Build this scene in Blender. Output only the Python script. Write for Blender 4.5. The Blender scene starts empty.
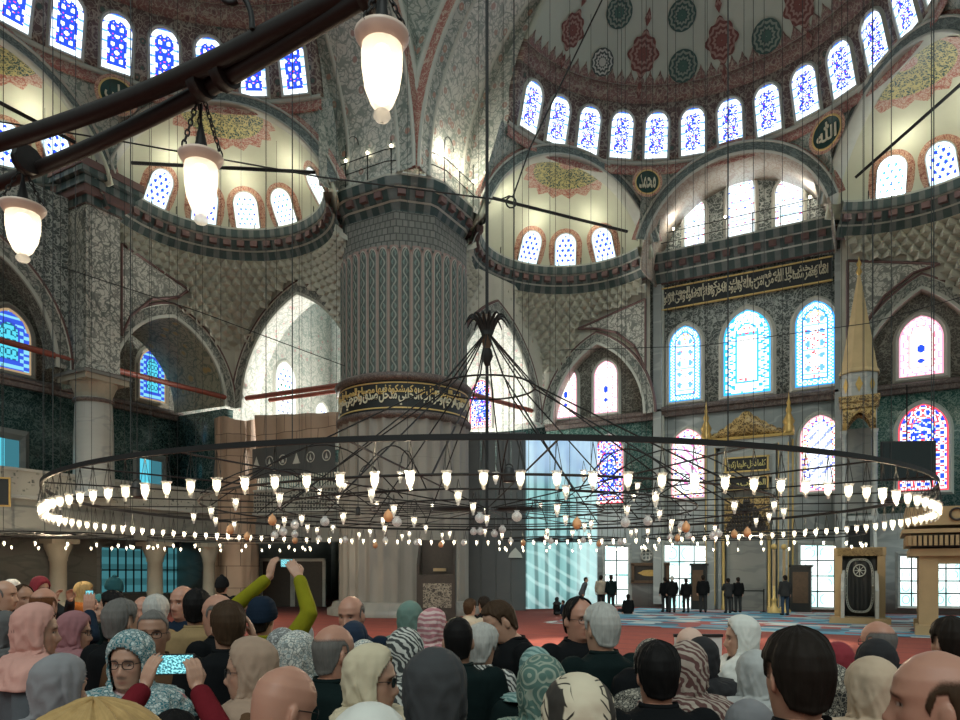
import bpy, bmesh, math, random
import numpy as np
from mathutils import Vector, Matrix, noise as mnoise
random.seed(7); RNG=np.random.default_rng(7)
pi=math.pi; R=math.radians
COL=bpy.context.scene.collection
# ---------------------------------------------------------------- camera frame (used for measuring)
PSI=R(29.5); FOC=720.0; HOR=571.0; EYE=1.95
FWD=np.array([-math.sin(PSI),math.cos(PSI)]); RGT=np.array([math.cos(PSI),math.sin(PSI)])
def at(px,py,d):
    u=(px-480)/FOC; w=d*(FWD+u*RGT)
    return np.array([w[0],w[1],EYE+(HOR-py)/FOC*d])
def onY(px,py,Y):
    u=(px-480)/FOC; return at(px,py,Y/(FWD[1]+u*RGT[1]))
def onX(px,py,X):
    u=(px-480)/FOC; return at(px,py,X/(FWD[0]+u*RGT[0]))
# ---------------------------------------------------------------- object helpers
def tag(o,label=None,cat=None,group=None,kind=None):
    if label: o['label']=label
    if cat: o['category']=cat
    if group: o['group']=group
    if kind: o['kind']=kind
    return o
def link(o,parent=None):
    COL.objects.link(o)
    if parent is not None: o.parent=parent
    return o
def empty(name,loc=(0,0,0),rz=0.0,parent=None):
    o=bpy.data.objects.new(name,None); o.empty_display_size=.1
    o.location=tuple(float(c) for c in loc); o.rotation_euler=(0,0,rz)
    return link(o,parent)
def kids(o): return [c for c in COL.objects if c.parent==o]
class MB:
    """collects shapes with metric uv and builds ONE mesh object"""
    def __init__(s): s.v=[]; s.uv=[]; s.f=[]; s.mi=[]; s.sm=[]; s.col=[]; s.n=0
    def add(s,V,F,UV=None,mi=0,smooth=True):
        V=np.asarray(V,float).reshape(-1,3)
        if UV is None: UV=np.c_[V[:,0]+V[:,1],V[:,2]]
        s.v.append(V); s.uv.append(np.asarray(UV,float).reshape(-1,2))
        n=s.n
        s.f+= [tuple(int(i)+n for i in q) for q in F]
        k=len(F); s.mi+=[mi]*k; s.sm+=[smooth]*k; s.n+=len(V); return s
    def grid(s,P,UV=None,mi=0,wu=False,wv=False,flip=False,keep=None,smooth=True):
        P=np.asarray(P,float); nu,nv=P.shape[:2]; F=[]
        for i in range(nu if wu else nu-1):
            for j in range(nv if wv else nv-1):
                if keep is not None and not keep[i,j]: continue
                a=i*nv+j; b=((i+1)%nu)*nv+j; c=((i+1)%nu)*nv+(j+1)%nv; d=i*nv+(j+1)%nv
                F.append((d,c,b,a) if flip else (a,b,c,d))
        return s.add(P.reshape(-1,3),F,None if UV is None else np.asarray(UV).reshape(-1,2),mi,smooth)
    def box(s,c,d,rz=0.0,mi=0,M=None):
        c=np.asarray(c,float); h=np.asarray(d,float)/2
        V=np.array([[x,y,z] for x in(-1,1) for y in(-1,1) for z in(-1,1)],float)*h
        if M is not None: V=V@np.asarray(M).T
        elif rz: 
            k,q=math.cos(rz),math.sin(rz); V=V@np.array([[k,q,0],[-q,k,0],[0,0,1]])
        V=V+c
        Q=[(0,1,3,2),(4,6,7,5),(0,4,5,1),(2,3,7,6),(0,2,6,4),(1,5,7,3)]
        VV=[];FF=[];UV=[]
        for q in Q:
            n=len(VV); p=V[list(q)]; e1=np.linalg.norm(p[1]-p[0]); e2=np.linalg.norm(p[3]-p[0])
            VV+=list(p); UV+=[(0,0),(0,e1),(e2,e1),(e2,0)] ; FF.append((n,n+1,n+2,n+3))
        # welded version keeps solids closed
        return s.add(V,Q,None,mi,False)
    def tube(s,pts,r,n=8,mi=0,closed=False,cap=True):
        P=np.asarray(pts,float); m=len(P); r=np.broadcast_to(np.asarray(r,float),(m,))
        T=np.gradient(P,axis=0) if not closed else np.roll(P,-1,0)-np.roll(P,1,0)
        T/=np.linalg.norm(T,axis=1)[:,None]+1e-12
        up=np.array([0,0,1.0]) if abs(T[0][2])<.9 else np.array([1.0,0,0])
        rings=[];N=np.cross(T[0],up);N/=np.linalg.norm(N)
        for i in range(m):
            N=N-T[i]*(N@T[i]); N/=np.linalg.norm(N)+1e-12; B=np.cross(T[i],N)
            a=np.linspace(0,2*pi,n,endpoint=False)
            rings.append(P[i]+r[i]*(np.cos(a)[:,None]*N+np.sin(a)[:,None]*B))
        L=np.r_[0,np.cumsum(np.linalg.norm(np.diff(P,axis=0),axis=1))]
        G=np.array(rings); UV=np.zeros((m,n,2)); UV[:,:,0]=L[:,None]; UV[:,:,1]=np.linspace(0,1,n)[None]*2*pi*r.max()
        base=s.n; s.grid(G,UV,mi,wu=closed,wv=True)
        if cap and not closed:
            s.f+=[tuple(base+i for i in range(n-1,-1,-1)),tuple(base+(m-1)*n+i for i in range(n))]; s.mi+=[mi,mi]; s.sm+=[False,False]
        return s
    def chain(s,pts,rad,n=10,mi=0):
        """tapered limb with round ends"""
        P=[np.asarray(p,float) for p in pts]; rr=list(rad); Q=[];q=[]
        d=P[0]-P[1]; d/=np.linalg.norm(d)+1e-9
        for a in (80,50,25): Q.append(P[0]+d*rr[0]*math.sin(R(a))); q.append(rr[0]*math.cos(R(a)))
        for i in range(len(P)-1):
            k=4
            for j in range(k): t=j/k; Q.append(P[i]*(1-t)+P[i+1]*t); q.append(rr[i]*(1-t)+rr[i+1]*t)
        Q.append(P[-1]); q.append(rr[-1]); d=P[-1]-P[-2]; d/=np.linalg.norm(d)+1e-9
        for a in (25,50,80): Q.append(P[-1]+d*rr[-1]*math.sin(R(a))); q.append(rr[-1]*math.cos(R(a)))
        return s.tube(Q,q,n,mi)
    def lathe(s,prof,c=(0,0,0),n=24,mi=0,a0=0,a1=2*pi,smooth=True):
        prof=np.asarray(prof,float); full=abs(a1-a0-2*pi)<1e-6
        a=np.linspace(a0,a1,n,endpoint=not full); G=np.zeros((len(prof),n,3)); UV=np.zeros((len(prof),n,2))
        G[:,:,0]=c[0]+prof[:,0:1]*np.cos(a); G[:,:,1]=c[1]+prof[:,0:1]*np.sin(a); G[:,:,2]=c[2]+prof[:,1:2]
        L=np.r_[0,np.cumsum(np.linalg.norm(np.diff(prof,axis=0),axis=1))]
        UV[:,:,0]=a*max(prof[:,0].max(),1e-3); UV[:,:,1]=L[:,None]
        return s.grid(G,UV,mi,wv=full,smooth=smooth)
    def mesh(s,name,mats):
        me=bpy.data.meshes.new(name); V=np.concatenate(s.v) if s.v else np.zeros((0,3)); UV=np.concatenate(s.uv)
        me.from_pydata(V.tolist(),[],s.f)
        if not isinstance(mats,(list,tuple)): mats=[mats]
        for m in mats: me.materials.append(m)
        me.polygons.foreach_set('material_index',s.mi); me.polygons.foreach_set('use_smooth',s.sm)
        uvl=me.uv_layers.new(name='UVMap'); idx=np.zeros(len(me.loops),int); me.loops.foreach_get('vertex_index',idx)
        uvl.data.foreach_set('uv',UV[idx].astype(np.float32).ravel()); me.update(); return me
    def build(s,name,mats,parent=None,kind=None,loc=None,rz=0):
        o=bpy.data.objects.new(name,s.mesh(name,mats)); link(o,parent)
        if loc is not None: o.location=tuple(float(c) for c in loc)
        o.rotation_euler=(0,0,rz)
        if kind: o['kind']=kind
        return o
def struct(name,mb,mats,parent=None):
    return mb.build(name,mats,parent,None if parent else 'structure')
def solid(o,t,off=0):
    m=o.modifiers.new('thick','SOLIDIFY'); m.thickness=t; m.offset=off; return o
# ---------------------------------------------------------------- material mini language
class NT:
    def __init__(s,name):
        s.m=bpy.data.materials.new(name); s.m.use_nodes=True; s.t=s.m.node_tree; s.t.nodes.clear()
        s.out=s.t.nodes.new('ShaderNodeOutputMaterial')
    def nd(s,typ,**k):
        n=s.t.nodes.new(typ)
        for a,b in k.items(): setattr(n,a,b)
        return n
    def put(s,sock,val):
        if isinstance(val,bpy.types.NodeSocket): s.t.links.new(val,sock)
        elif val is not None:
            if hasattr(sock.default_value,'__len__') and not isinstance(val,(int,float)):
                val=tuple(val); 
                if len(sock.default_value)==4 and len(val)==3: val=val+(1,)
                sock.default_value=val
            elif hasattr(sock.default_value,'__len__'): sock.default_value=(val,)*len(sock.default_value)
            else: sock.default_value=val
    def coord(s,which='Object',scale=None,warp=0,wscale=1):
        c=s.nd('ShaderNodeTexCoord').outputs[which]
        if scale is not None:
            mp=s.nd('ShaderNodeMapping'); s.put(mp.inputs['Vector'],c); s.put(mp.inputs['Scale'],scale if hasattr(scale,'__len__') else (scale,)*3); c=mp.outputs[0]
        if warp:
            nz=s.nd('ShaderNodeTexNoise'); s.put(nz.inputs['Vector'],c); nz.inputs['Scale'].default_value=wscale; nz.inputs['Detail'].default_value=2
            a=s.nd('ShaderNodeVectorMath',operation='SUBTRACT'); s.put(a.inputs[0],nz.outputs['Color']); a.inputs[1].default_value=(.5,.5,.5)
            b=s.nd('ShaderNodeVectorMath',operation='SCALE'); s.put(b.inputs[0],a.outputs[0]); b.inputs['Scale'].default_value=warp
            d=s.nd('ShaderNodeVectorMath',operation='ADD'); s.put(d.inputs[0],c); s.put(d.inputs[1],b.outputs[0]); c=d.outputs[0]
        return c
    def noise(s,vec,scale,detail=3,rough=.5):
        n=s.nd('ShaderNodeTexNoise'); s.put(n.inputs['Vector'],vec); n.inputs['Scale'].default_value=scale; n.inputs['Detail'].default_value=detail; n.inputs['Roughness'].default_value=rough
        return n.outputs['Fac']
    def voro(s,vec,scale,feature='F1',rand=1.0,out='Distance',metric='EUCLIDEAN'):
        n=s.nd('ShaderNodeTexVoronoi',feature=feature)
        if feature!='DISTANCE_TO_EDGE': n.distance=metric
        s.put(n.inputs['Vector'],vec); n.inputs['Scale'].default_value=scale; n.inputs['Randomness'].default_value=rand
        return n.outputs[out]
    def wave(s,vec,scale,dist=0,detail=2,typ='BANDS',direction='X',profile='SIN',dscale=1):
        n=s.nd('ShaderNodeTexWave',wave_type=typ,wave_profile=profile)
        if typ=='BANDS': n.bands_direction=direction
        s.put(n.inputs['Vector'],vec); n.inputs['Scale'].default_value=scale; n.inputs['Distortion'].default_value=dist; n.inputs['Detail'].default_value=detail; n.inputs['Detail Scale'].default_value=dscale
        return n.outputs['Fac']
    def brick(s,vec,scale,c1,c2,mortar,w=.5,h=.25,ms=.02):
        n=s.nd('ShaderNodeTexBrick'); s.put(n.inputs['Vector'],vec); s.put(n.inputs['Color1'],c1); s.put(n.inputs['Color2'],c2); s.put(n.inputs['Mortar'],mortar)
        n.inputs['Scale'].default_value=scale; n.inputs['Mortar Size'].default_value=ms; n.inputs['Brick Width'].default_value=w; n.inputs['Row Height'].default_value=h
        return n.outputs['Color']
    def math(s,op,a,b=0.0,c=None):
        n=s.nd('ShaderNodeMath',operation=op); s.put(n.inputs[0],a); s.put(n.inputs[1],b)
        if c is not None: s.put(n.inputs[2],c)
        return n.outputs[0]
    def sep(s,vec):
        n=s.nd('ShaderNodeSeparateXYZ'); s.put(n.inputs[0],vec); return n.outputs
    def step(s,x,lo,hi):
        n=s.nd('ShaderNodeMapRange',interpolation_type='SMOOTHSTEP'); s.put(n.inputs['Value'],x); n.inputs['From Min'].default_value=lo; n.inputs['From Max'].default_value=hi
        return n.outputs['Result']
    def mix(s,fac,a,b,mode='MIX'):
        n=s.nd('ShaderNodeMix',data_type='RGBA',blend_type=mode); s.put(n.inputs['Factor'],fac); s.put(n.inputs['A'] if 0 else n.inputs[6],a); s.put(n.inputs[7],b)
        return n.outputs[2]
    def attr(s,name): return s.nd('ShaderNodeAttribute',attribute_name=name).outputs['Color']
    def bump(s,h,strength=.3,dist=.02):
        n=s.nd('ShaderNodeBump'); s.put(n.inputs['Height'],h); n.inputs['Strength'].default_value=strength; n.inputs['Distance'].default_value=dist; return n.outputs['Normal']
    def done(s,color,rough=.7,metal=0.0,normal=None,emit=None,estr=0.0,**kw):
        b=s.nd('ShaderNodeBsdfPrincipled'); s.put(b.inputs['Base Color'],color); s.put(b.inputs['Roughness'],rough); s.put(b.inputs['Metallic'],metal)
        if normal is not None: s.put(b.inputs['Normal'],normal)
        if emit is not None: s.put(b.inputs['Emission Color'],emit); s.put(b.inputs['Emission Strength'],estr)
        for k,v in kw.items(): s.put(b.inputs[k.replace('_',' ')],v)
        s.t.links.new(b.outputs[0],s.out.inputs[0]); return s.m
def plain(name,c,rough=.6,metal=0.0,nscale=0,namt=.15,**kw):
    n=NT(name)
    if nscale:
        f=n.noise(n.coord(),nscale,4); col=n.mix(f,[x*(1-namt) for x in c],[min(1,x*(1+namt)) for x in c])
        return n.done(col,rough,metal,n.bump(f,.15,.01),**kw)
    return n.done(c,rough,metal,**kw)
def arab(name,bg,line,flower,scale=2.0,lw=.09,fr=.22,rough=.55,warp=.35,rand=.75,which='UV',extra=None,fl2=None):
    """painted or glazed arabesque: curling stems, rosettes and leaves"""
    n=NT(name); v=n.coord(which,scale,warp*.5,1.7)
    v2=n.coord(which,scale,.9,.9)
    k1=n.math('ABSOLUTE',n.math('SUBTRACT',n.noise(v2,1.15,1.2,.4),.5)); k2=n.math('ABSOLUTE',n.math('SUBTRACT',n.noise(v,2.1,0,.4),.47))
    d=n.voro(v,.9,'F1',rand); d2=n.voro(v,2.6,'F1',1.0)
    stem=n.math('MAXIMUM',n.step(k1,lw*.33,lw*.16),n.math('MULTIPLY',n.step(k2,lw*.36,lw*.2),.75)); ros=n.step(d,fr,fr*.75); leaf=n.step(d2,.34,.22)
    ring=n.math('MULTIPLY',n.step(d,fr*1.75,fr*1.5),n.step(d,fr*1.25,fr*1.4))
    c=n.mix(n.math('MULTIPLY',leaf,.6),bg,line); c=n.mix(stem,c,line); c=n.mix(n.math('MULTIPLY',ring,.8),c,line)
    c=n.mix(ros,c,flower)
    if fl2 is not None: c=n.mix(n.step(d,fr*.45,fr*.3),c,fl2)
    big=n.noise(n.coord('Object'),.35,3); c=n.mix(n.math('MULTIPLY',big,.5),c,[x*.6 for x in bg])
    if extra: c=extra(n,c)
    return n.done(c,rough)
# ---------------------------------------------------------------- materials of the building
M={}
def marble(name,c,v,scale=.5,rough=.35,which='Object',vx=(1,1,3)):
    n=NT(name); p=n.coord(which,vx,.9,.5); f=n.noise(p,scale,8,.62); g=n.noise(p,scale*.6,3,.5); k=n.math('ABSOLUTE',n.math('SUBTRACT',g,.5))
    sl=n.brick(n.coord('UV'),1.0,(0,0,0),(.25,.25,.25),(1,1,1),2.4,3.4,.012)
    c1=n.mix(f,[x*.72 for x in c],[x*1.1 for x in c]); c1=n.mix(n.math('MULTIPLY',n.step(k,.028,.004),.5),c1,v); c1=n.mix(n.math('MULTIPLY',sl,.35),c1,[x*.5 for x in c])
    return n.done(c1,rough,0,n.bump(f,.05,.01))
M['marble']=marble('grey_marble',(.42,.43,.40),(.24,.26,.26))
M['marble_dark']=marble('dark_grey_marble',(.24,.245,.225),(.13,.14,.14))  # grey marble again, in a darker tone
M['marble_wall']=marble('grey_veined_wall_marble',(.34,.37,.36),(.52,.54,.52),.35)
M['pillar_low']=marble('pillar_marble',(.28,.26,.225),(.17,.16,.145),.4,.45,'Object',(1.2,1.2,.35))
def stone(name,c,scale=1.2):
    n=NT(name); p=n.coord(); f=n.noise(p,scale,5); g=n.noise(p,14,3)
    col=n.mix(f,[x*.68 for x in c],[x*1.12 for x in c]); return n.done(col,.8,0,n.bump(g,.2,.01))
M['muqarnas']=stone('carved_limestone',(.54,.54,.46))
M['muqarnas_dark']=stone('dark_carved_limestone',(.19,.185,.16))  # the carved limestone in a darker tone
M['stone']=stone('pale_stone',(.36,.33,.26))
M['capital']=stone('greenish_capital_stone',(.2,.205,.19))
def plaster(name,c):
    n=NT(name); p=n.coord(); f=n.noise(p,.5,6,.6); g=n.noise(p,2.5,4)
    col=n.mix(f,[x*.74 for x in c],[x*1.1 for x in c]); col=n.mix(n.math('MULTIPLY',g,.25),col,[x*.8 for x in c]); return n.done(col,.85)
M['plaster']=plaster('cream_plaster',(.58,.61,.48))
M['plaster_dome']=plaster('grey_green_plaster',(.43,.48,.41))
M['plaster_pale']=plaster('pale_plaster',(.55,.55,.49))
M['arch_dark']=arab('grey_green_arch_paint',(.10,.13,.125),(.24,.29,.27),(.16,.22,.21),1.6)
M['arch_light']=plain('pale_arch_moulding',(.43,.45,.40),.7,0,3)
M['arch_peach']=arab('peach_arch_paint',(.46,.41,.34),(.34,.25,.2),(.4,.32,.26),2.2)
M['drum']=arab('maroon_drum_paint',(.115,.07,.066),(.40,.36,.30),(.055,.11,.09),2.2,.08,.27,fl2=(.3,.2,.16))
M['fringe']=arab('maroon_scroll_paint',(.19,.10,.09),(.36,.33,.26),(.12,.06,.06),3.0)
M['spandrel']=arab('green_spandrel_paint',(.46,.51,.46),(.13,.20,.18),(.17,.24,.21),2.6,.1,.2)
M['redband']=arab('red_scroll_band',(.33,.13,.11),(.56,.47,.38),(.52,.38,.3),3.2)
M['pend']=arab('floral_pendentive_paint',(.45,.47,.42),(.12,.17,.15),(.36,.17,.12),1.9,.14,.27,fl2=(.45,.38,.26))
M['pend_light']=arab('pale_floral_arch_paint',(.62,.63,.57),(.22,.27,.24),(.36,.20,.17),2.0,.14,.28,fl2=(.5,.48,.4))
M['vault_white']=arab('white_floral_vault_paint',(.72,.72,.67),(.34,.42,.38),(.58,.34,.32),2.1,.12,.22,fl2=(.4,.5,.55))
M['tilewall']=arab('grey_floral_wall_paint',(.075,.095,.09),(.50,.54,.50),(.26,.30,.28),2.7,.12,.24)
M['tilewall2']=arab('brown_floral_wall_paint',(.10,.10,.085),(.36,.37,.31),(.17,.16,.13),3.0,.09,.2)
M['panel']=arab('carved_floral_panel',(.52,.52,.46),(.09,.105,.095),(.16,.17,.155),2.3,.16,.22)
M['greentile']=arab('dark_green_iznik_tile',(.016,.05,.048),(.15,.22,.20),(.05,.095,.10),3.2,.1,.24,.25)
M['tealtile']=arab('teal_iznik_tile',(.035,.10,.085),(.22,.31,.27),(.10,.19,.18),3.2,.1,.24,.25)
M['trim_paint']=arab('maroon_trim_paint',(.085,.06,.055),(.19,.155,.13),(.13,.12,.11),3.5)
def cornice():
    n=NT('blue_green_cornice_paint'); uv=n.coord('UV'); x,y,z=n.sep(uv)
    a=n.math('FRACT',n.math('MULTIPLY',x,1.6)); b=n.math('ABSOLUTE',n.math('SUBTRACT',a,.5))
    m=n.step(b,.30,.26); f=n.noise(n.coord(),6,4); c=n.mix(f,(.085,.10,.10),(.16,.185,.175)); c=n.mix(m,c,n.mix(f,(.02,.045,.045),(.05,.085,.08)))
    return n.done(c,.6)
M['cornice']=cornice()
M['cornice_line']=plain('maroon_cornice_line',(.13,.075,.07),.7,0,4)
M['iron']=plain('black_iron',(.006,.006,.006),.6,.2,20)
M['rust']=plain('rusty_iron',(.012,.008,.007),.55,.3,25,.6)
M['wire']=plain('dark_wire',(.016,.018,.017),.6,.2)
M['redwood']=plain('red_painted_timber',(.22,.05,.03),.6,0,8)
M['gold']=plain('gilding',(.52,.34,.11),.38,.55,12,.25)
M['goldmat']=plain('gold_paint',(.62,.44,.16),.5,.2)
M['goldcarve']=arab('gilded_carving',(.13,.075,.02),(.60,.42,.16),(.62,.45,.18),3.0,.16,.22,.4)
M['black']=plain('black_ground',(.008,.010,.010),.5)
M['greenground']=plain('dark_green_roundel_ground',(.012,.055,.045),.5)
M['cream_letter']=plain('cream_lettering',(.62,.58,.42),.6)
M['yellow_letter']=plain('yellow_lettering',(.60,.52,.20),.6)
M['darkwood']=plain('dark_carved_wood',(.025,.018,.013),.5,0,10,.4)
M['woodbrown']=plain('brown_wood',(.09,.05,.025),.5,0,9,.4)
M['goldstone']=stone('honey_coloured_stone',(.38,.27,.14),2)
M['spire']=stone('gilded_spire_plaster',(.56,.42,.22),2)
def carpet():
    n=NT('red_carpet'); p=n.coord(); x,y,z=n.sep(p); w=n.math('FRACT',n.math('MULTIPLY',y,.8)); line=n.step(n.math('ABSOLUTE',n.math('SUBTRACT',w,.5)),.42,.47)
    f=n.noise(p,3,4); g=n.noise(p,60,2); c=n.mix(f,(.21,.03,.018),(.34,.058,.034)); c=n.mix(n.math('MULTIPLY',line,.6),c,(.16,.03,.025))
    return n.done(c,.95,0,n.bump(g,.3,.005))
M['carpet']=carpet()
def bluecarpet():
    n=NT('blue_patterned_carpet'); p=n.coord('Object',(1.0,1.6,1),.3,1.2); a=n.voro(p,1.1,'F1',.5,'Color'); s=n.sep(a); f=n.noise(p,7,3)
    c=n.mix(n.step(s[0],.45,.5),(.035,.11,.17),(.46,.52,.52)); c=n.mix(n.step(s[1],.62,.66),c,(.10,.30,.42)); c=n.mix(n.step(s[2],.72,.76),c,(.30,.06,.05)); c=n.mix(n.math('MULTIPLY',f,.4),c,(.05,.08,.1))
    return n.done(c,.95)
M['bluecarpet']=bluecarpet()
def cloth(name,c,scale=90,rough=.9,amt=.25):
    n=NT(name); p=n.coord(); f=n.noise(p,9,4); g=n.noise(p,scale,2); col=n.mix(f,[x*(1-amt) for x in c],[min(1,x*(1+amt)) for x in c])
    h=n.noise(n.coord('Object',(1,1,.6),.2,3),11,3); return n.done(col,rough,0,n.bump(n.math('ADD',h,n.math('MULTIPLY',g,.08)),.6,.02),Specular_IOR_Level=.06)
M['tarp']=None
def tarp():
    n=NT('brown_dust_sheet'); p=n.coord('Object',(1,1,1),.3,.8); b=n.brick(n.coord('UV'),1.0,(.50,.36,.26),(.38,.27,.19),(.15,.10,.07),1.4,1.1,.02); f=n.noise(p,1.1,5); c=n.mix(n.math('MULTIPLY',f,.4),b,(.2,.13,.09))
    return n.done(c,.75,0,n.bump(f,.5,.08))
M['tarp']=tarp()
M['greyboard']=plain('grey_hoarding_board',(.075,.08,.08),.6,0,2)
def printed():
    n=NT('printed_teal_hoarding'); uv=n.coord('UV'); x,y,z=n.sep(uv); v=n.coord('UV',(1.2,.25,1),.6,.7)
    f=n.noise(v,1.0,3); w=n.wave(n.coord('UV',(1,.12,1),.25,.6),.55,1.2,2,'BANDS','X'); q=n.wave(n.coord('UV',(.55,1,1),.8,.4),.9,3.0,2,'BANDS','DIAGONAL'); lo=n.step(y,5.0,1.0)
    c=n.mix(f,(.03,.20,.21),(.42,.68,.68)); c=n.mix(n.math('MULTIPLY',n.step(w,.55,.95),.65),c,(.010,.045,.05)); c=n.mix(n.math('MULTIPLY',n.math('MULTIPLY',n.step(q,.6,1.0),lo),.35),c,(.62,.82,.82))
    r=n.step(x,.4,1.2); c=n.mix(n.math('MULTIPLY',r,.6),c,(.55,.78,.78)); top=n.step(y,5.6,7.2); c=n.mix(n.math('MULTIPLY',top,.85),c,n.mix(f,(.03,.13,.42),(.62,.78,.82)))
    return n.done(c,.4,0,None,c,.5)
M['printed']=printed()
def glassatt(name='stained_glass',st=1.3):
    n=NT(name); c=n.attr('Col'); e=n.nd('ShaderNodeEmission'); n.put(e.inputs['Color'],c); e.inputs['Strength'].default_value=st
    n.t.links.new(e.outputs[0],n.out.inputs[0]); return n.m
M['glass']=glassatt(); M['glass_sun']=glassatt('sunlit_stained_glass',9)
def clearglass():
    n=NT('clear_lamp_glass'); tr=n.nd('ShaderNodeBsdfTransparent'); tr.inputs[0].default_value=(.97,.98,.97,1)
    gl=n.nd('ShaderNodeBsdfGlossy'); gl.inputs['Roughness'].default_value=.08
    df=n.nd('ShaderNodeBsdfTranslucent'); df.inputs[0].default_value=(.9,.92,.9,1)
    lw=n.nd('ShaderNodeLayerWeight'); lw.inputs[0].default_value=.35
    m1=n.nd('ShaderNodeMixShader'); n.put(m1.inputs[0],.55); n.t.links.new(tr.outputs[0],m1.inputs[1]); n.t.links.new(df.outputs[0],m1.inputs[2])
    m2=n.nd('ShaderNodeMixShader'); n.put(m2.inputs[0],n.math('MULTIPLY',lw.outputs['Fresnel'],.35)); n.t.links.new(m1.outputs[0],m2.inputs[1]); n.t.links.new(gl.outputs[0],m2.inputs[2])
    n.t.links.new(m2.outputs[0],n.out.inputs[0]); return n.m
M['lampglass']=clearglass()
def cutglass():
    n=NT('cut_clear_glass'); tr=n.nd('ShaderNodeBsdfTransparent'); df=n.nd('ShaderNodeBsdfDiffuse'); df.inputs[0].default_value=(.88,.92,.92,1); tl=n.nd('ShaderNodeBsdfTranslucent'); tl.inputs[0].default_value=(.9,.93,.93,1); gl=n.nd('ShaderNodeBsdfGlossy'); gl.inputs['Roughness'].default_value=.12
    f=n.step(n.voro(n.coord('Object'),70,'F1'),.25,.45)
    m0=n.nd('ShaderNodeMixShader'); m0.inputs[0].default_value=.5; n.t.links.new(df.outputs[0],m0.inputs[1]); n.t.links.new(tl.outputs[0],m0.inputs[2]); m1=n.nd('ShaderNodeMixShader'); n.put(m1.inputs[0],n.math('ADD',n.math('MULTIPLY',f,.4),.35)); n.t.links.new(tr.outputs[0],m1.inputs[1]); n.t.links.new(m0.outputs[0],m1.inputs[2])
    m2=n.nd('ShaderNodeMixShader'); m2.inputs[0].default_value=.12; n.t.links.new(m1.outputs[0],m2.inputs[1]); n.t.links.new(gl.outputs[0],m2.inputs[2]); n.t.links.new(m2.outputs[0],n.out.inputs[0]); return n.m
M['cutglass']=cutglass()
def emis(name,c,s):
    n=NT(name); e=n.nd('ShaderNodeEmission'); n.put(e.inputs[0],c); e.inputs[1].default_value=s; n.t.links.new(e.outputs[0],n.out.inputs[0]); return n.m
M['bulb']=emis('lit_lamp_bulb',(1,.83,.55),14)
M['bulb_big']=emis('lit_large_bulb',(1,.86,.66),4.2)
M['tinybulb']=emis('lit_rail_bulb',(1,.86,.62),10)
M['egg']=plain('ostrich_egg',(.62,.33,.16),.4,0,5)
M['speaker']=plain('black_speaker',(.012,.013,.014),.5)
M['screen']=plain('dark_screen',(.006,.012,.013),.25)
M['whiteboard']=plain('white_board',(.55,.55,.52),.5)
M['skin_dark']=None
# ================================================================= BUILDING
X0,Y0=-6.4,14.0                      # axis of the prayer hall, centre of the main dome
PIL=np.array([-19.4,27.2])
CQ=np.array([-6.4,27.2]); RQ=8.25    # half dome over the prayer niche
CL=np.array([-18.2,13.2]); RL=10.0   # half dome on the left
EQ=np.array([-13.4,32.4]); EL=np.array([-24.6,21.2]); ER=np.array([.6,32.4]); EM=np.array([-28.2,14.0])
RE=4.9; ZC=16.75; ZCOR=18.5; ZRING=21.9
YW=38.2; XW=-33.4; ZTRIM=10.3
TRIM=[0]; WIN=[0]
def trim(mb,mats,parent=None):
    TRIM[0]+=1; return struct('trim_%d'%TRIM[0],mb,mats,parent)
def dirv(az): return np.array([math.sin(az),math.cos(az)])   # azimuth measured from +Y towards +X
# ---------------------------------------------------------------- windows
def halfw(shape,w,h,z,k=0.0):
    """half width of the opening, inset by k, at height z"""
    a=w/2-k; top=h-k*1.1
    if z<k or z>top or a<=0: return 0.0
    if shape=='rect': return a
    if shape=='round': rise=a
    else: rise=a*1.25
    zs=top-rise
    if z<=zs: return a
    t=min(1,(z-zs)/rise)
    if shape=='round': return a*math.sqrt(max(0,1-t*t))
    r=(a*a+rise*rise)/(2*a); return max(0.0,math.sqrt(max(0,r*r-(t*rise)**2))-(r-a))
W_=(.80,.93,.98); B_=(.015,.05,.62); C_=(.10,.55,.85); R_=(.62,.05,.07); Y_=(.85,.55,.12); G_=(.05,.45,.30); K_=(.02,.02,.03); P_=(.85,.45,.60)
def hexd(x,z,a):
    best=9
    for ox,oz in((0,0),(.5,.8660254)):
        i=round(x/a-ox); j=round(z/(a*1.7320508)-oz/1.7320508)
        dx=x-(i+ox)*a; dz=z-(j*1.7320508+oz)*a; best=min(best,math.hypot(dx,dz))
    return best/a
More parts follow.
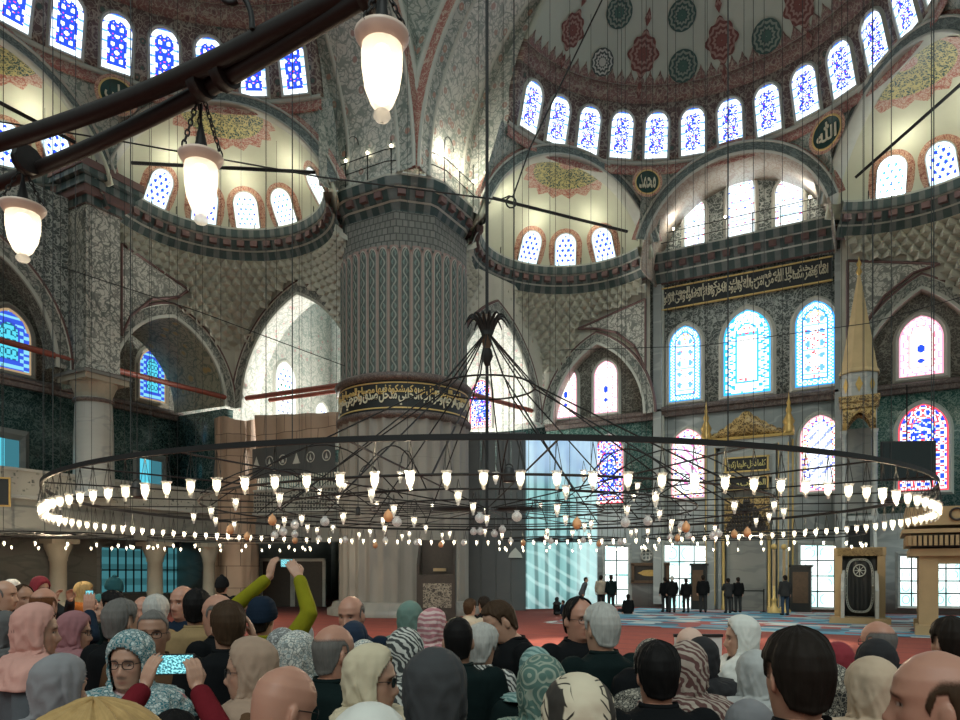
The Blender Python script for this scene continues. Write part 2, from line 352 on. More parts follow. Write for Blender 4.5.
def glasscol(t,x,z,w,h,shape):
    ins=lambda k: abs(x)<halfw(shape,w,h,z,k*w)
    hsh=math.sin(x*91.7+z*57.3)*43758.5; hsh-=math.floor(hsh)
    if t in('drum','drumblue'):
        if not ins(.17):
            if (z/h*6.0)%1>.76 and not ins(.02): return B_
            if (z/h*6.0)%1>.8: return (.1,.3,.9)
            return W_
        d=hexd(x,z-.1,w*.30)
        if d<.24: return W_
        if d>.53: return R_ if hsh>.35 else Y_
        if t=='drum' and hsh>.72: return W_
        return B_
    if t in('exe','exesun'):
        if not ins(.10): return (.55,.75,.9)
        d=hexd(x,z,w*.26); return B_ if d<.26 else (W_ if hsh>.12 else C_)
    if t=='exedots':
        d=hexd(x,z,w*.22)
        if not ins(.12): return (.75,.85,.8)
        return (B_ if hsh>.6 else K_ if hsh>.3 else G_) if d<.2 else (.80,.86,.78)
    if t=='white':
        d=hexd(x,z,w*.34)
        if not ins(.12): return W_ if (z/h*9)%1>.12 else (R_ if hsh>.5 else B_)
        return (B_ if hsh>.5 else R_) if d<.09 else (W_ if (z/h*8)%1>.05 else (.3,.6,.65))
    if t=='side':
        if not ins(.035): return (.02,.25,.75)
        if not ins(.17): return C_ if ((z*7+abs(x)*9)%1)>.55 else (.7,.92,1)
        if not ins(.22): return (.02,.22,.7)
        q=(z/h*7)%1
        if q<.06: return (.2,.6,.9)
        if (q-.5)**2*6+(abs(x)/w*3.2-.55)**2*7<.35: return (.1,.3,.9)
        if hsh>.93: return R_
        if z/h>.80: return Y_ if hsh>.6 else W_
        return (.9,.97,1)
    if t=='centre':
        if not ins(.03): return (.03,.35,.8)
        if not ins(.25):
            q=((z*2.4)%1); e=abs(q-.5)*2; s=(w/2-abs(x))/(w*.25)
            return (.03,.32,.8) if abs(e-s)<.17 or hsh>.93 else (.72,.93,1)
        if not ins(.285): return (.03,.32,.8)
        if z/h<.2: return R_ if hsh>.86 else (.9,.97,1)
        if z/h>.70: return R_ if hexd(x,z,w*.13)<.2 else ((.1,.4,.85) if z/h<.74 else (.92,.95,.9))
        return (.95,1,1)
    if t=='pink':
        if not ins(.03): return (.75,.25,.35)
        if not ins(.22):
            return (.80,.25,.38) if hexd(x,z,w*.20)>.46 else (.95,.78,.86)
        if not ins(.25): return (.8,.3,.3)
        if math.hypot(x/w,(z-h*.45)/h*1.6)<.10 or math.hypot(x/w,(z-h*.25)/h*1.6)<.07: return B_
        return (.97,.93,.86) if hsh>.08 else P_
    if t=='multi':
        if not ins(.035): return R_
        if not ins(.24):
            d=hexd(x,z,w*.19); return R_ if d>.46 else (B_ if d<.26 else (.75,.78,.9))
        if not ins(.27): return (.7,.12,.1)
        d=hexd(x,z,w*.16)
        return B_ if hsh>.5 else (R_ if d>.48 else (.25,.45,.95) if hsh>.3 else (.85,.88,.9))
    if t in('diag','diag2'):
        if t=='diag2': x=-x
        if not ins(.03): return (.75,.3,.35)
        if not ins(.19):
            d=hexd(x,z,w*.19); return (B_ if hsh>.5 else R_) if d>.44 else ((.85,.62,.2) if d<.15 else (.9,.86,.75))
        if not ins(.215): return (.2,.35,.6)
        if z/h<.17 or z/h>.80: return W_ if (z*3)%1>.08 else (.2,.6,.6)
        return ((.62,.16,.42) if t=='diag' else (.2,.25,.7)) if ((x*1.0+z*.9)*1.9)%1<.30 and hsh>.2 else (.78,.85,.9)
    if t=='dark':
        if not ins(.06): return (.20,.14,.08)
        if not ins(.24): return ((.02,.05,.35) if ((z/h*9)%1>.55)!=(abs(x)/w<.34) else (.12,.33,.42))
        if not ins(.29): return (.02,.04,.3)
        return (.05,.33,.42) if hexd(x,z,w*.13)<.44 else (.01,.06,.1)
    return W_
GLASS={}
def glass_mesh(t,shape,w,h,nu=24,nv=52):
    key=(t,shape,round(w,2),round(h,2))
    if key in GLASS: return GLASS[key]
    zz=np.linspace(0,h,nv+1); P=np.zeros((nu+1,nv+1,3)); 
    for j,z in enumerate(zz):
        hw=halfw(shape,w,h,z); P[:,j,0]=np.linspace(-hw,hw,nu+1); P[:,j,2]=z
    mb=MB(); mb.grid(P,P[:,:,[0,2]],0,flip=False,smooth=False); me=mb.mesh('glass_pane',M['glass'])
    cols=[]
    for i in range(nu):
        for j in range(nv):
            c=(P[i,j]+P[i+1,j]+P[i,j+1]+P[i+1,j+1])/4; k=glasscol(t,c[0],c[2],w,h,shape); cols+=[(*k,1)]*4
    ca=me.color_attributes.new('Col','FLOAT_COLOR','CORNER'); ca.data.foreach_set('color',np.array(cols,np.float32).ravel())
    GLASS[key]=me; return me
FRAMES={}
def frame_mesh(shape,w,h,fw,dep,mats,key):
    key=(shape,round(w,2),round(h,2),fw,dep,key)
    if key in FRAMES: return FRAMES[key]
    def outline(k):
        a=w/2+k; pts=[]
        H=h+k*1.1; 
        zs=np.r_[np.linspace(-k,h*.4,4),np.linspace(h*.4,H,26)[1:]]
        L=[(-halfw(shape,w+2*k,H+k,z+k),z) for z in zs]; return np.array(L+[(-x,z) for x,z in L[::-1][1:]])
    o0=outline(0.0); o1=outline(fw)
    G=np.zeros((4,len(o0),3)); 
    for i,(o,y) in enumerate(((o0,.02),(o0*.999,-dep*.5),(o1*.5+o0*.5,-dep),(o1,0.03))): G[i,:,0]=o[:,0]; G[i,:,1]=y; G[i,:,2]=o[:,1]
    mb=MB(); mb.grid(G,None,0,wv=True,smooth=False); me=mb.mesh('window_frame',mats); FRAMES[key]=me; return me
def window(P,n,w,h,t,shape='round',fw=.16,dep=.12,tilt=0.0,fmat='arch_light',bars=None,surround=None):
    """P = bottom centre on the wall, n = 2d direction into the hall"""
    WIN[0]+=1; rz=math.atan2(n[0],-n[1])
    o=bpy.data.objects.new('window_%d'%WIN[0],frame_mesh(shape,w,h,fw,dep,M[fmat],fmat)); link(o); o['kind']='structure'
    o.location=(P[0]+n[0]*.04,P[1]+n[1]*.04,P[2]); o.rotation_euler=(tilt,0,rz)
    g=bpy.data.objects.new('pane',glass_mesh(t,shape,w,h)); link(g,o)
    if surround:
        s=bpy.data.objects.new('painted_surround',frame_mesh(shape,w+2*fw,h+fw,surround,.015,M['surround'],'sur')); link(s,o); s.location=(0,.02,0)
    if bars:
        mb=MB(); nx,nz=bars
        for i in range(1,nx): mb.box((-w/2+w*i/nx,-.03,h/2),(.055,.05,h))
        for j in range(1,nz): mb.box((0,-.035,h*j/nz),(w,.05,.06))
        if nx==3:
            for j in range(nz):
                for i in range(nx):
                    x0_,z0_=-w/2+w*i/nx,h*j/nz; a=np.linspace(0,2*pi,13); mb.tube(np.c_[x0_+w/nx/2+w/nx*.34*np.cos(a),0*a-.03,z0_+h/nz/2+h/nz*.34*np.sin(a)],.012,4)
        mb.build('grille',M['iron'],o)
    if t=='exesun':
        g.material_slots[0].link='OBJECT'; g.material_slots[0].material=M['glass_sun']
    return o
M['surround']=arab('red_lace_surround',(.62,.40,.28),(.27,.07,.05),(.62,.52,.4),6.0,.13,.2)
# ---------------------------------------------------------------- floor and flat walls
mb=MB(); P=np.array([[[-36,-14,0],[-36,40,0]],[[16,-14,0],[16,40,0]]],float); mb.grid(P,None,0); solid(struct('floor',mb,M['carpet']),.2,-1)
def quadwall(mb,p0,p1,z0,z1,mi=0):
    p0=np.asarray(p0,float);p1=np.asarray(p1,float); L=np.linalg.norm(p1-p0); n=max(2,int(L/2)); P=np.zeros((n,2,3)); UV=np.zeros((n,2,2))
    for i in range(n):
        q=p0+(p1-p0)*i/(n-1); P[i,0]=(*q,z0); P[i,1]=(*q,z1); UV[i,0]=(L*i/(n-1),z0); UV[i,1]=(L*i/(n-1),z1)
    mb.grid(P,UV,mi)
mb=MB()
quadwall(mb,(-34,YW),(-17.2,YW),0,5,0); quadwall(mb,(-34,YW),(-17.2,YW),5,ZTRIM,4); quadwall(mb,(-34,YW),(-17.2,YW),ZTRIM,24,2)
quadwall(mb,(-17.2,YW),(-10.9,YW),0,6.2,1); quadwall(mb,(-17.2,YW),(-10.9,YW),6.2,ZTRIM,3); quadwall(mb,(-17.2,YW),(-10.9,YW),ZTRIM,18,5)
quadwall(mb,(-10.9,YW),(-2.0,YW),0,ZTRIM,1); quadwall(mb,(-10.9,YW),(-2.0,YW),ZTRIM,18.4,6); quadwall(mb,(-10.9,YW),(-2.0,YW),18.4,23,6)
quadwall(mb,(-2.0,YW),(16,YW),0,4.6,1); quadwall(mb,(-2.0,YW),(16,YW),4.6,ZTRIM,3); quadwall(mb,(-2.0,YW),(16,YW),ZTRIM,18,5)
wf=struct('wall_front',mb,[M['marble_dark'],M['marble_wall'],M['vault_white'],M['tealtile'],M['greentile'],M['tilewall2'],M['tilewall']]); solid(wf,.5,-1)
mb=MB()
quadwall(mb,(XW,-6),(XW,YW),0,5,0); quadwall(mb,(XW,-6),(XW,26),5,ZTRIM,1); quadwall(mb,(XW,26),(XW,YW),5,ZTRIM,1); quadwall(mb,(XW,-6),(XW,26),ZTRIM,18,2); quadwall(mb,(XW,26),(XW,YW),ZTRIM,24,3); quadwall(mb,(XW,25.75),(-29.6,25.75),0,5,0); quadwall(mb,(XW,25.75),(-29.6,25.75),5,ZTRIM,1)
wl=struct('wall_left',mb,[M['marble_dark'],M['greentile'],M['tilewall2'],M['vault_white']]); solid(wl,.5,-1)
# string course at the foot of the upper windows
def course(p0,p1,n,z,h=.55,proj=.28,mat='trim_paint'):
    p0=np.asarray(p0,float);p1=np.asarray(p1,float);n=np.asarray(n,float); mb=MB(); L=np.linalg.norm(p1-p0)
    prof=[(0,z-h*.5),(proj*.5,z-h*.45),(proj*.6,z-h*.1),(proj,z),(proj,z+h*.2),(proj*.8,z+h*.35),(0,z+h*.5)]
    G=np.zeros((2,len(prof),3)); U=np.zeros((2,len(prof),2))
    for i,q in enumerate((p0,p1)):
        for j,(o,zz) in enumerate(prof): G[i,j]=(*(q+n*o),zz); U[i,j]=(L*i,j*.12)
    mb.grid(G,U,0,smooth=False); return trim(mb,M[mat])
course((-17.2,YW),(-10.9,YW),(0,-1),ZTRIM); course((-10.9,YW-.02),(-2.0,YW-.02),(0,-1),ZTRIM+.1,.6,.34); course((-2,YW),(14,YW),(0,-1),ZTRIM)
course((XW,4),(XW,26),(1,0),ZTRIM)
# ---------------------------------------------------------------- bowl under each half dome: ring, drum, dome
def revolve(C,prof,az0,az1,n,mb,mi=0,usc=1.0):
    a=np.linspace(az0,az1,n); prof=np.asarray(prof,float); G=np.zeros((n,len(prof),3)); U=np.zeros((n,len(prof),2))
    L=np.r_[0,np.cumsum(np.linalg.norm(np.diff(prof,axis=0),axis=1))]
    G[:,:,0]=C[0]+np.sin(a)[:,None]*prof[None,:,0]; G[:,:,1]=C[1]+np.cos(a)[:,None]*prof[None,:,0]; G[:,:,2]=prof[None,:,1]
    U[:,:,0]=a[:,None]*prof[0,0]*usc; U[:,:,1]=L[None]
    mb.grid(G,U,mi); return mb
def dome_r(Rb,z,zb=20.5,H=9.0):
    return Rb*1.018*math.sqrt(max(0,1-((z-zb)/H)**2))
def half_dome(C,Rb,azm,tagname,wins,wtype,half):
    a0,a1=azm-R(half),azm+R(half)
    mb=MB(); zs=np.linspace(ZRING,24.3,7); revolve(C,[(dome_r(Rb,z),z) for z in zs],a0,a1,97,mb,0)
    zs=np.linspace(24.3,24.95,3); revolve(C,[(dome_r(Rb,z),z) for z in zs],a0,a1,97,mb,2)
    # scalloped painted fringe
    n=44; a=np.linspace(a0,a1,n*8+1); G=np.zeros((len(a),3,3)); 
    for i,x in enumerate(a):
        t=(i%8)/8; q=1-abs(2*t-1); hgt=.22*min(1,q*2.2)**.6+.22*max(0,q-.6)/.4+.06
        for j in range(3):
            z=24.95+hgt*j/2; r=dome_r(Rb,z)-.03; G[i,j]=(C[0]+math.sin(x)*r,C[1]+math.cos(x)*r,z)
    U=np.zeros((len(a),3,2)); U[:,:,0]=a[:,None]*Rb; U[:,:,1]=G[:,:,2]
    mb.grid(G,U,2)
    zs=20.5+9.0*np.sin(np.linspace(math.asin((24.95-20.5)/9),pi/2,16)); revolve(C,[(dome_r(Rb,z),z) for z in zs],a0,a1,97,mb,1)
    o=struct('ceiling_'+tagname,mb,[M['drum'],M['plaster_dome'],M['fringe']]); solid(o,.25,-1)
    # ring mouldings below the drum
    mb=MB(); r=Rb*1.018*math.sqrt(1-((ZRING-20.5)/9)**2)
    revolve(C,[(r+.05,ZRING-.16),(r-.04,ZRING-.14),(r-.07,ZRING-.02),(r-.02,ZRING+.03),(r+.05,ZRING+.04)],a0,a1,97,mb,0)
    trim(mb,M['arch_light'])
    mb=MB(); revolve(C,[(r+.1,ZRING-.58),(r+.02,ZRING-.55),(r+.02,ZRING-.17),(r+.1,ZRING-.16)],a0,a1,97,mb,0); trim(mb,M['redband'])
    for az in wins:
        z=ZRING+.1; rr=dome_r(Rb,z)-.05; d=dirv(az); P=np.array([C[0]+d[0]*rr,C[1]+d[1]*rr,z])
        window(P,-d,1.06,1.98,wtype,'round',.14,.10,math.atan2(dome_r(Rb,22)-dome_r(Rb,24),2.0))
half_dome(CQ,RQ,0.0,'front',[R(-73.3+12.2*k) for k in range(13)],'drum',82)
half_dome(CL,RL,R(-90),'left',[R(-71.7+10.3*k) for k in range(-3,6)],'drumblue',76)
# ---------------------------------------------------------------- exedrae
def on_circle(px,C,r,far=True):
    u=(px-480)/FOC; d=FWD+u*RGT; d=d/np.linalg.norm(d); b=d@C; c=C@C-r*r; q=math.sqrt(max(0,b*b-c)); return d*(b+q if far else b-q)
def exedra(E,az,r,name,wpx,C,Rb):
    """quarter-sphere niche, its arch, lunette calligraphy and small windows"""
    mb=MB(); zs=np.linspace(math.asin((ZCOR-.6-ZC)/r),pi/2,22); revolve(E,[(r*math.cos(t),ZC+r*math.sin(t)) for t in zs],az-R(94),az+R(94),61,mb)
    o=struct('ceiling_'+name,mb,M['plaster']); solid(o,.15,-1)
    od=dirv(az); ch=np.array([od[1],-od[0]]); F0=max(.0,(E-C)@od-dome_r(Rb,ZRING)+.0)
    def arc(rad,off,n=61,t0=0.36): 
        t=np.linspace(t0,pi-t0,n); return np.c_[E[0]+ch[0]*rad*np.cos(t)-od[0]*off,E[1]+ch[1]*rad*np.cos(t)-od[1]*off,ZC+rad*np.sin(t)]
    def band(specs,mi,mb):
        G=np.array([arc(rad,off) for rad,off in specs]); U=np.zeros(G.shape[:2]+(2,)); U[:,:,1]=np.linspace(0,pi*r,G.shape[1]); U[:,:,0]=np.linspace(0,.8,len(specs))[:,None]; mb.grid(G,U,mi)
    mb=MB(); band([(r+.05,-.1),(r-.08,.0),(r-.05,F0+.2)],1,mb); band([(r-.05,F0+.2),(r-.03,F0+.25),(r+.03,F0+.25),(r+.04,F0+.2)],1,mb); band([(r+.04,F0+.2),(r+.36,F0+.2)],0,mb); band([(r+.36,F0+.18),(r+.37,F0+.27),(r+.44,F0+.27),(r+.46,F0-.1)],1,mb); band([(r+.44,F0+.13),(r+.72,F0+.10)],2,mb)
    trim(mb,[M['arch_dark'],M['arch_light'],M['redband']])
    # lunette: gilt script on green, then a red fringe
    def cap(c0,c1,m,nm,scal=0):
        th=np.linspace(c0,c1,5); aa=np.linspace(az-R(88),az+R(88),64+1); G=np.zeros((len(aa),5,3)); U=np.zeros((len(aa),5,2))
        for i,x in enumerate(aa):
            ex=1.0+ (scal*(.5-abs((i%8)/8-.5))*2 if scal else 0)
            for j,t in enumerate(th):
                tt=c0+(t-c0)*ex; rr=(r-.04)*math.sin(tt); G[i,j]=(E[0]+math.sin(x)*rr,E[1]+math.cos(x)*rr,ZC+(r-.04)*math.cos(tt)); U[i,j]=(math.sin(x-az)*tt*r,math.cos(x-az)*tt*r)
        b=MB(); b.grid(G,U,0); return trim(b,M[m])
    cap(R(5),R(20.5),'lunette','l'); cap(R(0.5),R(5),'fringe_red','l'); cap(R(20.5),R(24),'fringe_red','f',.9)
    for px,t in wpx:
        p=on_circle(px,E,r*math.cos(math.asin((ZCOR-ZC)/r))); d=p-E; d/=np.linalg.norm(d); z=ZCOR+.1; r0_=math.sqrt(r*r-(z-ZC)**2); r1_=math.sqrt(r*r-(19.95-ZC)**2); hh=math.hypot(r0_-r1_,19.95-z)
        window(np.array([E[0]+d[0]*(r0_-.05),E[1]+d[1]*(r0_-.05),z]),-d,1.1,hh,t,'round',.06,.05,math.atan2(r0_-r1_,19.95-z),'plaster_pale',surround=.28)
M['lunette']=arab('gilt_script_on_green',(.02,.075,.06),(.66,.58,.22),(.62,.54,.2),4.5,.22,.13,.5,.8)
M['fringe_red']=arab('red_fringe_scroll',(.56,.42,.32),(.36,.08,.05),(.60,.5,.38),4.2,.16,.18,.5)
AZ=R(-55)
exedra(EQ,AZ,RE,'front_left_niche',[(526,'exe'),(565,'exe'),(607,'exe')],CQ,RQ)
exedra(EL,R(-35),RE,'left_front_niche',[(152,'exe'),(203,'exe'),(249,'exedots'),(290,'exedots'),(328,'exedots')],CL,RL)
exedra(EM,R(-90),4.5,'left_middle_niche',[(8,'exe'),(67,'exe')],CL,RL)
exedra(ER,-AZ,RE,'front_right_niche',[(890,'exesun'),(946,'exe')],CQ,RQ)
# barrel over the prayer niche wall, with three pale windows
mb=MB(); rb=4.25; zb=17.25; t=np.linspace(-.05,pi+.05,49)
G=np.array([[(X0+rb*math.cos(a),y,zb+rb*math.sin(a)) for a in t] for y in (35.3,36.7,38.2)]); U=np.zeros((3,49,2)); U[:,:,1]=t*rb; U[:,:,0]=np.array([0,.9,1.9])[:,None]
mb.grid(G,U,0); solid(struct('ceiling_front_middle',mb,M['arch_peach']),.1,1)
def ringband(specs,mi,mb):
    t=np.linspace(0.28,pi-.28,61); G=np.array([[(X0+r_*math.cos(a),y,zb+r_*math.sin(a)) for a in t] for r_,y in specs]); U=np.zeros(G.shape[:2]+(2,)); U[:,:,1]=t*4.3; U[:,:,0]=np.linspace(0,.8,len(specs))[:,None]; mb.grid(G,U,mi)
mb=MB(); ringband([(rb+.02,35.4),(rb-.03,35.25),(rb+.06,35.2)],1,mb); ringband([(rb+.06,35.2),(rb+.40,35.18)],0,mb); ringband([(rb+.4,35.18),(rb+.41,35.1),(rb+.48,35.1),(rb+.5,35.5)],1,mb); ringband([(rb+.48,35.3),(rb+.76,35.33)],2,mb)
trim(mb,[M['arch_dark'],M['arch_light'],M['redband']])
mb=MB(); G=[]; 
for k in np.linspace(0,1,6): G.append([(X0+rb*k*math.cos(a),YW-.12,zb+rb*k*math.sin(a)) for a in t])
G=np.array(G); mb.grid(G,G[:,:,[0,2]],0); struct('wall_front_tympanum',mb,M['tympanum'] if 'tympanum' in M else M['tilewall'])
for px,yt,w in ((695,200,1.0),(741,176,1.3),(789,177,1.2)):
    p=onY(px,yt,YW-.1); window(np.array([p[0],YW-.14,ZCOR-.2]),(0,-1),w,p[2]-ZCOR+.2,'white','pointed',.2,.12,fmat='plaster_pale')
# spandrels between the arches and the ring
def spandrel(C,Rb,arches,name):
    mb=MB()
    for (E,az,r,zc,off) in arches:
        od=dirv(az); ch=np.array([od[1],-od[0]]); n=49; t=np.linspace(0.34,pi-.34,n); G=np.zeros((n,6,3)); U=np.zeros((n,6,2))
        for i,a in enumerate(t):
            lo=np.array([E[0]+ch[0]*(r+.5)*math.cos(a)-od[0]*off,E[1]+ch[1]*(r+.5)*math.cos(a)-od[1]*off,min(zc+(r+.5)*math.sin(a),ZRING-.3)])
            d=lo[:2]-C; ang=math.atan2(d[0],d[1]); rr=dome_r(Rb,ZRING)+.02; hi=np.array([C[0]+math.sin(ang)*rr,C[1]+math.cos(ang)*rr,ZRING-.2])
            for j in range(6): G[i,j]=lo+(hi-lo)*j/5; U[i,j]=(ang*rr,G[i,j,2])
        mb.grid(G,U,0)
    return struct('wall_'+name,mb,M['spandrel'])
spandrel(CQ,RQ,[(EQ,AZ,RE,ZC,.45),(np.array([X0,35.4]),0.0,rb,zb,0),(ER,-AZ,RE,ZC,.45)],'front_spandrels')
spandrel(CL,RL,[(EL,R(-35),RE,ZC,.15),(EM,R(-90),4.5,ZC,.15)],'left_spandrels')
# ---------------------------------------------------------------- great arches and pendentive
def great_arch(axis,c,lat0,lat1,zc,r,name,mats):
    """axis 'x': arch spans X at Y=lat0..lat1 ; axis 'y': spans Y at X=lat0..lat1"""
    t=np.linspace(-.02,pi+.02,97); mb=MB()
    def pt(rad,lat,a):
        s=c+rad*math.cos(a); z=zc+rad*math.sin(a); return (s,lat,z) if axis=='x' else (lat,s,z)
    def strip(specs,mi):
        G=np.array([[pt(rr,l,a) for a in t] for rr,l in specs]); U=np.zeros(G.shape[:2]+(2,)); U[:,:,1]=t*r
        acc=0
        for i in range(len(specs)):
            if i: acc+=abs(specs[i][0]-specs[i-1][0])+abs(specs[i][1]-specs[i-1][1])
            U[i,:,0]=acc
        mb.grid(G,U,mi)
    sg=1 if lat1>lat0 else -1; w=abs(lat1-lat0)
    f=lambda q: lat0+sg*q
    strip([(r+1.2,lat0),(r+.75,lat0-sg*.02)],3); strip([(r+.75,lat0-sg*.02),(r+.72,lat0-sg*.1),(r+.55,lat0-sg*.1),(r+.5,lat0)],1); strip([(r+.5,lat0),(r+.06,lat0)],2); strip([(r+.06,lat0),(r-.06,lat0-sg*.06),(r-.06,f(.12)),(r,f(.16))],1)
    strip([(r,f(.16)),(r,f(.75))],3); strip([(r,f(.75)),(r-.05,f(.78)),(r-.05,f(.9)),(r,f(.94))],1)
    strip([(r,f(.94)),(r,f(w*.5)),(r,f(w-.7))],0); strip([(r,f(w-.7)),(r-.05,f(w-.66)),(r-.05,f(w-.55)),(r,f(w-.5))],1); strip([(r,f(w-.5)),(r,f(w))],3)
    return struct(name,mb,mats)
MATS_A=[M['pend_light'],M['arch_light'],M['redband'],M['pend']]
great_arch('x',X0,24.4,28.4,18.7,10.3,'wall_front_arch',MATS_A)
great_arch('y',Y0,-16.8,-20.8,18.7,10.3,'wall_left_arch',MATS_A)
# lunette plates behind the great arches, around the half domes
for axis,C,Rb,lat in (('x',CQ,RQ,28.35),('y',CL,RL,-20.75)):
    mb=MB(); t=np.linspace(R(-1),pi-R(-1),73); G=np.zeros((73,2,3)); c=X0 if axis=='x' else Y0
    for i,a in enumerate(t):
        for j in range(2):
            if j: s,z=c+10.35*math.cos(a),18.7+10.35*math.sin(a)
            else:
                z=18.3+10.4*math.sin(a); z=min(z,29.3); cc=C[0] if axis=='x' else C[1]; rr=dome_r(Rb,max(z,ZRING)); dl=abs(lat-(C[1] if axis=='x' else C[0])); q_=math.sqrt(max(0,rr*rr-dl*dl)); q_=q_ if z>=ZRING else q_+(9.75-q_)*(ZRING-z)/(ZRING-18.1); s=cc+math.copysign(q_,math.cos(a)); 
            G[i,j]=(s,lat,z) if axis=='x' else (lat,s,z)
    mb.grid(G,None,0); struct('wall_behind_great_arch',mb,M['pend_light'])
mb=MB(); zs=np.linspace(18.7,30.5,25); G=np.zeros((25,13,3)); U=np.zeros((25,13,2))
for i,z in enumerate(zs):
    s=math.sqrt(max(0,11.45**2-(z-18.7)**2)); a=np.array([X0-s,24.4]); b=np.array([-16.8,Y0+s]); a[0]=max(a[0],-17.9) if i==0 else a[0]
    m=(a+b)/2; L=np.linalg.norm(b-a); nrm=np.array([-.7071,.7071])
    for j in range(13):
        q=j/12; p=a*(1-q)+b*q+nrm*(-.0+.35*L*4*q*(1-q)*.25); G[i,j]=(*p,z); U[i,j]=((q-.5)*L,z)
mb.grid(G,U,0); struct('ceiling_pendentive',mb,M['pend'])
# ---------------------------------------------------------------- the great pillar
def reeded():
    n=NT('reeded_painted_shaft'); uv=n.coord('UV'); x,y,z=n.sep(uv); f=n.math('SUBTRACT',n.math('FRACT',x),.5); b=n.math('ABSOLUTE',f)
    s=n.math('MULTIPLY',n.math('SINE',n.math('MULTIPLY',y,8.5)),.17); v1=n.math('ABSOLUTE',n.math('SUBTRACT',f,s)); v2=n.math('ABSOLUTE',n.math('ADD',f,s))
    q=n.math('ABSOLUTE',n.math('SUBTRACT',n.math('FRACT',n.math('MULTIPLY',y,2.7)),.5)); cr=n.math('ABSOLUTE',n.math('SUBTRACT',n.math('FRACT',n.math('ADD',n.math('MULTIPLY',x,1.0),n.math('MULTIPLY',y,2.7))),.5))
    pan=n.mix(n.noise(n.coord('UV',(3,5,1)),3,2),(.025,.045,.038),(.06,.085,.075)); pan=n.mix(n.step(v1,.085,.045),pan,(.25,.27,.23)); pan=n.mix(n.math('MULTIPLY',n.step(v2,.06,.03),n.step(q,.34,.28)),pan,(.26,.28,.23)); pan=n.mix(n.math('MULTIPLY',n.step(n.math('ADD',v2,n.math('MULTIPLY',q,.3)),.14,.10),.8),pan,(.10,.17,.15))
    t=n.math('SUBTRACT',y,15.22); top=n.math('SQRT',n.math('ADD',n.math('POWER',n.math('DIVIDE',b,.34),2.0),n.math('POWER',n.math('MAXIMUM',n.math('DIVIDE',t,.36),0.0),2.0)))
    c=n.mix(n.step(top,.98,1.03),pan,(.36,.35,.30)); c=n.mix(n.step(top,1.12,1.17),c,(.27,.18,.155)); c=n.mix(n.step(b,.455,.47),c,(.38,.31,.26))
    c=n.mix(n.math('MULTIPLY',n.noise(n.coord(),.8,3),.35),c,(.12,.12,.11)); return n.done(c,.6)
M['reeded']=reeded()
def shaft(r,z0,z1,nf,amp,conc,mb,mi=0,rows=24,archtop=False):
    n=nf*10; a=np.arange(n+1)/n*2*pi; f=(np.arange(n+1)%10)/10; prof=np.abs(f-.5)*2
    G=np.zeros((n+1,rows,3)); U=np.zeros((n+1,rows,2)); zz=np.linspace(z0,z1,rows)
    for j,z in enumerate(zz):
        m=1.0
        if archtop: m=np.where(z>z1-.5*(1+.0), np.clip((z1-z)/.5,0,1),1.0)
        rr=r+amp*(prof**1.5 if conc else np.sqrt(np.clip(1-prof**2,0,1)))*m-(amp if conc else amp*.5)
        G[:,j,0]=PIL[0]+rr*np.cos(a); G[:,j,1]=PIL[1]+rr*np.sin(a); G[:,j,2]=z; U[:,j,0]=a/(2*pi)*nf; U[:,j,1]=z
    mb.grid(G,U,mi)
mb=MB(); shaft(2.98,.5,8.55,30,.13,True,mb,1); shaft(2.84,10.25,15.7,37,.12,False,mb,0)
mb.lathe([(3.5,0),(3.5,.28),(3.3,.34),(3.25,.55),(3.0,.62)],(*PIL,0),48,1)
mb.lathe([(2.9,8.4),(3.08,8.5),(3.1,8.66),(2.95,8.72)],(*PIL,0),64,2); mb.lathe([(2.93,9.98),(3.1,10.02),(3.16,10.2),(3.05,10.32),(2.84,10.36)],(*PIL,0),64,2)
mb.lathe([(2.95,8.7),(2.95,10.0)],(*PIL,0),96,3); mb.lathe([(2.96,8.80),(2.975,8.83),(2.96,8.86)],(*PIL,0),64,4); mb.lathe([(2.96,9.86),(2.975,9.89),(2.96,9.92)],(*PIL,0),64,4)
def capital_brick():
    n=NT('small_block_muqarnas'); b=n.brick(n.coord('UV'),1.0,(.19,.19,.17),(.135,.14,.125),(.04,.045,.04),.27,.30,.025); f=n.noise(n.coord(),1.5,4); return n.done(n.mix(n.math('MULTIPLY',f,.5),b,(.12,.125,.115)),.8)
M['blocks']=capital_brick()
def rpoly(th,h,c):
    x,y=abs(math.cos(th)),abs(math.sin(th)); return min(h/max(x,y,1e-6),(2*h-c)/(x+y))
na=129; an=np.linspace(0,2*pi,na); prof=[(0,15.55),(.12,15.7),(.2,15.72),(.42,16.15),(.5,16.17),(.72,16.6),(.8,16.62),(1.0,17.15)]
G=np.zeros((na,len(prof),3)); U=np.zeros((na,len(prof),2))
for i,a in enumerate(an):
    for j,(q,z) in enumerate(prof):
        rr=(1-q)*2.86+q*rpoly(a,2.55,1.2); G[i,j]=(PIL[0]+rr*math.cos(a),PIL[1]+rr*math.sin(a),z); U[i,j]=(a*2.9,z)
mb.grid(G,U,5,smooth=False)
pil=struct('pillar',mb,[M['reeded'],M['pillar_low'],M['trim_paint'],M['black'],M['goldmat'],M['blocks']])
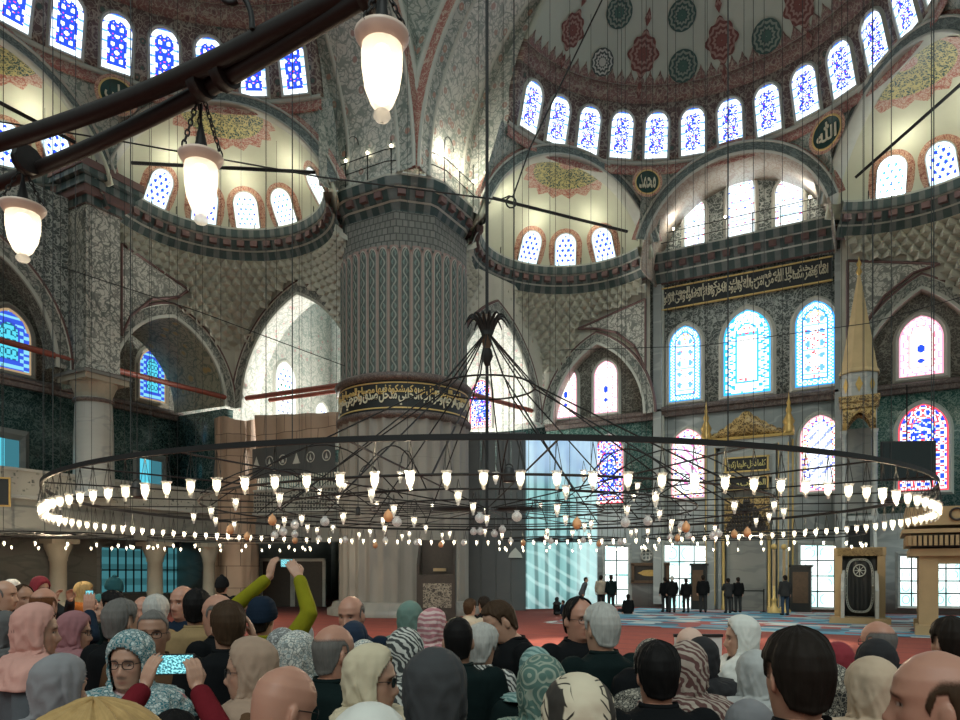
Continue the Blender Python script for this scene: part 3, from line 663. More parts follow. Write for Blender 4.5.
# ---------------------------------------------------------------- cornices with iron walkway
PROF=[(0,17.1,0),(.16,17.14,1),(.2,17.28,2),(.34,17.55,0),(.42,17.6,3),(.46,17.66,2),(.62,18.0,0),(.72,18.04,3),(.76,18.1,2),(.82,18.42,0),(.84,18.5,3),(.3,18.52,3),(-.4,18.5,0)]
def cornice_path(pts,nrm,closed=False):
    pts=np.asarray(pts,float); nrm=np.asarray(nrm,float); mb=MB(); L=np.r_[0,np.cumsum(np.linalg.norm(np.diff(pts,axis=0),axis=1))]
    for k in range(len(PROF)-1):
        (o0,z0,_),(o1,z1,m)=PROF[k],PROF[k+1]; G=np.zeros((len(pts),2,3)); U=np.zeros((len(pts),2,2))
        for j,(o,z) in enumerate(((o0,z0),(o1,z1))): G[:,j,:2]=pts+nrm*o; G[:,j,2]=z; U[:,j,0]=L; U[:,j,1]=z
        mb.grid(G,U,{0:0,1:1,2:0,3:2}[m],smooth=False)
    # corbel blocks under the walkway
    s=np.arange(.3,L[-1],.72)
    for q in s:
        i=min(np.searchsorted(L,q)-1,len(pts)-2); f=(q-L[i])/(L[i+1]-L[i]+1e-9); p=pts[i]*(1-f)+pts[i+1]*f; n=nrm[i]*(1-f)+nrm[i+1]*f; n/=np.linalg.norm(n)
        mb.box((*(p+n*.55),17.84),(.30,.34,.26),math.atan2(n[1],n[0]),3)
    return trim(mb,[M['cornice'],M['cornice_line'],M['arch_light'],M['cornice_line']])
def railing(pts,nrm,label,hooks=True,step=1.15,off=.66):
    pts=np.asarray(pts,float)+np.asarray(nrm)*off; L=np.r_[0,np.cumsum(np.linalg.norm(np.diff(pts,axis=0),axis=1))]
    root=tag(empty('walkway_railing',(*pts[len(pts)//2],ZCOR)),label,'railing'); o0=np.array([*pts[len(pts)//2],ZCOR])
    mb=MB(); n=max(2,int(L[-1]/step)+1); sp=np.linspace(0,L[-1],n); X=np.array([np.interp(sp,L,pts[:,k]) for k in range(2)]).T
    for h in (.5,1.0): mb.tube(np.c_[pts,np.full(len(pts),ZCOR+h)]-o0,.022,5)
    hk=MB()
    for i,p in enumerate(X):
        mb.tube([(*p,ZCOR-.02)-o0,(*p,ZCOR+1.05)-o0],.024,5)
        if hooks and i%2==0:
            a=np.linspace(0,pi,9); j=min(i+1,n-1) if i<n-1 else i-1; t=X[j]-p; t=t/(np.linalg.norm(t)+1e-9)
            c=[(*p,ZCOR+1.0)-o0,(*p,ZCOR+1.6)-o0]+[np.array([*(p+t*.35*(1-math.cos(x))),ZCOR+1.6+.45*math.sin(x)])-o0 for x in a[1:]]
            b=MB(); b.tube(c,.018,5); b.build('hook_pole',M['iron'],root)
    mb.build('rails',M['iron'],root)
    for i,p in enumerate(X):
        b=MB(); b.lathe([(.005,-.06),(.05,-.03),(.055,.02),(.03,.06),(.004,.075)],(0,0,0),8); b.build('bulb',M['tinybulb'],root,loc=np.array([*p,ZCOR+1.12])-o0)
    return root
def arcpath(E,az,r,a0,a1,n=41):
    a=np.linspace(az+R(a0),az+R(a1),n); pts=np.c_[E[0]+r*np.sin(a),E[1]+r*np.cos(a)]; nr=-np.c_[np.sin(a),np.cos(a)]; return pts,nr
p,n=arcpath(EQ,AZ,5.05,-84,88); cornice_path(p,n); railing(p,n,'iron walkway railing with small bulbs above the curved niche behind the great pillar')
p,n=arcpath(EL,R(-35),5.05,-88,84); cornice_path(p,n); railing(p,n,'iron walkway railing with small bulbs on the curved cornice left of the great pillar')
p,n=arcpath(EM,R(-90),4.6,20,90,21); cornice_path(p,n); railing(p,n,'iron walkway railing with small bulbs on the cornice at the far left',False)
p,n=arcpath(ER,-AZ,5.05,-88,80); cornice_path(p,n); railing(p,n,'iron walkway railing with small bulbs on the cornice right of the prayer niche')
pts=np.array([(-10.9,37.95),(-9,37.95),(-6.4,37.95),(-4,37.95),(-1.9,37.95)]); nn=np.tile([0,-1.0],(5,1)); cornice_path(pts,nn); railing(pts,nn,'straight iron walkway railing with small bulbs above the long inscription',False)
th=np.linspace(R(-150),R(105),86); rr=np.array([rpoly(t_,2.2,.95) for t_ in th]); pts=np.c_[PIL[0]+rr*np.cos(th),PIL[1]+rr*np.sin(th)]
def polynorm(th): 
    x,y=math.cos(th),math.sin(th); h,c=2.2,.95
    if (2*h-c)/(abs(x)+abs(y))<h/max(abs(x),abs(y)): return np.array([math.copysign(.7071,x),math.copysign(.7071,y)])*1.0
    return np.array([math.copysign(1,x),0]) if abs(x)>abs(y) else np.array([0,math.copysign(1,y)])
nn=np.array([np.array([math.cos(t_),math.sin(t_)])*.25+polynorm(t_)*.75 for t_ in th]); nn/=np.linalg.norm(nn,axis=1)[:,None]
cornice_path(pts,nn); railing(pts,nn,'iron walkway railing with small bulbs crowning the great pillar',off=.86)
# ---------------------------------------------------------------- arch walls under the cornices
def parch(w,h,n=25):
    """half width w, rise h -> points (s,z) left to right of a slightly pointed arch"""
    if h<w: h=w
    r=(w*w+h*h)/(2*w); zz=h*np.sin(np.linspace(0,pi/2,n)); x=np.sqrt(np.clip(r*r-zz**2,0,None))-(r-w); L=np.c_[-x,zz]; return np.r_[L,np.c_[x,zz][::-1][1:]]
def arch_wall(name,p0,p1,ztop,s0,s1,zs,za,dep,n,face,soff,jamb=None,band='archband'):
    p0=np.asarray(p0,float);p1=np.asarray(p1,float);n=np.asarray(n,float);n/=np.linalg.norm(n); L=np.linalg.norm(p1-p0); t=(p1-p0)/L
    A=parch((s1-s0)/2,za-zs); A[:,0]+=(s0+s1)/2; A[:,1]+=zs
    pt=lambda s,z,o=0.0: (*(p0+t*s+n*o),z)
    mb=MB(); zl=zs if jamb is None else jamb
    G=np.array([[pt(s,z),pt(s,ztop)] for s,z in A]); U=np.array([[(s,z),(s,ztop)] for s,z in A]); mb.grid(G,U,0)
    for a,b in((0,s0),(s1,L)):
        G=np.array([[pt(a,zl),pt(a,ztop)],[pt(b,zl),pt(b,ztop)]]); mb.grid(G,[[(a,zl),(a,ztop)],[(b,zl),(b,ztop)]],0)
    C=np.r_[[(s0,zl)],A,[(s1,zl)]] if zl<zs else A
    G=np.array([[pt(s,z,-dep*q) for s,z in C] for q in (0,.5,1)]); l=np.r_[0,np.cumsum(np.linalg.norm(np.diff(C,axis=0),axis=1))]; U=np.zeros((3,len(C),2)); U[:,:,1]=l; U[:,:,0]=np.array([0,dep/2,dep])[:,None]; mb.grid(G,U,1)
    o=struct(name,mb,[M[face],M[soff]])
    # archivolt bands
    B=MB(); c0=np.array([(s0+s1)/2,zs]); 
    def off(k): 
        D=A-c0; return c0+D*(1+k/np.maximum(np.linalg.norm(D,axis=1),.1))[:,None]
    for (k0,o0),(k1,o1),mi in (((-.02,-.05),(-.02,.06),1),((-.02,.06),(.12,.07),1),((.12,.05),(.55,.05),0),((.55,.05),(.58,.1),1),((.58,.1),(.68,.1),2),((.68,.1),(.72,0),2)):
        G=np.array([[pt(s,z,o_) for s,z in off(k)] for k,o_ in((k0,o0),(k1,o1))]); U=np.zeros(G.shape[:2]+(2,)); U[:,:,1]=np.linspace(0,(s1-s0)*1.7,len(A)); U[1,:,0]=abs(k1-k0); B.grid(G,U,mi)
    trim(B,[M[band],M['arch_light'],M['cornice_line']]); return o
M['archband']=arab('black_white_arch_band',(.34,.35,.31),(.05,.065,.06),(.10,.13,.12),2.6,.13,.26)
A_=np.array([-29.2,26.0]); B_p=np.array([-17.0,37.2]); ML=np.array([-29.6,18.9])
M['arch_gold']=arab('ochre_soffit_paint',(.40,.38,.27),(.12,.16,.12),(.50,.34,.12),1.5,.08,.24)
arch_wall('wall_left_bay',ML,A_,17.4,.7,6.5,ZTRIM,13.95,3.6,(1,.06),'muqarnas','arch_gold')
arch_wall('wall_pier_to_pillar',A_,(-21.3,26.6),17.4,.5,7.6,ZTRIM,15.5,1.3,(.08,-1),'muqarnas','vault_white')
arch_wall('wall_pillar_to_pier',(-18.6,30.0),B_p,17.4,.3,6.6,ZTRIM,15.5,1.3,(1,-.2),'muqarnas','vault_white')
arch_wall('wall_front_bay',B_p+np.array([.0,.3]),(-10.9,37.5),17.4,.5,5.75,ZTRIM,14.4,.7,(0,-1),'muqarnas','arch_peach')
arch_wall('wall_front_right_bay',(-1.9,37.5),(4.4,37.5),17.4,.75,5.7,ZTRIM,14.5,.7,(0,-1),'muqarnas','arch_peach')
arch_wall('wall_left_middle_bay',(-29.6,8.5),(-29.6,17.6),17.4,1.0,8.6,ZTRIM,14.6,.8,(1,0),'tilewall','tilewall2')
# framed corner panels above the arches
def panel(P0,P1,n,z0,z1,shape,name):
    pass
# ---------------------------------------------------------------- muqarnas pendentives
def muqarnas(E,az,r,walls,arches,name,zlo=13.2,rows=9,a0=-84,a1=84,nc=23,mat='muqarnas',pan=None):
    mb=MB(); rows+=2; nc+=4; zt=np.linspace(17.15,zlo,rows+1)
    def rad(a,f):
        d=dirv(a); q=[]
        for (w0,nrm) in walls:
            den=d@nrm
            if den>1e-3: q.append(((w0-E)@nrm)/den)
        R1=min(min(q) if q else 9,8.5); R1=max(R1,r-.3); return r*(1-f)+R1*f
    def blocked(p,z):
        if pan is not None:
            s=abs((p-pan[0])@pan[1])
            if s<4.1 and z<16.55-.26*s: return True
        for (q0,q1,s0,s1,zs,za) in arches:
            t=(q1-q0)/np.linalg.norm(q1-q0); s=(p-q0)@t; w=(s1-s0)/2+.5; h=za-zs+.5; x=abs(s-(s0+s1)/2)
            if x<w:
                rr=(w*w+h*h)/(2*w); zz=math.sqrt(max(0,rr*rr-(x+rr-w)**2))
                if z<zs+zz: return True
        return False
    for k in range(rows):
        f0,f1=(k/rows)**1.15,((k+1)/rows)**1.15; z0,z1=zt[k],zt[k+1]; sh=(k%2)*.5; A=R(a1-a0)/nc
        for c in range(nc):
            aL=az+R(a0)+(c+sh)*A; aR=aL+A; aC=(aL+aR)/2
            def P(a,f,z,o=0.0):
                q=rad(a,f)+o; d=dirv(a); return np.array([E[0]+d[0]*q,E[1]+d[1]*q,z])
            bc=P(aC,f1,z1)
            if blocked(bc[:2],(z1+z0)/2): continue
            TL,TR,TC=P(aL,f0,z0,.0),P(aR,f0,z0,.0),P(aC,f0,z0-.12,.32)
            BL,BR,BC=P(aL,f1,z1,-.12),P(aR,f1,z1,-.12),P(aC,f1,z1,.20)
            ML_,MR_=P(aL,f0*.35+f1*.65,z1+(z0-z1)*.28,-.20),P(aR,f0*.35+f1*.65,z1+(z0-z1)*.28,-.20)
            mb.add([TL,TC,TR,BL,BC,BR,ML_,MR_],[(0,6,4,1),(1,4,7,2),(6,3,4),(7,4,5),(0,1,2)],None,0,False)
    return struct(name,mb,M[mat])
E_=lambda x:np.asarray(x,float)
arL=[(ML,A_,.7,6.5,ZTRIM,13.95),(A_,E_((-21.3,26.6)),.5,7.6,ZTRIM,15.5)]
muqarnas(EL,R(-35),4.75,[(A_+np.array([0,.0]),E_((-1,0))),(A_+np.array([0,.1]),E_((0,1)))],arL,'ceiling_muqarnas_left',nc=26,a0=-76,pan=(ML,E_((0,1))))
arQ=[(E_((-18.6,30.0)),B_p,.3,6.6,ZTRIM,15.5),(B_p+np.array([0,.3]),E_((-10.9,37.5)),.5,5.75,ZTRIM,14.4)]
muqarnas(EQ,AZ,4.75,[(B_p+np.array([-.6,0]),E_((-.98,.2))),(B_p+np.array([0,.2]),E_((0,1)))],arQ,'ceiling_muqarnas_front',nc=26,pan=(E_((-10.9,37.5)),E_((1,0))))
arR=[(E_((-1.9,37.5)),E_((4.4,37.5)),.75,5.7,ZTRIM,14.5)]
muqarnas(ER,-AZ,4.75,[(E_((4.6,36)),E_((.98,.2))),(E_((2,37.4)),E_((0,1)))],arR,'ceiling_muqarnas_right',nc=26,pan=(E_((-1.9,37.5)),E_((1,0))))
arM=[(E_((-29.6,8.5)),E_((-29.6,17.6)),1.0,8.6,ZTRIM,14.6)]
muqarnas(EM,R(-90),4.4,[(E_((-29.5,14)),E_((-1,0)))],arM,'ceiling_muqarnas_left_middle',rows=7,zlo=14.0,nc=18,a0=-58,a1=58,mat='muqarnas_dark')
# ================================================================= FITTINGS OF THE HALL
# ---------------------------------------------------------------- lettering
AR={'ث':(0xFE99,0xFE9A,0xFE9B,0xFE9C),'ض':(0xFEBD,0xFEBE,0xFEBF,0xFEC0),'ا':(0xFE8D,0xFE8E,0,0),'ب':(0xFE8F,0xFE90,0xFE91,0xFE92),'ت':(0xFE95,0xFE96,0xFE97,0xFE98),'ة':(0xFE93,0xFE94,0,0),'ح':(0xFEA1,0xFEA2,0xFEA3,0xFEA4),'خ':(0xFEA5,0xFEA6,0xFEA7,0xFEA8),'ج':(0xFE9D,0xFE9E,0xFE9F,0xFEA0),'د':(0xFEA9,0xFEAA,0,0),'ذ':(0xFEAB,0xFEAC,0,0),'ر':(0xFEAD,0xFEAE,0,0),'ز':(0xFEAF,0xFEB0,0,0),'س':(0xFEB1,0xFEB2,0xFEB3,0xFEB4),'ش':(0xFEB5,0xFEB6,0xFEB7,0xFEB8),'ص':(0xFEB9,0xFEBA,0xFEBB,0xFEBC),'ط':(0xFEC1,0xFEC2,0xFEC3,0xFEC4),'ع':(0xFEC9,0xFECA,0xFECB,0xFECC),'ف':(0xFED1,0xFED2,0xFED3,0xFED4),'ق':(0xFED5,0xFED6,0xFED7,0xFED8),'ك':(0xFED9,0xFEDA,0xFEDB,0xFEDC),'ل':(0xFEDD,0xFEDE,0xFEDF,0xFEE0),'م':(0xFEE1,0xFEE2,0xFEE3,0xFEE4),'ن':(0xFEE5,0xFEE6,0xFEE7,0xFEE8),'ه':(0xFEE9,0xFEEA,0xFEEB,0xFEEC),'و':(0xFEED,0xFEEE,0,0),'ي':(0xFEF1,0xFEF2,0xFEF3,0xFEF4),'ى':(0xFEEF,0xFEF0,0,0)}
def shape(t):
    out=[]
    for w in t.split(' '):
        g=[]
        for i,ch in enumerate(w):
            f=AR[ch]; pj=i>0 and AR[w[i-1]][2]; nj=i<len(w)-1 and f[2]
            g.append(chr(f[3 if pj and nj else 1 if pj else 2 if nj else 0]))
        out.append(''.join(reversed(g)))
    return ' '.join(reversed(out))
def text_mesh(t,size=1.0,space=1.0,off=.012,ext=.02):
    c=bpy.data.curves.new('lettering','FONT'); c.body=t; c.size=size; c.space_word=.55; c.space_character=space; c.offset=off; c.extrude=ext; c.resolution_u=3
    o=bpy.data.objects.new('lettering',c); COL.objects.link(o); bpy.context.view_layer.update()
    dg=bpy.context.evaluated_depsgraph_get(); me=bpy.data.meshes.new_from_object(o.evaluated_get(dg)); bpy.data.objects.remove(o)
    V=np.zeros(len(me.vertices)*3); me.vertices.foreach_get('co',V); return me,V.reshape(-1,3)
def setco(me,V): me.vertices.foreach_set('co',np.asarray(V,float).ravel()); me.update()
def lettering(t,w,h,name,mat,parent=None,place=None,kind=None,double=True,ext=.02):
    """fit text into w x h in its local x,z plane facing -Y; place(V)->V bends it"""
    me,V=text_mesh(t,1.0,.96,.018,ext); me.materials.append(M[mat])
    lo,hi=V.min(0),V.max(0); V=V.copy(); V[:,0]=((V[:,0]-lo[0])/(hi[0]-lo[0])-.5)*w; V[:,1]=(V[:,1]-lo[1])/(hi[1]-lo[1])*h
    Q=np.c_[V[:,0],-V[:,2],V[:,1]]
    if place is not None: Q=place(Q)
    setco(me,Q); o=bpy.data.objects.new(name,me); link(o,parent)
    if kind: o['kind']=kind
    return o
V1=shape('انما يعمر مساجد الله من امن بالله واليوم الاخر واقام الصلوة واتى الزكوة'); V1b=shape('ولم يخش الا الله فعسى اولئك ان يكونوا من المهتدين'.replace('ئ','ي'))
V2=shape('بسم الله الرحمن الرحيم وقل رب ادخلني مدخل صدق واخرجني مخرج صدق')
V2b=shape('الله نور السموات والارض مثل نوره كمشكوة فيها مصباح المصباح في زجاجة')
# long inscription over the three tall windows
mb=MB(); pw=8.3; zc=16.35; mb.box((0,0,0),(pw,.08,1.06),0,0); 
for dz in (-.56,.56): mb.box((0,-.03,dz),(pw+.1,.12,.07),0,1)
ins=mb.build('inscription_panel',[M['black'],M['goldmat']],None,None,(X0-.05,YW-.12,zc)); tag(ins,'long black panel of cream calligraphy over the three tall windows','inscription')
lettering(V1+' ',pw-.3,.72,'lettering','cream_letter',ins,lambda Q:Q+np.array([0,-.05,-.44])); lettering(V1b,pw-.5,.5,'lettering','cream_letter',ins,lambda Q:Q+np.array([0,-.055,-.06]))
# calligraphy round the pillar
def wrap(off,z0,rot=0):
    azc=math.atan2(-PIL[1],-PIL[0])+rot
    def f(Q):
        a=azc+Q[:,0]/2.97; r=2.965+off-Q[:,1]; return np.c_[PIL[0]+r*np.cos(a),PIL[1]+r*np.sin(a),Q[:,2]+z0]
    return f
lettering(V2,9.2,.74,'lettering','cream_letter',pil,wrap(.0,8.93)); lettering(V2b,9.0,.5,'lettering','goldmat',pil,wrap(.005,9.30))
# roundels on the spandrels
def roundel(P,n,r,txt,label,tilt=0):
    mb=MB(); mb.lathe([(0,0),(r*.74,0),(r*.74,.03)],(0,0,0),40,0); mb.lathe([(r*.74,.03),(r*.8,.05),(r*.84,.02)],(0,0,0),40,1); mb.lathe([(r*.84,.02),(r,.01)],(0,0,0),40,2)
    for V in mb.v: V[:]=np.c_[V[:,0],-V[:,2],V[:,1]]
    o=mb.build('calligraphy_roundel',[M['greenground'],M['goldmat'],M['surround']]); rz=math.atan2(n[0],-n[1]); o.location=P; o.rotation_euler=(tilt,0,rz)
    tag(o,label,'roundel'); lettering(txt,r*1.1,r*.95,'lettering','cream_letter',o,lambda Q:Q+np.array([0,-.02,-r*.42])); return o
def ringpt(px,py,C,Rb):
    p=on_circle(px,C,dome_r(Rb,ZRING)-.02); d=p@FWD; n=(C-p)/np.linalg.norm(C-p); return np.array([p[0],p[1],EYE+(HOR-py)/FOC*d]),n
MUH=shape('محمد'); ALL='\uFDF2'
P,n=ringpt(646,186,CQ,RQ); roundel(P+np.array([*n*.35,0]),n,.72,MUH,'green roundel with the name of the prophet, above the corner of the long inscription')
P,n=ringpt(832,135,CQ,RQ); roundel(P+np.array([*n*.35,0]),n,.85,ALL,'green roundel with the divine name, right of the three pale arch windows')
P,n=ringpt(116,100,CL,RL); roundel(P+np.array([*n*.35,0]),n,.80,shape('علي'),'green roundel between the two left niche arches, partly hidden by an iron tube')
# ornaments on the half dome above the prayer niche
def dome_hit(px,py,C,Rb):
    u=(px-480)/FOC; D=np.array([*(FWD+u*RGT),(HOR-py)/FOC]); O=np.array([0,0,EYE]); best=None
    for t in np.linspace(20,60,4001):
        p=O+D*t; z=p[2]
        if z>29.4: break
        if z<24: continue
        if np.linalg.norm(p[:2]-C)>dome_r(Rb,z) and p[1]>C[1]-1: best=p; break
    return best
ROS=NT('painted_rosette_green'); 
def rosette_mat(name,bg,fg,mid):
    n=NT(name); v=n.coord('UV'); x,y,z=n.sep(v); d=n.math('SQRT',n.math('ADD',n.math('MULTIPLY',x,x),n.math('MULTIPLY',y,y))); a=n.math('ARCTAN2',y,x); p=n.math('ABSOLUTE',n.math('SINE',n.math('MULTIPLY',a,6.0)))
    s=n.math('ADD',d,n.math('MULTIPLY',p,.12)); w=n.math('FRACT',n.math('MULTIPLY',s,3.2)); c=n.mix(n.step(w,.45,.6),bg,fg); c=n.mix(n.step(d,.34,.28),c,mid); return n.done(c,.8)
M['ros_g']=rosette_mat('green_painted_rosette',(.035,.08,.07),(.20,.24,.20),(.05,.11,.09)); M['ros_m']=rosette_mat('maroon_painted_rosette',(.13,.045,.04),(.27,.18,.15),(.16,.06,.05)); M['ros_w']=rosette_mat('grey_painted_rosette',(.05,.07,.065),(.42,.44,.40),(.40,.42,.38))
def ornament(px,py,r,mat,label,points=False):
    p=dome_hit(px,py,CQ,RQ)
    if p is None: return
    c0=np.array([*CQ,20.5]); nrm=(c0-p)/np.array([RQ**2,RQ**2,81.0]); nrm/=np.linalg.norm(nrm); e1=np.cross(nrm,[0,0,1]); e1/=np.linalg.norm(e1); e2=np.cross(e1,nrm); e2*=-1 if e2[2]<0 else 1
    mb=MB(); n=48; a=np.linspace(0,2*pi,n,endpoint=False); rr=np.ones(n)
    if points: rr=.82+.14*np.abs(np.cos(2*a))+.10*np.cos(8*a); 
    ks=np.linspace(0.02,1,5); G=np.array([[k*r*q*np.array([math.cos(t),math.sin(t)*(1.25 if points else 1)]) for k in ks] for t,q in zip(a,rr)]); U=G/r
    V=p+G[...,0:1]*e1+G[...,1:2]*e2
    D=V-c0; sc_=np.sqrt((D[...,0]/(RQ*1.018))**2+(D[...,1]/(RQ*1.018))**2+(D[...,2]/9)**2); V=c0+D/sc_[...,None]*.994
    mb.grid(V,U,0,wu=True)
    if points:
        for sg in (1,-1):
            q=[p+e2*sg*r*1.15*1.25,p+e2*sg*r*1.5*1.25+e1*r*.22,p+e2*sg*r*2.0*1.25,p+e2*sg*r*1.5*1.25-e1*r*.22]
            q=[c0+(x-c0)/math.sqrt(((x-c0)[0]/(RQ*1.018))**2+((x-c0)[1]/(RQ*1.018))**2+((x-c0)[2]/9)**2)*.993 for x in q]; mb.add(q,[(0,1,2,3)],[(0,0),(.4,.4),(0,.8),(-.4,.4)],0,False)
    o=trim(mb,M[mat])
for a in ((619,12,.62,'ros_g'),(682,15,.62,'ros_g'),(767,36,.66,'ros_g'),(683,66,.66,'ros_g'),(602,62,.56,'ros_w')): ornament(*a,'')
for a in ((572,30,.62,'ros_m'),(643,54,.72,'ros_m'),(722,40,.72,'ros_m'),(800,4,.72,'ros_m')): ornament(*a,'',True)
# ---------------------------------------------------------------- windows of the walls
def wallwin(px,yb,yt,w,t,Y=YW,shape_='pointed',n=(0,-1),**k):
    p=onY(px,yb,Y); q=onY(px,yt,Y); return window(np.array([p[0],Y,p[2]]),n,w,q[2]-p[2],t,shape_,**k)
def leftwin(px,yb,yt,w,t,shape_='pointed',**k):
    p=onX(px,yb,XW); q=onX(px,yt,XW); return window(np.array([XW,p[1],p[2]]),(1,0),w,q[2]-p[2],t,shape_,**k)
wallwin(685,401,326,1.62,'side',fmat='plaster_pale',fw=.24); wallwin(747,394,310,2.25,'centre',fmat='plaster_pale',fw=.26); wallwin(815,386,301,1.75,'side',fmat='plaster_pale',fw=.26)
wallwin(566,418,367,1.35,'pink',fw=.2); wallwin(606,413,361,1.35,'pink',fw=.2); wallwin(921,376,316,1.72,'pink',fw=.26,fmat='plaster_pale')
wallwin(609.5,504,435,1.62,'multi',fw=.12); wallwin(688,498,429,1.7,'diag',fw=.18); wallwin(820,491,415,1.75,'diag2',fw=.22); wallwin(923,491,404,1.95,'multi',fw=.2)
wallwin(481,428,380,1.5,'multi',fw=.15)
leftwin(152,401,349,1.55,'dark',fw=.22,fmat='stone'); leftwin(8,371,308,1.9,'dark',fw=.25,fmat='stone'); leftwin(285,428,362,1.75,'exedots',fw=.2,fmat='plaster_pale'); leftwin(321,432,403,1.2,'exedots',fw=.15,fmat='plaster_pale')
# ground-floor windows with iron grilles
def gridcol(): pass
_old=glasscol
def glasscol(t,x,z,w,h,shape):
    if t=='day':
        q=math.sin(x*3.1)*math.sin(z*2.3+1); return (.78,.97,.95) if q>-.25 else (.45,.80,.78)
    if t=='dusk':
        q=math.sin(z*9); return (.02,.075,.085) if q>0 else (.012,.045,.05)
    if t=='slot': return (.05,.28,.36) if x<0 else (.02,.08,.10)
    return _old(t,x,z,w,h,shape)
wallwin(687,612,545,2.3,'day',shape_='rect',fmat='marble',fw=.22,bars=(3,4)); wallwin(826,607,545,2.2,'day',shape_='rect',fmat='marble',fw=.22,bars=(3,4)); wallwin(617,604,546,1.3,'day',shape_='rect',fmat='marble',fw=.2,bars=(2,4)); wallwin(917,606,556,1.3,'day',shape_='rect',fmat='marble',fw=.2,bars=(3,4)); wallwin(953,606,556,1.6,'day',shape_='rect',fmat='marble',fw=.2,bars=(3,4))
leftwin(125,592,548,2.6,'dusk','rect',fmat='marble_dark',fw=.2,bars=(6,2)); leftwin(183,592,548,2.9,'dusk','rect',fmat='marble_dark',fw=.2,bars=(7,2))
leftwin(4,471,438,1.2,'slot','rect',fmat='marble_dark',fw=.45); leftwin(150,488,460,1.3,'slot','rect',fmat='marble_dark',fw=.35)
# ---------------------------------------------------------------- left bays: piers, column, gallery
def pier(name,c,dx,dy,z0,z1,mats,cap=None):
    mb=MB(); mb.box((c[0],c[1],(z0+z1)/2),(dx,dy,z1-z0),0,0); 
    for z,e in ((z0+.12,.16),(z1-.12,.16)): mb.box((c[0],c[1],z),(dx+e,dy+e,.22),0,1)
    return struct(name,mb,mats)
pm=np.array([-29.35,18.55])
pier('wall_left_pier',pm,1.35,1.5,10.1,17.3,[M['panelO'] if 'panelO' in M else M['panel'],M['trim_paint']])
for a in range(2):
    mb=MB(); d=(-.70,0) if 0 else None
mb=MB()   # framed floral panels on the pier's two visible faces
mb.grid([[(-28.64,17.95,10.7),(-28.64,17.95,16.9)],[(-28.64,19.15,10.7),(-28.64,19.15,16.9)]],[[(0,0),(0,6.2)],[(1.2,0),(1.2,6.2)]],0)
mb.grid([[(-29.9,17.77,10.7),(-29.9,17.77,16.9)],[(-28.8,17.77,10.7),(-28.8,17.77,16.9)]],[[(3,0),(3,6.2)],[(4.2,0),(4.2,6.2)]],0); trim(mb,M['panel'])
mb=MB()
for z_,w_,m_ in ((17.25,1.7,0),(17.55,2.1,1),(17.85,2.3,0),(18.2,2.7,0),(18.42,2.8,1)): mb.box((*pm,z_),(w_,w_,.3),0,m_)
trim(mb,[M['cornice'],M['cornice_line']])
mb=MB(); cy=[(.92,5.0),(.92,5.25),(.82,5.3),(.80,5.5),(.77,7.5),(.72,9.0),(.72,9.05),(.78,9.08),(.78,9.2),(.72,9.22)]; mb.lathe(cy,(*pm,0),40,0)
mb.lathe([(.72,9.22),(.74,9.4),(.86,9.7),(.92,9.8),(.92,9.86)],(*pm,0),16,1,smooth=False); mb.box((*pm,9.98),(1.95,1.95,.24),0,1); mb.box((*pm,10.14),(2.15,2.15,.12),0,2); mb.lathe([(.77,9.02),(.81,9.06),(.81,9.16),(.77,9.2)],(*pm,0),32,3)
struct('column',mb,[M['marble'],M['stone'],M['capital'],M['trim_paint']])
# corner panel with scrolls between cornice and arch
def scrollpanel(pts,n,name='panel'):
    pts=np.array(pts,float); c=pts.mean(0); mb=MB(); n3=np.array([*n,0]); 
    V=[p+n3*.06 for p in pts]; t=np.cross(n3,[0,0,1]); UV=[((p-c)@t,p[2]) for p in pts]; mb.add(V,[tuple(range(len(pts)))],UV,0,False)
    L=np.r_[pts,pts[:1]]+n3*.07
    for a,b in zip(L[:-1],L[1:]): mb.tube([a,b],.065,4,1)
    return trim(mb,[M['panel'],M['cornice_line']])
scrollpanel([(-29.3,19.75,16.3),(-29.25,23.2,15.45),(-29.25,22.6,14.9),(-29.25,21.2,14.35),(-29.3,20.2,13.3),(-29.3,19.75,12.3)],(1,.06))
scrollpanel([(-14.9,37.4,15.35),(-11.1,37.4,16.3),(-11.1,37.4,12.6),(-11.7,37.4,13.9),(-12.7,37.4,14.8),(-13.9,37.4,15.2)],(0,-1))
scrollpanel([(-1.6,37.4,16.3),(2.0,37.4,15.4),(1.0,37.4,15.2),(-.1,37.4,14.4),(-1.0,37.4,13.1),(-1.6,37.4,12.0)],(0,-1))
# gallery
def parapet(p0,p1,z0,h,name='gallery_parapet',mat='parapet',t=.25):
    p0=np.asarray(p0,float);p1=np.asarray(p1,float); L=np.linalg.norm(p1-p0); a=math.atan2(p1[1]-p0[1],p1[0]-p0[0]); c=(p0+p1)/2; mb=MB()
    mb.box((*c,z0+h/2),(L,t,h),a,0); mb.box((*c,z0+h+.05),(L,t+.12,.1),a,1); mb.box((*c,z0+.04),(L,t+.14,.14),a,1); return struct('wall_'+name,mb,[M[mat],M['marble']])
def pierced():
    n=NT('pierced_marble_parapet'); p=n.coord('Object',(5.5,5.5,5.5)); e=n.voro(p,1.0,'DISTANCE_TO_EDGE',.35); c=n.mix(n.step(e,.20,.12),(.07,.08,.075),(.34,.34,.30)); return n.done(c,.6)
M['parapet']=pierced()
M['lattice']=arab('inlaid_lattice',(.02,.015,.012),(.30,.27,.21),(.2,.17,.13),6.0,.2,.2,.5,.2,.5,'Object')
mb=MB(); mb.box((-31.45,15,4.55),(3.9,24,.5),0,0); mb.box((-25.5,32.2,4.55),(15,11.6,.5),0,0); struct('floor_gallery',mb,[M['marble_dark']])
parapet((-29.45,4),(-29.45,26),4.8,1.05,'gallery_parapet_left'); parapet((-29.2,26.3),(-21.8,26.6),4.8,1.15,'gallery_parapet_front')
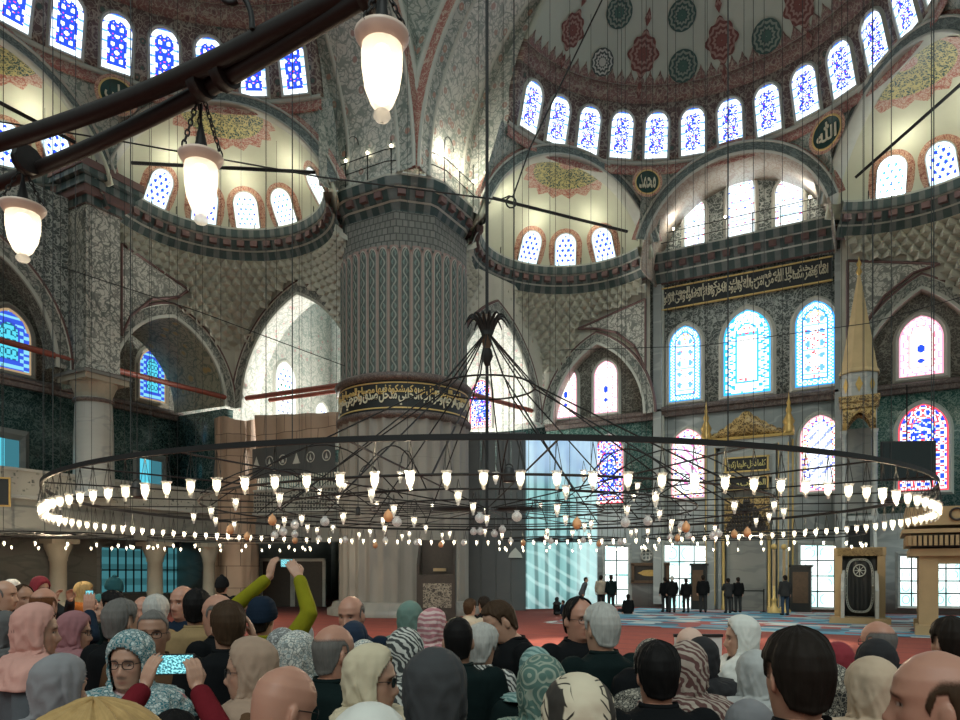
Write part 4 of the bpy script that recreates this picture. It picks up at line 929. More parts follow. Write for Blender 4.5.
# white balustrade on the gallery between pier and pillar
root=tag(empty('white_balustrade',(-25.4,26.45,5.95)),'white painted balustrade on the gallery left of the great pillar','balustrade')
for i in range(40):
    b=MB(); b.box((0,0,.55),(.06,.05,1.1)); b.build('baluster',M['plaster_pale'],root,loc=(-3.3+i*.17,0,.0))
b=MB(); b.box((0,0,1.13),(6.9,.09,.08)); b.build('handrail',M['plaster_pale'],root)
# ground arcade under the gallery
for i,(px,d,r) in enumerate(((58,30.5,.36),(155,33.5,.36),(209,35.2,.30))):
    p=at(px,571,d); mb=MB(); mb.lathe([(r*1.3,0),(r*1.3,.18),(r,.26),(r*.9,2.35),(r*1.05,2.4),(r*1.0,2.5),(r*1.5,2.95),(r*1.5,3.1)],(p[0],p[1],0),20,0); mb.box((p[0],p[1],3.2),(r*3.3,r*3.3,.2),0,0); struct('column',mb,[M['stone']])
mb=MB(); mb.box((-29.6,15,3.9),(.5,22,1.1),0,0); mb.box((-25.5,26.6,3.9),(8,.5,1.1),0,0); struct('beam_gallery',mb,[M['marble_dark']])
for a,b,zs_ in (((-29.3,26.9),(-22.0,26.9),0),):
    for s0 in (.6,3.3): arch_wall('wall_arcade_opening',np.array(a)+np.array([s0-.3,0]),np.array(a)+np.array([s0+2.6,0]),3.6,.45,2.3,2.0,2.9,.5,(0,-1),'marble_dark','marble_dark',0.0,'archplain')if 0 else None
# dark doors under that gallery
for px in (277,309):
    p=at(px,571,39.5); mb=MB(); mb.box((0,0,1.25),(1.5,.14,2.5),0,0); mb.box((0,-.02,2.56),(1.8,.2,.16),0,1)
    for sx in (-.84,.84): mb.box((sx,-.02,1.25),(.16,.2,2.5),0,1)
    o=mb.build('door_frame_gallery' if 0 else 'door_%d'%(1 if px==277 else 2),[M['darkwood'],M['marble']],None,'structure',(p[0],p[1],0),PSI)
# dust-sheeted pier at the corner of the bays
mb=MB(); n=41; a=np.linspace(0,2*pi,n); zz=np.r_[np.linspace(0,9.6,16)]; G=np.zeros((n,16,3)); U=np.zeros((n,16,2))
for i,t_ in enumerate(a):
    for j,z in enumerate(zz):
        r_=rpoly(t_,.98,.5)+.05*math.sin(t_*9+z*.7)+.04*math.sin(t_*17-z*1.3); G[i,j]=(A_[0]+.15+r_*math.cos(t_),A_[1]+r_*math.sin(t_),z+.12*math.sin(t_*3) if j==15 else z); U[i,j]=(t_*1.1,z)
mb.grid(G,U,0); struct('pillar_sheeted',mb,M['tarp'])
sheet=MB(); nx,nz=50,8; G=np.zeros((nx,nz,3)); U=np.zeros((nx,nz,2))
for i in range(nx):
    for j in range(nz):
        s=i/(nx-1)*5.5; z=8.1+j/(nz-1)*1.75*(1-.25*(i/nx)); G[i,j]=(-27.95+s,26.2+.08*math.sin(s*4+z),z); U[i,j]=(s,z)
sheet.grid(G,U,0); o=solid(sheet.build('dust_sheet',M['tarp']),.02); tag(o,'beige dust sheet stretched across the gallery opening left of the great pillar','dust sheet')
# dark banner with small white emblems
b=MB(); b.box((0,0,0),(5.4,.05,1.5)); ban=tag(b.build('dark_banner',M['bannercol'] if 'bannercol' in M else M['greyboard'],None,None,(-25.2,26.0,7.35)),'dark grey banner with a row of white emblems on the gallery','banner')
for i,x in enumerate((-2.4,-1.5,-.6,.3,1.2,2.2)):
    mb=MB(); 
    if i%3==0: mb.add([(-.25,-.04,-.25),(.25,-.04,-.25),(.12,-.04,.0),(0,-.04,.3),(-.12,-.04,.0)],[(0,1,2,3,4)],None,0,False)
    else:
        aa=np.linspace(0,2*pi,21); mb.tube(np.c_[.24*np.cos(aa),0*aa-.04,.24*np.sin(aa)],.03,4); mb.add([(-.1,-.04,-.14),(.1,-.04,-.14),(0,-.04,.16)],[(0,1,2)],None,0,False)
    mb.build('emblem',M['plaster_pale'],ban,loc=(x,0,.05))
# red tie timbers and iron tie bars at the springing of the arches
def bar(p0,p1,w,mat,label,name,square=True):
    p0=np.asarray(p0,float);p1=np.asarray(p1,float); o0=(p0+p1)/2; mb=MB(); mb.tube([p0-o0,p1-o0],w,4 if square else 8); o=mb.build(name,M[mat],None,None,o0); tag(o,label,'tie beam'); return o
bar((-29.6,9.5,10.9),(-29.6,17.8,10.75),.13,'redwood','red tie timber across the leftmost bay arch','tie_beam')
bar((-29.4,19.6,10.75),(-29.2,25.4,10.75),.13,'redwood','red tie timber across the dark bay arch with one small window','tie_beam')
bar((-28.6,26.2,10.8),(-22.0,26.6,10.8),.13,'redwood','front red tie timber across the white arch left of the great pillar','tie_beam')
bar((-28.2,27.4,10.9),(-22.0,27.8,10.9),.11,'redwood','rear tie timber across the white arch left of the great pillar','tie_beam')
bar((-18.4,31.0,10.9),(-17.2,36.8,10.9),.13,'redwood','red tie timber across the arch right of the great pillar','tie_beam')
def cpt(E,az,r,a): return np.array([E[0]+r*math.sin(az+a),E[1]+r*math.cos(az+a)])
for E,az,lab in ((EQ,AZ,'iron tie bar in front of three small windows behind the great pillar'),(EL,R(-35),'iron tie bar across the curved niche left of the great pillar'),(ER,-AZ,'iron tie bar across the curved niche at the far right'),(EM,R(-90),'iron tie bar across the niche at the far left')):
    od_=dirv(az); ch_=np.array([od_[1],-od_[0]]); k_=3.35 if E is EM else 3.85; p=E-ch_*k_+od_*.5; q=E+ch_*k_+od_*.5; bar((*p,ZCOR+.85),(*q,ZCOR+.85),.085,'iron',lab,'tie_bar')
# ---------------------------------------------------------------- prayer niche
MX=onY(748,571,YW)[0]
root=tag(empty('prayer_niche',(MX,YW,0)),'grey marble prayer niche with gilded crest, between two stained windows','prayer niche')
def wz(py): return onY(748,py,YW-.3)[2]
mb=MB(); hw=2.05
for sx in (-1,1):
    mb.box((sx*1.72,-.32,4.2),(.42,.5,8.4),0,0); mb.box((sx*1.28,-.28,4.0),(.16,.4,8.0),0,0)
mb.box((0,-.30,8.35),(3.9,.55,.35),0,0); mb.box((0,-.2,7.4),(2.6,.3,1.6),0,0)
mb.build('marble_frame',M['marble_wall'],root)
for sx in (-1.94,-1.5,1.5,1.94): b=MB(); b.box((sx,-.585,4.2),(.045,.03,8.0)); b.build('gilt_strip',M['goldmat'],root)
b=MB(); b.box((0,-.60,8.58),(4.4,.16,.14)); b.build('gilt_cornice',M['gold'],root)
# crest
b=MB(); n=61; xs=np.linspace(-1.75,1.75,n); top=[]
for x in xs:
    t=1-abs(x)/1.75; top.append(.10+1.15*(t**1.25)+.08*abs(math.sin(x*9))*(t>0.02))
G=np.array([[(x,-.5,0),(x,-.56,h*.5),(x,-.5,h)] for x,h in zip(xs,top)]); b.grid(G,G[:,:,[0,2]],0); o=solid(b.build('crest',M['goldcarve'],root,loc=(0,0,8.65)),.1)
for sx in (-1.95,1.95):
    b=MB(); b.lathe([(.26,0),(.26,.3),(.2,.34),(.28,.55),(.16,.8),(.10,.95),(.15,1.1),(.07,1.3),(.1,1.45),(.04,1.65),(.0,2.05)],(0,0,0),16); b.build('finial',M['gold'],root,loc=(sx,-.5,8.65))
def plaque(zc,w,h,txt,x=0):
    b=MB(); b.box((0,0,0),(w,.06,h),0,0); 
    for z in (-h/2,h/2): b.box((0,-.03,z),(w+.14,.1,.08),0,1)
    for q in (-w/2,w/2): b.box((q,-.03,0),(.08,.1,h),0,1)
    o=b.build('calligraphy_plaque',[M['black'],M['goldmat']],root,loc=(x,-.42,zc)); lettering(txt,w*.9,h*.6,'lettering','yellow_letter',o,lambda Q:Q+np.array([0,-.05,-h*.32]))
z1=(wz(458)+wz(471))/2; plaque(z1,2.0,wz(458)-wz(472),shape('كلما دخل عليها زكريا')); z2=(wz(477)+wz(490))/2; plaque(z2,2.0,wz(477)-wz(490),shape('المحراب وجد'))
# stalactite hood of the niche and its gilt spandrels
zt=wz(497); zb_=wz(534); b=MB(); b.box((0,-.36,(zt+zb_)/2),(2.15,.06,zt-zb_),0,0); b.build('gilt_spandrel',M['goldcarve'],root)
hood=MB()
for k in range(8):
    f=k/8; w=.92*(f**.8)+.10; z=zt-.25-(zt-zb_-.3)*f; m=max(1,int(w/.13))
    for i in range(-m,m+1): hood.lathe([(0,.16),(.05,.12),(.085,.0),(.06,-.07),(0,-.10)],(w*i/max(m,1),-.42-.02*(k%2),z),8)
hood.build('stalactite_hood',M['darkwood'],root)
b=MB(); aa=np.linspace(-pi/2,pi/2,25); G=np.array([[(.95*math.sin(t),-.5+.0+.55*(math.cos(t))*.4,z) for z in (0,zb_*.5,zb_)] for t in aa]); b.grid(G,None,0); b.build('niche_wall',M['marble_dark'],root)
for sx in (-1.08,1.08):
    b=MB(); b.lathe([(.10,0),(.10,.2),(.07,.25),(.07,zb_-.4),(.1,zb_-.35),(.12,zb_-.1)],(0,0,0),12,0); b.build('colonnette',M['goldmat'],root,loc=(sx,-.6,0))
# tall candlesticks, chests and tall panels beside the niche
def pxw(px,Y): return onY(px,571,Y)[0]
def candle(px,Y,h,label):
    o=tag(empty('candlestick',(pxw(px,Y),Y,0)),label,'candlestick'); b=MB(); b.lathe([(.30,0),(.30,.08),(.12,.3),(.10,.55),(.16,.6),(.07,.7),(.055,1.3)],(0,0,0),14); b.build('base',M['goldmat'],o); b=MB(); b.lathe([(.07,1.25),(.07,h),(0,h+.02)],(0,0,0),12); b.build('candle',M['goldstone'],o)
    b=MB(); b.lathe([(.0,h),(.10,h+.05),(.14,h+.15),(.10,h+.26),(0,h+.3)],(0,0,0),12); b.build('top_cap',M['goldmat'],o)
candle(774,35.6,2.9,'tall gilt candlestick right of the prayer niche, nearer the niche'); candle(784,36.3,2.9,'tall gilt candlestick right of the prayer niche, next to the barred window')
def cabinet(px,Y,w,h,mat,label,name='panel_cabinet'):
    o=tag(empty(name,(pxw(px,Y),Y,0)),label,'cabinet'); b=MB(); b.box((0,0,h/2),(w,.5,h)); b.box((0,0,h+.06),(w+.12,.6,.12)); b.build('body',M[mat],o); b=MB(); b.box((0,-.27,h*.55),(w*.75,.03,h*.7)); b.build('door',M['woodbrown'],o)
cabinet(699,YW-1.0,.7,2.2,'black','tall black cabinet right of the barred window with people'); cabinet(801,YW-1.0,.9,2.1,'black','tall black cabinet left of the barred window by the pulpit')
o=tag(empty('barrier_stand',(pxw(748,35.8),35.8,0)),'low metal barrier in front of the prayer niche','barrier'); b=MB(); b.tube([(-.7,0,1.0),(.7,0,1.0)],.03,8); b.build('rail',M['iron'],o)
for sx in (-.7,.7): b=MB(); b.lathe([(.18,0),(.18,.03),(.03,.06),(.03,1.04),(.05,1.06),(0,1.1)],(0,0,0),10); b.build('post',M['iron'],o,loc=(sx,0,0))
# framed picture and wall clock on the left of the barred window
o=tag(empty('framed_picture',(pxw(651,YW),YW-.1,onY(651,571,YW)[2])),'dark framed picture with an orange motif on the marble wall','picture'); p0=onY(651,573,YW)[2]; o.location.z=p0
b=MB(); w,h=1.9,.95
for z in(-h/2,h/2): b.box((0,-.03,z),(w+.2,.1,.16))
for x in(-w/2,w/2): b.box((x,-.03,0),(.16,.1,h))
b.build('frame',M['woodbrown'],o); b=MB(); b.box((0,.0,0),(w,.04,h)); b.build('canvas',M['darkwood'],o); b=MB(); aa=np.linspace(0,2*pi,25)[:-1]; b.add([(0.62*math.cos(t)*(1+.12*math.cos(6*t)),-.03,.17*math.sin(t)) for t in aa],[tuple(range(24))],None,0,False); b.build('motif',M['redwood'] if 0 else M['gold'],o)
o=tag(empty('wall_roundel',(pxw(647.5,YW),YW-.08,onY(647,555,YW)[2])),'round dark wall plate above the framed picture','roundel'); b=MB(); b.lathe([(0,0),(.34,0),(.36,.05),(.3,.06)],(0,0,0),28); 
for V in b.v: V[:]=np.c_[V[:,0],-V[:,2],V[:,1]]
b.build('plate',M['parapet'],o)
# pilasters and gilt lines flanking the niche wall
for px in (659,840):
    x=pxw(px,YW); mb=MB(); mb.box((x,YW-.18,8.8),(.42,.36,17.2),0,0); mb.box((x+.26,YW-.1,8.8),(.1,.2,17.2),0,1); trim(mb,[M['marble_wall'],M['arch_light']])
for px,z1_ in ((708,8.2),(717,8.2),(779,8.2),(793,8.2)):
    x=pxw(px,YW); mb=MB(); mb.box((x,YW-.06,4.2),(.07 if px in(708,793) else .14,.12,8.4),0,0); trim(mb,[M['goldmat'] if px in(708,793) else M['marble_wall']])
# ---------------------------------------------------------------- pulpit
PD=30.9
pb=at(859,571,PD); root=tag(empty('pulpit',(pb[0],pb[1],0),R(2)),'tall marble pulpit with gilded cone spire and dark curtained doorway','pulpit')
pz=lambda py,d=PD: EYE+(HOR-py)/FOC*d
sx=lambda w: w/FOC*PD
def octa(prof,n,mat,name,rot=R(22.5)):
    b=MB(); b.lathe(prof,(0,0,0),n,0,rot,rot+2*pi,False); return b.build(name,M[mat],root)
zc0,zc1=pz(376),pz(268); octa([(sx(19),zc0),(sx(19.5),zc0+.05),(sx(17.5),zc0+.2),(sx(17),zc0+.3),(sx(1.2),zc1-.3)],8,'spire','cone_spire')
b=MB(); b.lathe([(sx(1.2),zc1-.35),(.13,zc1-.2),(.05,zc1),(.11,zc1+.15),(.04,zc1+.3),(.0,zc1+.5)],(0,0,0),12); b.build('finial',M['gold'],root)
zk=pz(400); octa([(sx(17),zk),(sx(17.5),zc0)],8,'marble','drum_panels')
for k in range(8):
    a=R(22.5+22.5+45*k); b=MB(); b.add([(-.14,0,0),(0,0,-.34),(.14,0,0),(0,0,.34)],[(0,1,2,3)],None,0,False); o=b.build('gilt_lozenge',M['gold'],root,loc=(sx(16.6)*math.cos(a),sx(16.6)*math.sin(a),(zk+zc0)/2),rz=a+pi/2)
b=MB(); b.box((0,0,zk-.1),(sx(36),sx(36),.25)); b.box((0,0,zk-.35),(sx(33),sx(33),.25)); b.build('gilt_cornice',M['goldcarve'],root)
zp=pz(420); 
for ax in range(4):
    a=ax*pi/2; w=sx(29)
    A=parch(w*.36,.75,15); b=MB(); G=np.array([[(s,0,zp-.55+z),(s,0,zk-.4)] for s,z in A]); b.grid(G,G[:,:,[0,2]],0)
    for s0,s1 in((-w/2,-w*.36),(w*.36,w/2)): b.grid([[(s0,0,zp-.55),(s0,0,zk-.4)],[(s1,0,zp-.55),(s1,0,zk-.4)]],None,0)
    o=solid(b.build('canopy_arch',M['goldcarve'] if ax%2==0 else M['marble'],root,loc=(w/2*math.sin(a),-w/2*math.cos(a),0),rz=a),.08)
zf=pz(520)
for X in(-1,1):
    for Y in(-1,1): b=MB(); b.lathe([(.14,zf),(.14,zf+.2),(.10,zf+.3),(.10,zp-.75),(.15,zp-.55)],(0,0,0),12); b.build('canopy_column',M['marble'],root,loc=(X*sx(13.5),Y*sx(13.5),0))
b=MB(); b.box((0,0,zf/2),(sx(30),sx(30),zf)); b.box((0,-.1,zf),(sx(33),sx(33),.2)); b.build('stage',M['marble_wall'],root)
b=MB(); b.box((0,sx(12),(zf+zp)/2),(sx(22),.08,zp-zf-.6)); b.build('back_panel',M['marble_dark'],root)
b=MB(); b.box((0,-.75,zf*.62),(sx(19),.06,zf*.62)); b.build('opening_shade_panel',M['black'],root)  # solid black slab: the shade inside the opening is put into its colour
# stair flank and portal toward the hall
b=MB(); st=[(-.0,-1.0,0),(0,-5.2,0),(0,-5.2,1.2),(0,-1.0,zf)]
for s in (-1,1): b.add([(s*.62,y,z) for _,y,z in st]+[(s*.50,y,z) for _,y,z in st],[(0,1,2,3),(7,6,5,4),(0,4,5,1),(1,5,6,2),(2,6,7,3),(3,7,4,0)],None,0,False)
b.build('stair_flank',M['marble'],root)
pzf=2.62; b=MB()
for s in(-.72,.72): b.box((s,-4.1,pzf/2),(.26,.4,pzf))
b.box((0,-4.1,pzf+.05),(1.75,.45,.3)); b.build('portal_frame',M['goldstone'],root); b=MB(); b.box((0,-4.3,pzf+.02),(1.5,.05,.28)); b.build('portal_crest',M['goldcarve'],root)
b=MB(); n=25; xs=np.linspace(-.58,.58,n); G=np.array([[(x,-4.12+.03*math.sin(x*22),z) for z in np.linspace(.22,pzf-.1,8)] for x in xs]); b.grid(G,None,0); cur=solid(b.build('curtain',M['black'],root),.02)
b=MB(); aa=np.linspace(0,2*pi,41)
for k in (.42,.47): b.tube(np.c_[k*np.sign(np.cos(aa))*np.abs(np.cos(aa))**.6,0*aa-4.18,1.38+(k+.55)*np.sign(np.sin(aa))*np.abs(np.sin(aa))**.6],.014,4)
b.tube(np.c_[.2*np.cos(aa),0*aa-4.18,1.95+.22*np.sin(aa)],.02,4); 
for t in np.linspace(0,2*pi,9)[:-1]: b.tube([(0,-4.18,1.95),(.17*math.cos(t),-4.18,1.95+.19*math.sin(t))],.014,4)
for t in np.linspace(0,2*pi,49)[:-1]:
    c=np.array([.445*math.copysign(abs(math.cos(t))**.6,math.cos(t)),-4.185,1.38+.99*math.copysign(abs(math.sin(t))**.6,math.sin(t))]); b.tube([c+[-.025,0,-.02],c+[.025,0,.02]],.012,4)
b.build('silver_embroidery',M['arch_light'],cur)
b=MB(); b.box((0,-4.6,.1),(2.0,1.3,.2)); b.build('step',M['goldstone'],root)
# ---------------------------------------------------------------- marble platform at the right (edge of the frame)
c=at(905,571,21.8); root=tag(empty('muezzin_platform',(c[0]+2.72,c[1]+2.05,0),0),'honey coloured stone platform with carved cornice at the right edge','platform')
zq=lambda py: EYE+(HOR-py)/FOC*23
b=MB(); b.box((0,0,zq(520)),(5.4,4,.55),0,0); b.build('parapet',M['goldstone'],root); b=MB(); b.box((0,0,zq(534)),(5.6,4.2,.12)); b.box((0,0,zq(554)),(5.2,3.8,.22)); b.build('ledge',M['goldstone'],root)
b=MB()
for i in range(40): b.box((-2.6+i*.134,-2.02,zq(543)),(.085,.18,.30),0,0); b.box((-2.6,-2.0+i*.1,zq(543)),(.2,.06,.3),0,0)
b.box((0,0,zq(543)),(5.1,3.8,.36),0,1); b.build('dentil_row',[M['goldstone'],M['darkwood']],root)
for x,y,w_ in ((-2.1,-1.55,.5),(-2.1,1.5,.4),(.1,-1.55,.4),(.1,1.5,.4)):
    b=MB(); b.box((x,y,zq(556)/2),(w_,w_,zq(556))); b.box((x,y,.15),(w_+.2,w_+.2,.3)); b.build('support',M['goldstone'],root)
b=MB(); b.box((-1.05,-1.6,zq(561)),(2.0,.3,.25)); b.box((-2.1,0,zq(561)),(.3,2.8,.25)); b.build('lintel',M['goldstone'],root)
for k,x in enumerate((-1.4,-.4,.6,1.6)): b=MB(); aa=np.linspace(0,2*pi,17); b.tube(np.c_[x+.17*np.cos(aa),0*aa-2.03,zq(519)+.17*np.sin(aa)],.035,5); b.build('pierced_ring',M['darkwood'],root)
# ---------------------------------------------------------------- screen and loudspeakers
c=at(908,461,30.0); o=tag(empty('television_screen',(*c,),PSI-R(6)),'large dark television screen in front of the right stained window','screen'); b=MB(); b.box((0,0,0),(2.15,.12,1.65)); b.build('casing',M['speaker'],o); b=MB(); b.box((0,-.065,0),(2.03,.02,1.52)); b.build('display',M['screen'],o); b=MB(); b.tube([(0,0.1,.6),(0,.1,3.2)],.03,6); b.build('hanger',M['iron'],o)
def speaker(px,py,d,w,h,label):
    c=at(px,py,d); o=tag(empty('hanging_loudspeaker',c,PSI),label,'loudspeaker'); b=MB(); b.lathe([(0,h*.5),(w*.36,h*.5),(w*.42,h*.4),(w*.5,-h*.42),(w*.47,-h*.5),(0,-h*.48)],(0,0,0),14); b.build('body',M['speaker'],o); b=MB(); aa=np.linspace(0,pi,9); b.tube(np.c_[.3*w*np.cos(aa),0*aa,h*.5+.3*w*np.sin(aa)],.012,5); b.tube([(0,0,h*.5+.3*w),(0,0,h*.5+2.0)],.008,5); b.build('hanger',M['iron'],o)
speaker(137,490,12,.20,.24,'black bell shaped loudspeaker hanging near the left end of the ring'); speaker(509,475,13.0,.23,.26,'black bell shaped loudspeaker hanging right of the central rod'); speaker(890,496,21,.32,.3,'black loudspeaker hanging below the television screen'); speaker(652.5,519,16,.13,.13,'small black loudspeaker left of the prayer niche'); speaker(358,512,15,.12,.14,'small black loudspeaker in front of the great pillar')
# ---------------------------------------------------------------- hoarding right of the pillar
a=at(466,571,35.5); b_=at(526,571,35.5); w=np.linalg.norm((b_-a)[:2]); c=(a+b_)/2
root=tag(empty('grey_hoarding',(c[0],c[1],0),PSI),'tall dark grey hoarding boards right of the great pillar','hoarding')
for i in range(4):
    b=MB(); x0_=-w/2+i*w/4; b.box((x0_+w/8,.03*(i%2),4.4),(w/4-.02,.08,8.8)); b.build('board',M['greyboard'],root)
b=MB(); b.add([(-.35,-.1,2.55),(.35,-.1,2.55),(.28,-.1,2.75),(0,-.1,3.05),(-.28,-.1,2.75)],[(0,1,2,3,4)],None,0,False); b.build('emblem',M['plaster_pale'],root,loc=(.95,0,.05))
a=at(526,571,35.0); b_=at(597,571,36.5); w=np.linalg.norm((b_-a)[:2]); c=(a+b_)/2; ang=math.atan2((b_-a)[1],(b_-a)[0])
b=MB(); G=np.array([[(x,0,z) for z in np.linspace(0,8.4,9)] for x in np.linspace(-w/2,w/2,11)]); b.grid(G,G[:,:,[0,2]],0); o=solid(b.build('printed_hoarding',M['printed'],None,None,(c[0],c[1],.1),ang),.06); tag(o,'tall hoarding printed with a teal picture, between grey boards and seated people','hoarding')
# carved dark chair-lectern at the foot of the pillar
c=at(437,571,28.5); root=tag(empty('preaching_chair',(c[0],c[1],0),PSI),'dark carved wooden preaching chair in front of the great pillar','pulpit chair')
zl=lambda py: EYE+(HOR-py)/FOC*28.5
b=MB(); b.box((0,0,.9),(1.5,1.3,1.8)); b.build('body',M['darkwood'],root)
b=MB(); b.box((0.05,-.67,1.0),(1.1,.03,.95)); 
b.build('lattice_panel',M['lattice'],root)
for s in(-.7,.7): b=MB(); b.add([(s-.05,-.65,1.8),(s+.05,-.65,1.8),(s+.05,.65,1.8),(s-.05,.65,1.8),(s-.05,-.65,2.2),(s+.05,-.65,2.2),(s+.05,.65,3.2),(s-.05,.65,3.2)],[(0,1,2,3),(4,7,6,5),(0,4,5,1),(1,5,6,2),(2,6,7,3),(3,7,4,0)],None,0,False); b.build('side_panel',M['darkwood'],root)
b=MB(); b.box((0,.6,2.5),(1.4,.1,1.4)); b.build('backrest',M['darkwood'],root); b=MB(); b.box((.1,.2,2.0),(.5,.4,.12)); b.build('cushion',M['goldstone'],root)
# carpets in front of the qibla wall
b=MB(); p=[(-11.3,24.6),(12,24.6),(12,37.0),(-11.3,37.0)]; b.add([(x,y,.004) for x,y in p]+[(x,y,.018) for x,y in p],[(4,5,6,7),(0,1,5,4),(1,2,6,5),(2,3,7,6),(3,0,4,7)],None,0,False); o=b.build('prayer_carpet',[M['bluecarpet']]); tag(o,'pale blue patterned carpet along the far marble wall','carpet')
# white notice board among the crowd
c=at(698,654,7.4); root=tag(empty('notice_board',(c[0],c[1],0),PSI),'white notice board with dark top edge behind the pale headscarves','board'); b=MB(); b.box((0,0,c[2]-.1),(.48,.03,.56)); b.build('sheet',M['whiteboard'],root); b=MB(); b.box((0,-.0,c[2]+.19),(.50,.05,.03)); b.build('top_edge',M['iron'],root); b=MB(); b.lathe([(.2,0),(.2,.02),(.02,.04),(.02,c[2]-.37)],(0,0,0),10); b.build('stand',M['iron'],root)
for k,(dz,w_) in enumerate(((.13,.2),(.05,.28),(-.01,.24))): b=MB(); b.box((.05,-.02,c[2]+dz),(w_,.005,.018)); b.build('text_line',M['iron'],root)
c=at(2,492,14); root=tag(empty('orange_lit_sign',(*c,),PSI+R(25)),'dark framed sign with orange rim at the far left edge','sign'); b=MB(); b.box((0,0,0),(.25,.06,.52)); b.build('panel',M['black'],root); b=MB()
for x in(-.13,.13): b.box((x,-.02,0),(.03,.06,.55))
for z in(-.27,.27): b.box((0,-.02,z),(.28,.06,.03))
b.build('rim',M['gold'],root); b=MB(); b.tube([(0,0,.27),(0,0,2.5)],.008,5); b.build('hanger',M['wire'],root)
# ================================================================= CHANDELIERS
ONES='zero first second third fourth fifth sixth seventh eighth ninth tenth eleventh twelfth thirteenth fourteenth fifteenth sixteenth seventeenth eighteenth nineteenth'.split()
TENS={2:'twent',3:'thirt',4:'fort',5:'fift',6:'sixt',7:'sevent',8:'eight',9:'ninet'}
def ordinal(n):
    if n<20: return ONES[n]
    t,u=divmod(n,10); return TENS[t]+'ieth' if u==0 else TENS[t]+'y-'+ONES[u]
BELL=[(.0,-.185),(.012,-.18),(.02,-.165),(.017,-.15),(.022,-.14),(.034,-.11),(.042,-.06),(.041,-.025),(.046,-.012),(.058,0),(.060,.006)]
BULB=[(0,-.12),(.014,-.105),(.022,-.075),(.02,-.045),(.010,-.025),(0,-.02)]
def bell(sc=1.0,n=12): b=MB(); b.lathe(np.array(BELL)*sc,(0,0,0),n); return b
def chains(mb,L,r=.052,mi=0,t=.004):
    for k in range(3): a=k*2*pi/3+.4; mb.tube([(r*math.cos(a),r*math.sin(a),0),(0,0,L)],t,4,mi)
    return mb
me_bell=bell().mesh('glass_bell',M['lampglass']); b=MB(); b.lathe(BULB,(0,0,0),8); me_bulb=b.mesh('bulb',M['bulb']); me_chain=chains(MB(),.30).mesh('chain',M['wire'])
b=bell(1.0,8); b.lathe(BULB,(0,0,0),6,1); chains(b,.30,mi=2,t=.005); me_far=b.mesh('hanging_lamp',[M['lampglass'],M['bulb'],M['wire']])
b=bell(1.05,10); b.lathe(np.array(BULB)*.7,(0,0,0),6,1); chains(b,.16,.04,2,.004); me_small=b.mesh('hanging_lamp',[M['cutglass'],M['bulb'],M['wire']])
b=MB(); b.lathe([(0,-.075),(.04,-.066),(.07,-.03),(.076,.0),(.066,.035),(.04,.06),(.03,.075),(.045,.09)],(0,0,0),10,0); b.tube([(0,0,.075),(0,0,.35)],.004,4,1); me_globe=b.mesh('hanging_globe',[M['cutglass'],M['wire']])
b=MB(); b.lathe([(0,-.085),(.03,-.08),(.058,-.05),(.068,-.01),(.06,.035),(.035,.07),(.012,.084),(.012,.1)],(0,0,0),12,0); b.tube([(0,0,.08),(0,0,.4)],.006,4,1); b.lathe([(0,-.12),(.012,-.1),(.006,-.085)],(0,0,0),6,1); me_egg=b.mesh('hanging_ostrich_egg',[M['egg'],M['wire']])
def put(name,me,P,parent=None): o=bpy.data.objects.new(name,me); link(o,parent); o.location=tuple(float(c) for c in P); return o
# great ring
CH=at(487,571,15.0)[:2]; ZR=3.265; RR=7.94; LZ=ZR-.336
ch=tag(empty('ring_chandelier',(*CH,ZR)),'huge black iron ring chandelier with palm shaped hub on a central rod','chandelier')
aa=np.linspace(0,2*pi,161)[:-1]
def hoop(r,z,t,name,mat='iron',n=120,sides=6): a=np.linspace(0,2*pi,n+1)[:-1]; b=MB(); b.tube(np.c_[r*np.cos(a),r*np.sin(a),0*a+z],t,sides,closed=True); return b.build(name,M[mat],ch)
b=MB(); a=aa; G=np.array([[((RR+x)*math.cos(t),(RR+x)*math.sin(t),z) for x,z in ((-.016,-.03),(.016,-.03),(.016,.03),(-.016,.03))] for t in a]); b.grid(G,None,0,wu=True,wv=True,smooth=False); b.build('outer_ring',M['iron'],ch)
for r,z,t in ((5.6,-.05,.02),(4.2,-.08,.016),(2.4,-.06,.016),(1.0,ZR*0+2.5,.02),(3.3,.02,.012)): hoop(r,z,t,'inner_ring')
hubz=6.97-ZR
for k in range(24):
    t=k*2*pi/24+.07; b=MB(); b.tube([(.25*math.cos(t),.25*math.sin(t),-.02),(RR*math.cos(t),RR*math.sin(t),-.02)],.012,5); b.build('spoke',M['iron'],ch)
for k in range(14):
    t=k*2*pi/14+.15; b=MB(); r=5.6 if k%2 else 4.2; b.tube([(.07*math.cos(t),.07*math.sin(t),hubz-.1),(1.0*math.cos(t),1.0*math.sin(t),2.5),(r*math.cos(t),r*math.sin(t),-.06)],.016,5); b.build('stay_rod',M['iron'],ch)
b=MB(); b.tube([(0,0,-.35),(0,0,34)],.035,8); b.build('central_rod',M['iron'],ch)
b=MB(); b.lathe([(.05,hubz-.45),(.10,hubz-.3),(.09,hubz-.05),(.15,hubz+.05),(.14,hubz+.25),(.06,hubz+.32)],(0,0,0),14); b.build('hub',M['woodbrown'],ch); b=MB(); b.lathe([(.04,hubz-.75),(.13,hubz-.55),(.09,hubz-.4)],(0,0,0),12); b.build('hub_collar',M['iron'],ch)
for k in range(14):
    t=k*2*pi/14; b=MB(); x=np.linspace(0,1,10); r=.07+.40*x; z=hubz-.10+.38*np.sin(2.55*x); b.tube(np.c_[r*math.cos(t),r*math.sin(t),z],.045*(1-.85*x)+.004,5); b.build('palm_leaf',M['iron'],ch)
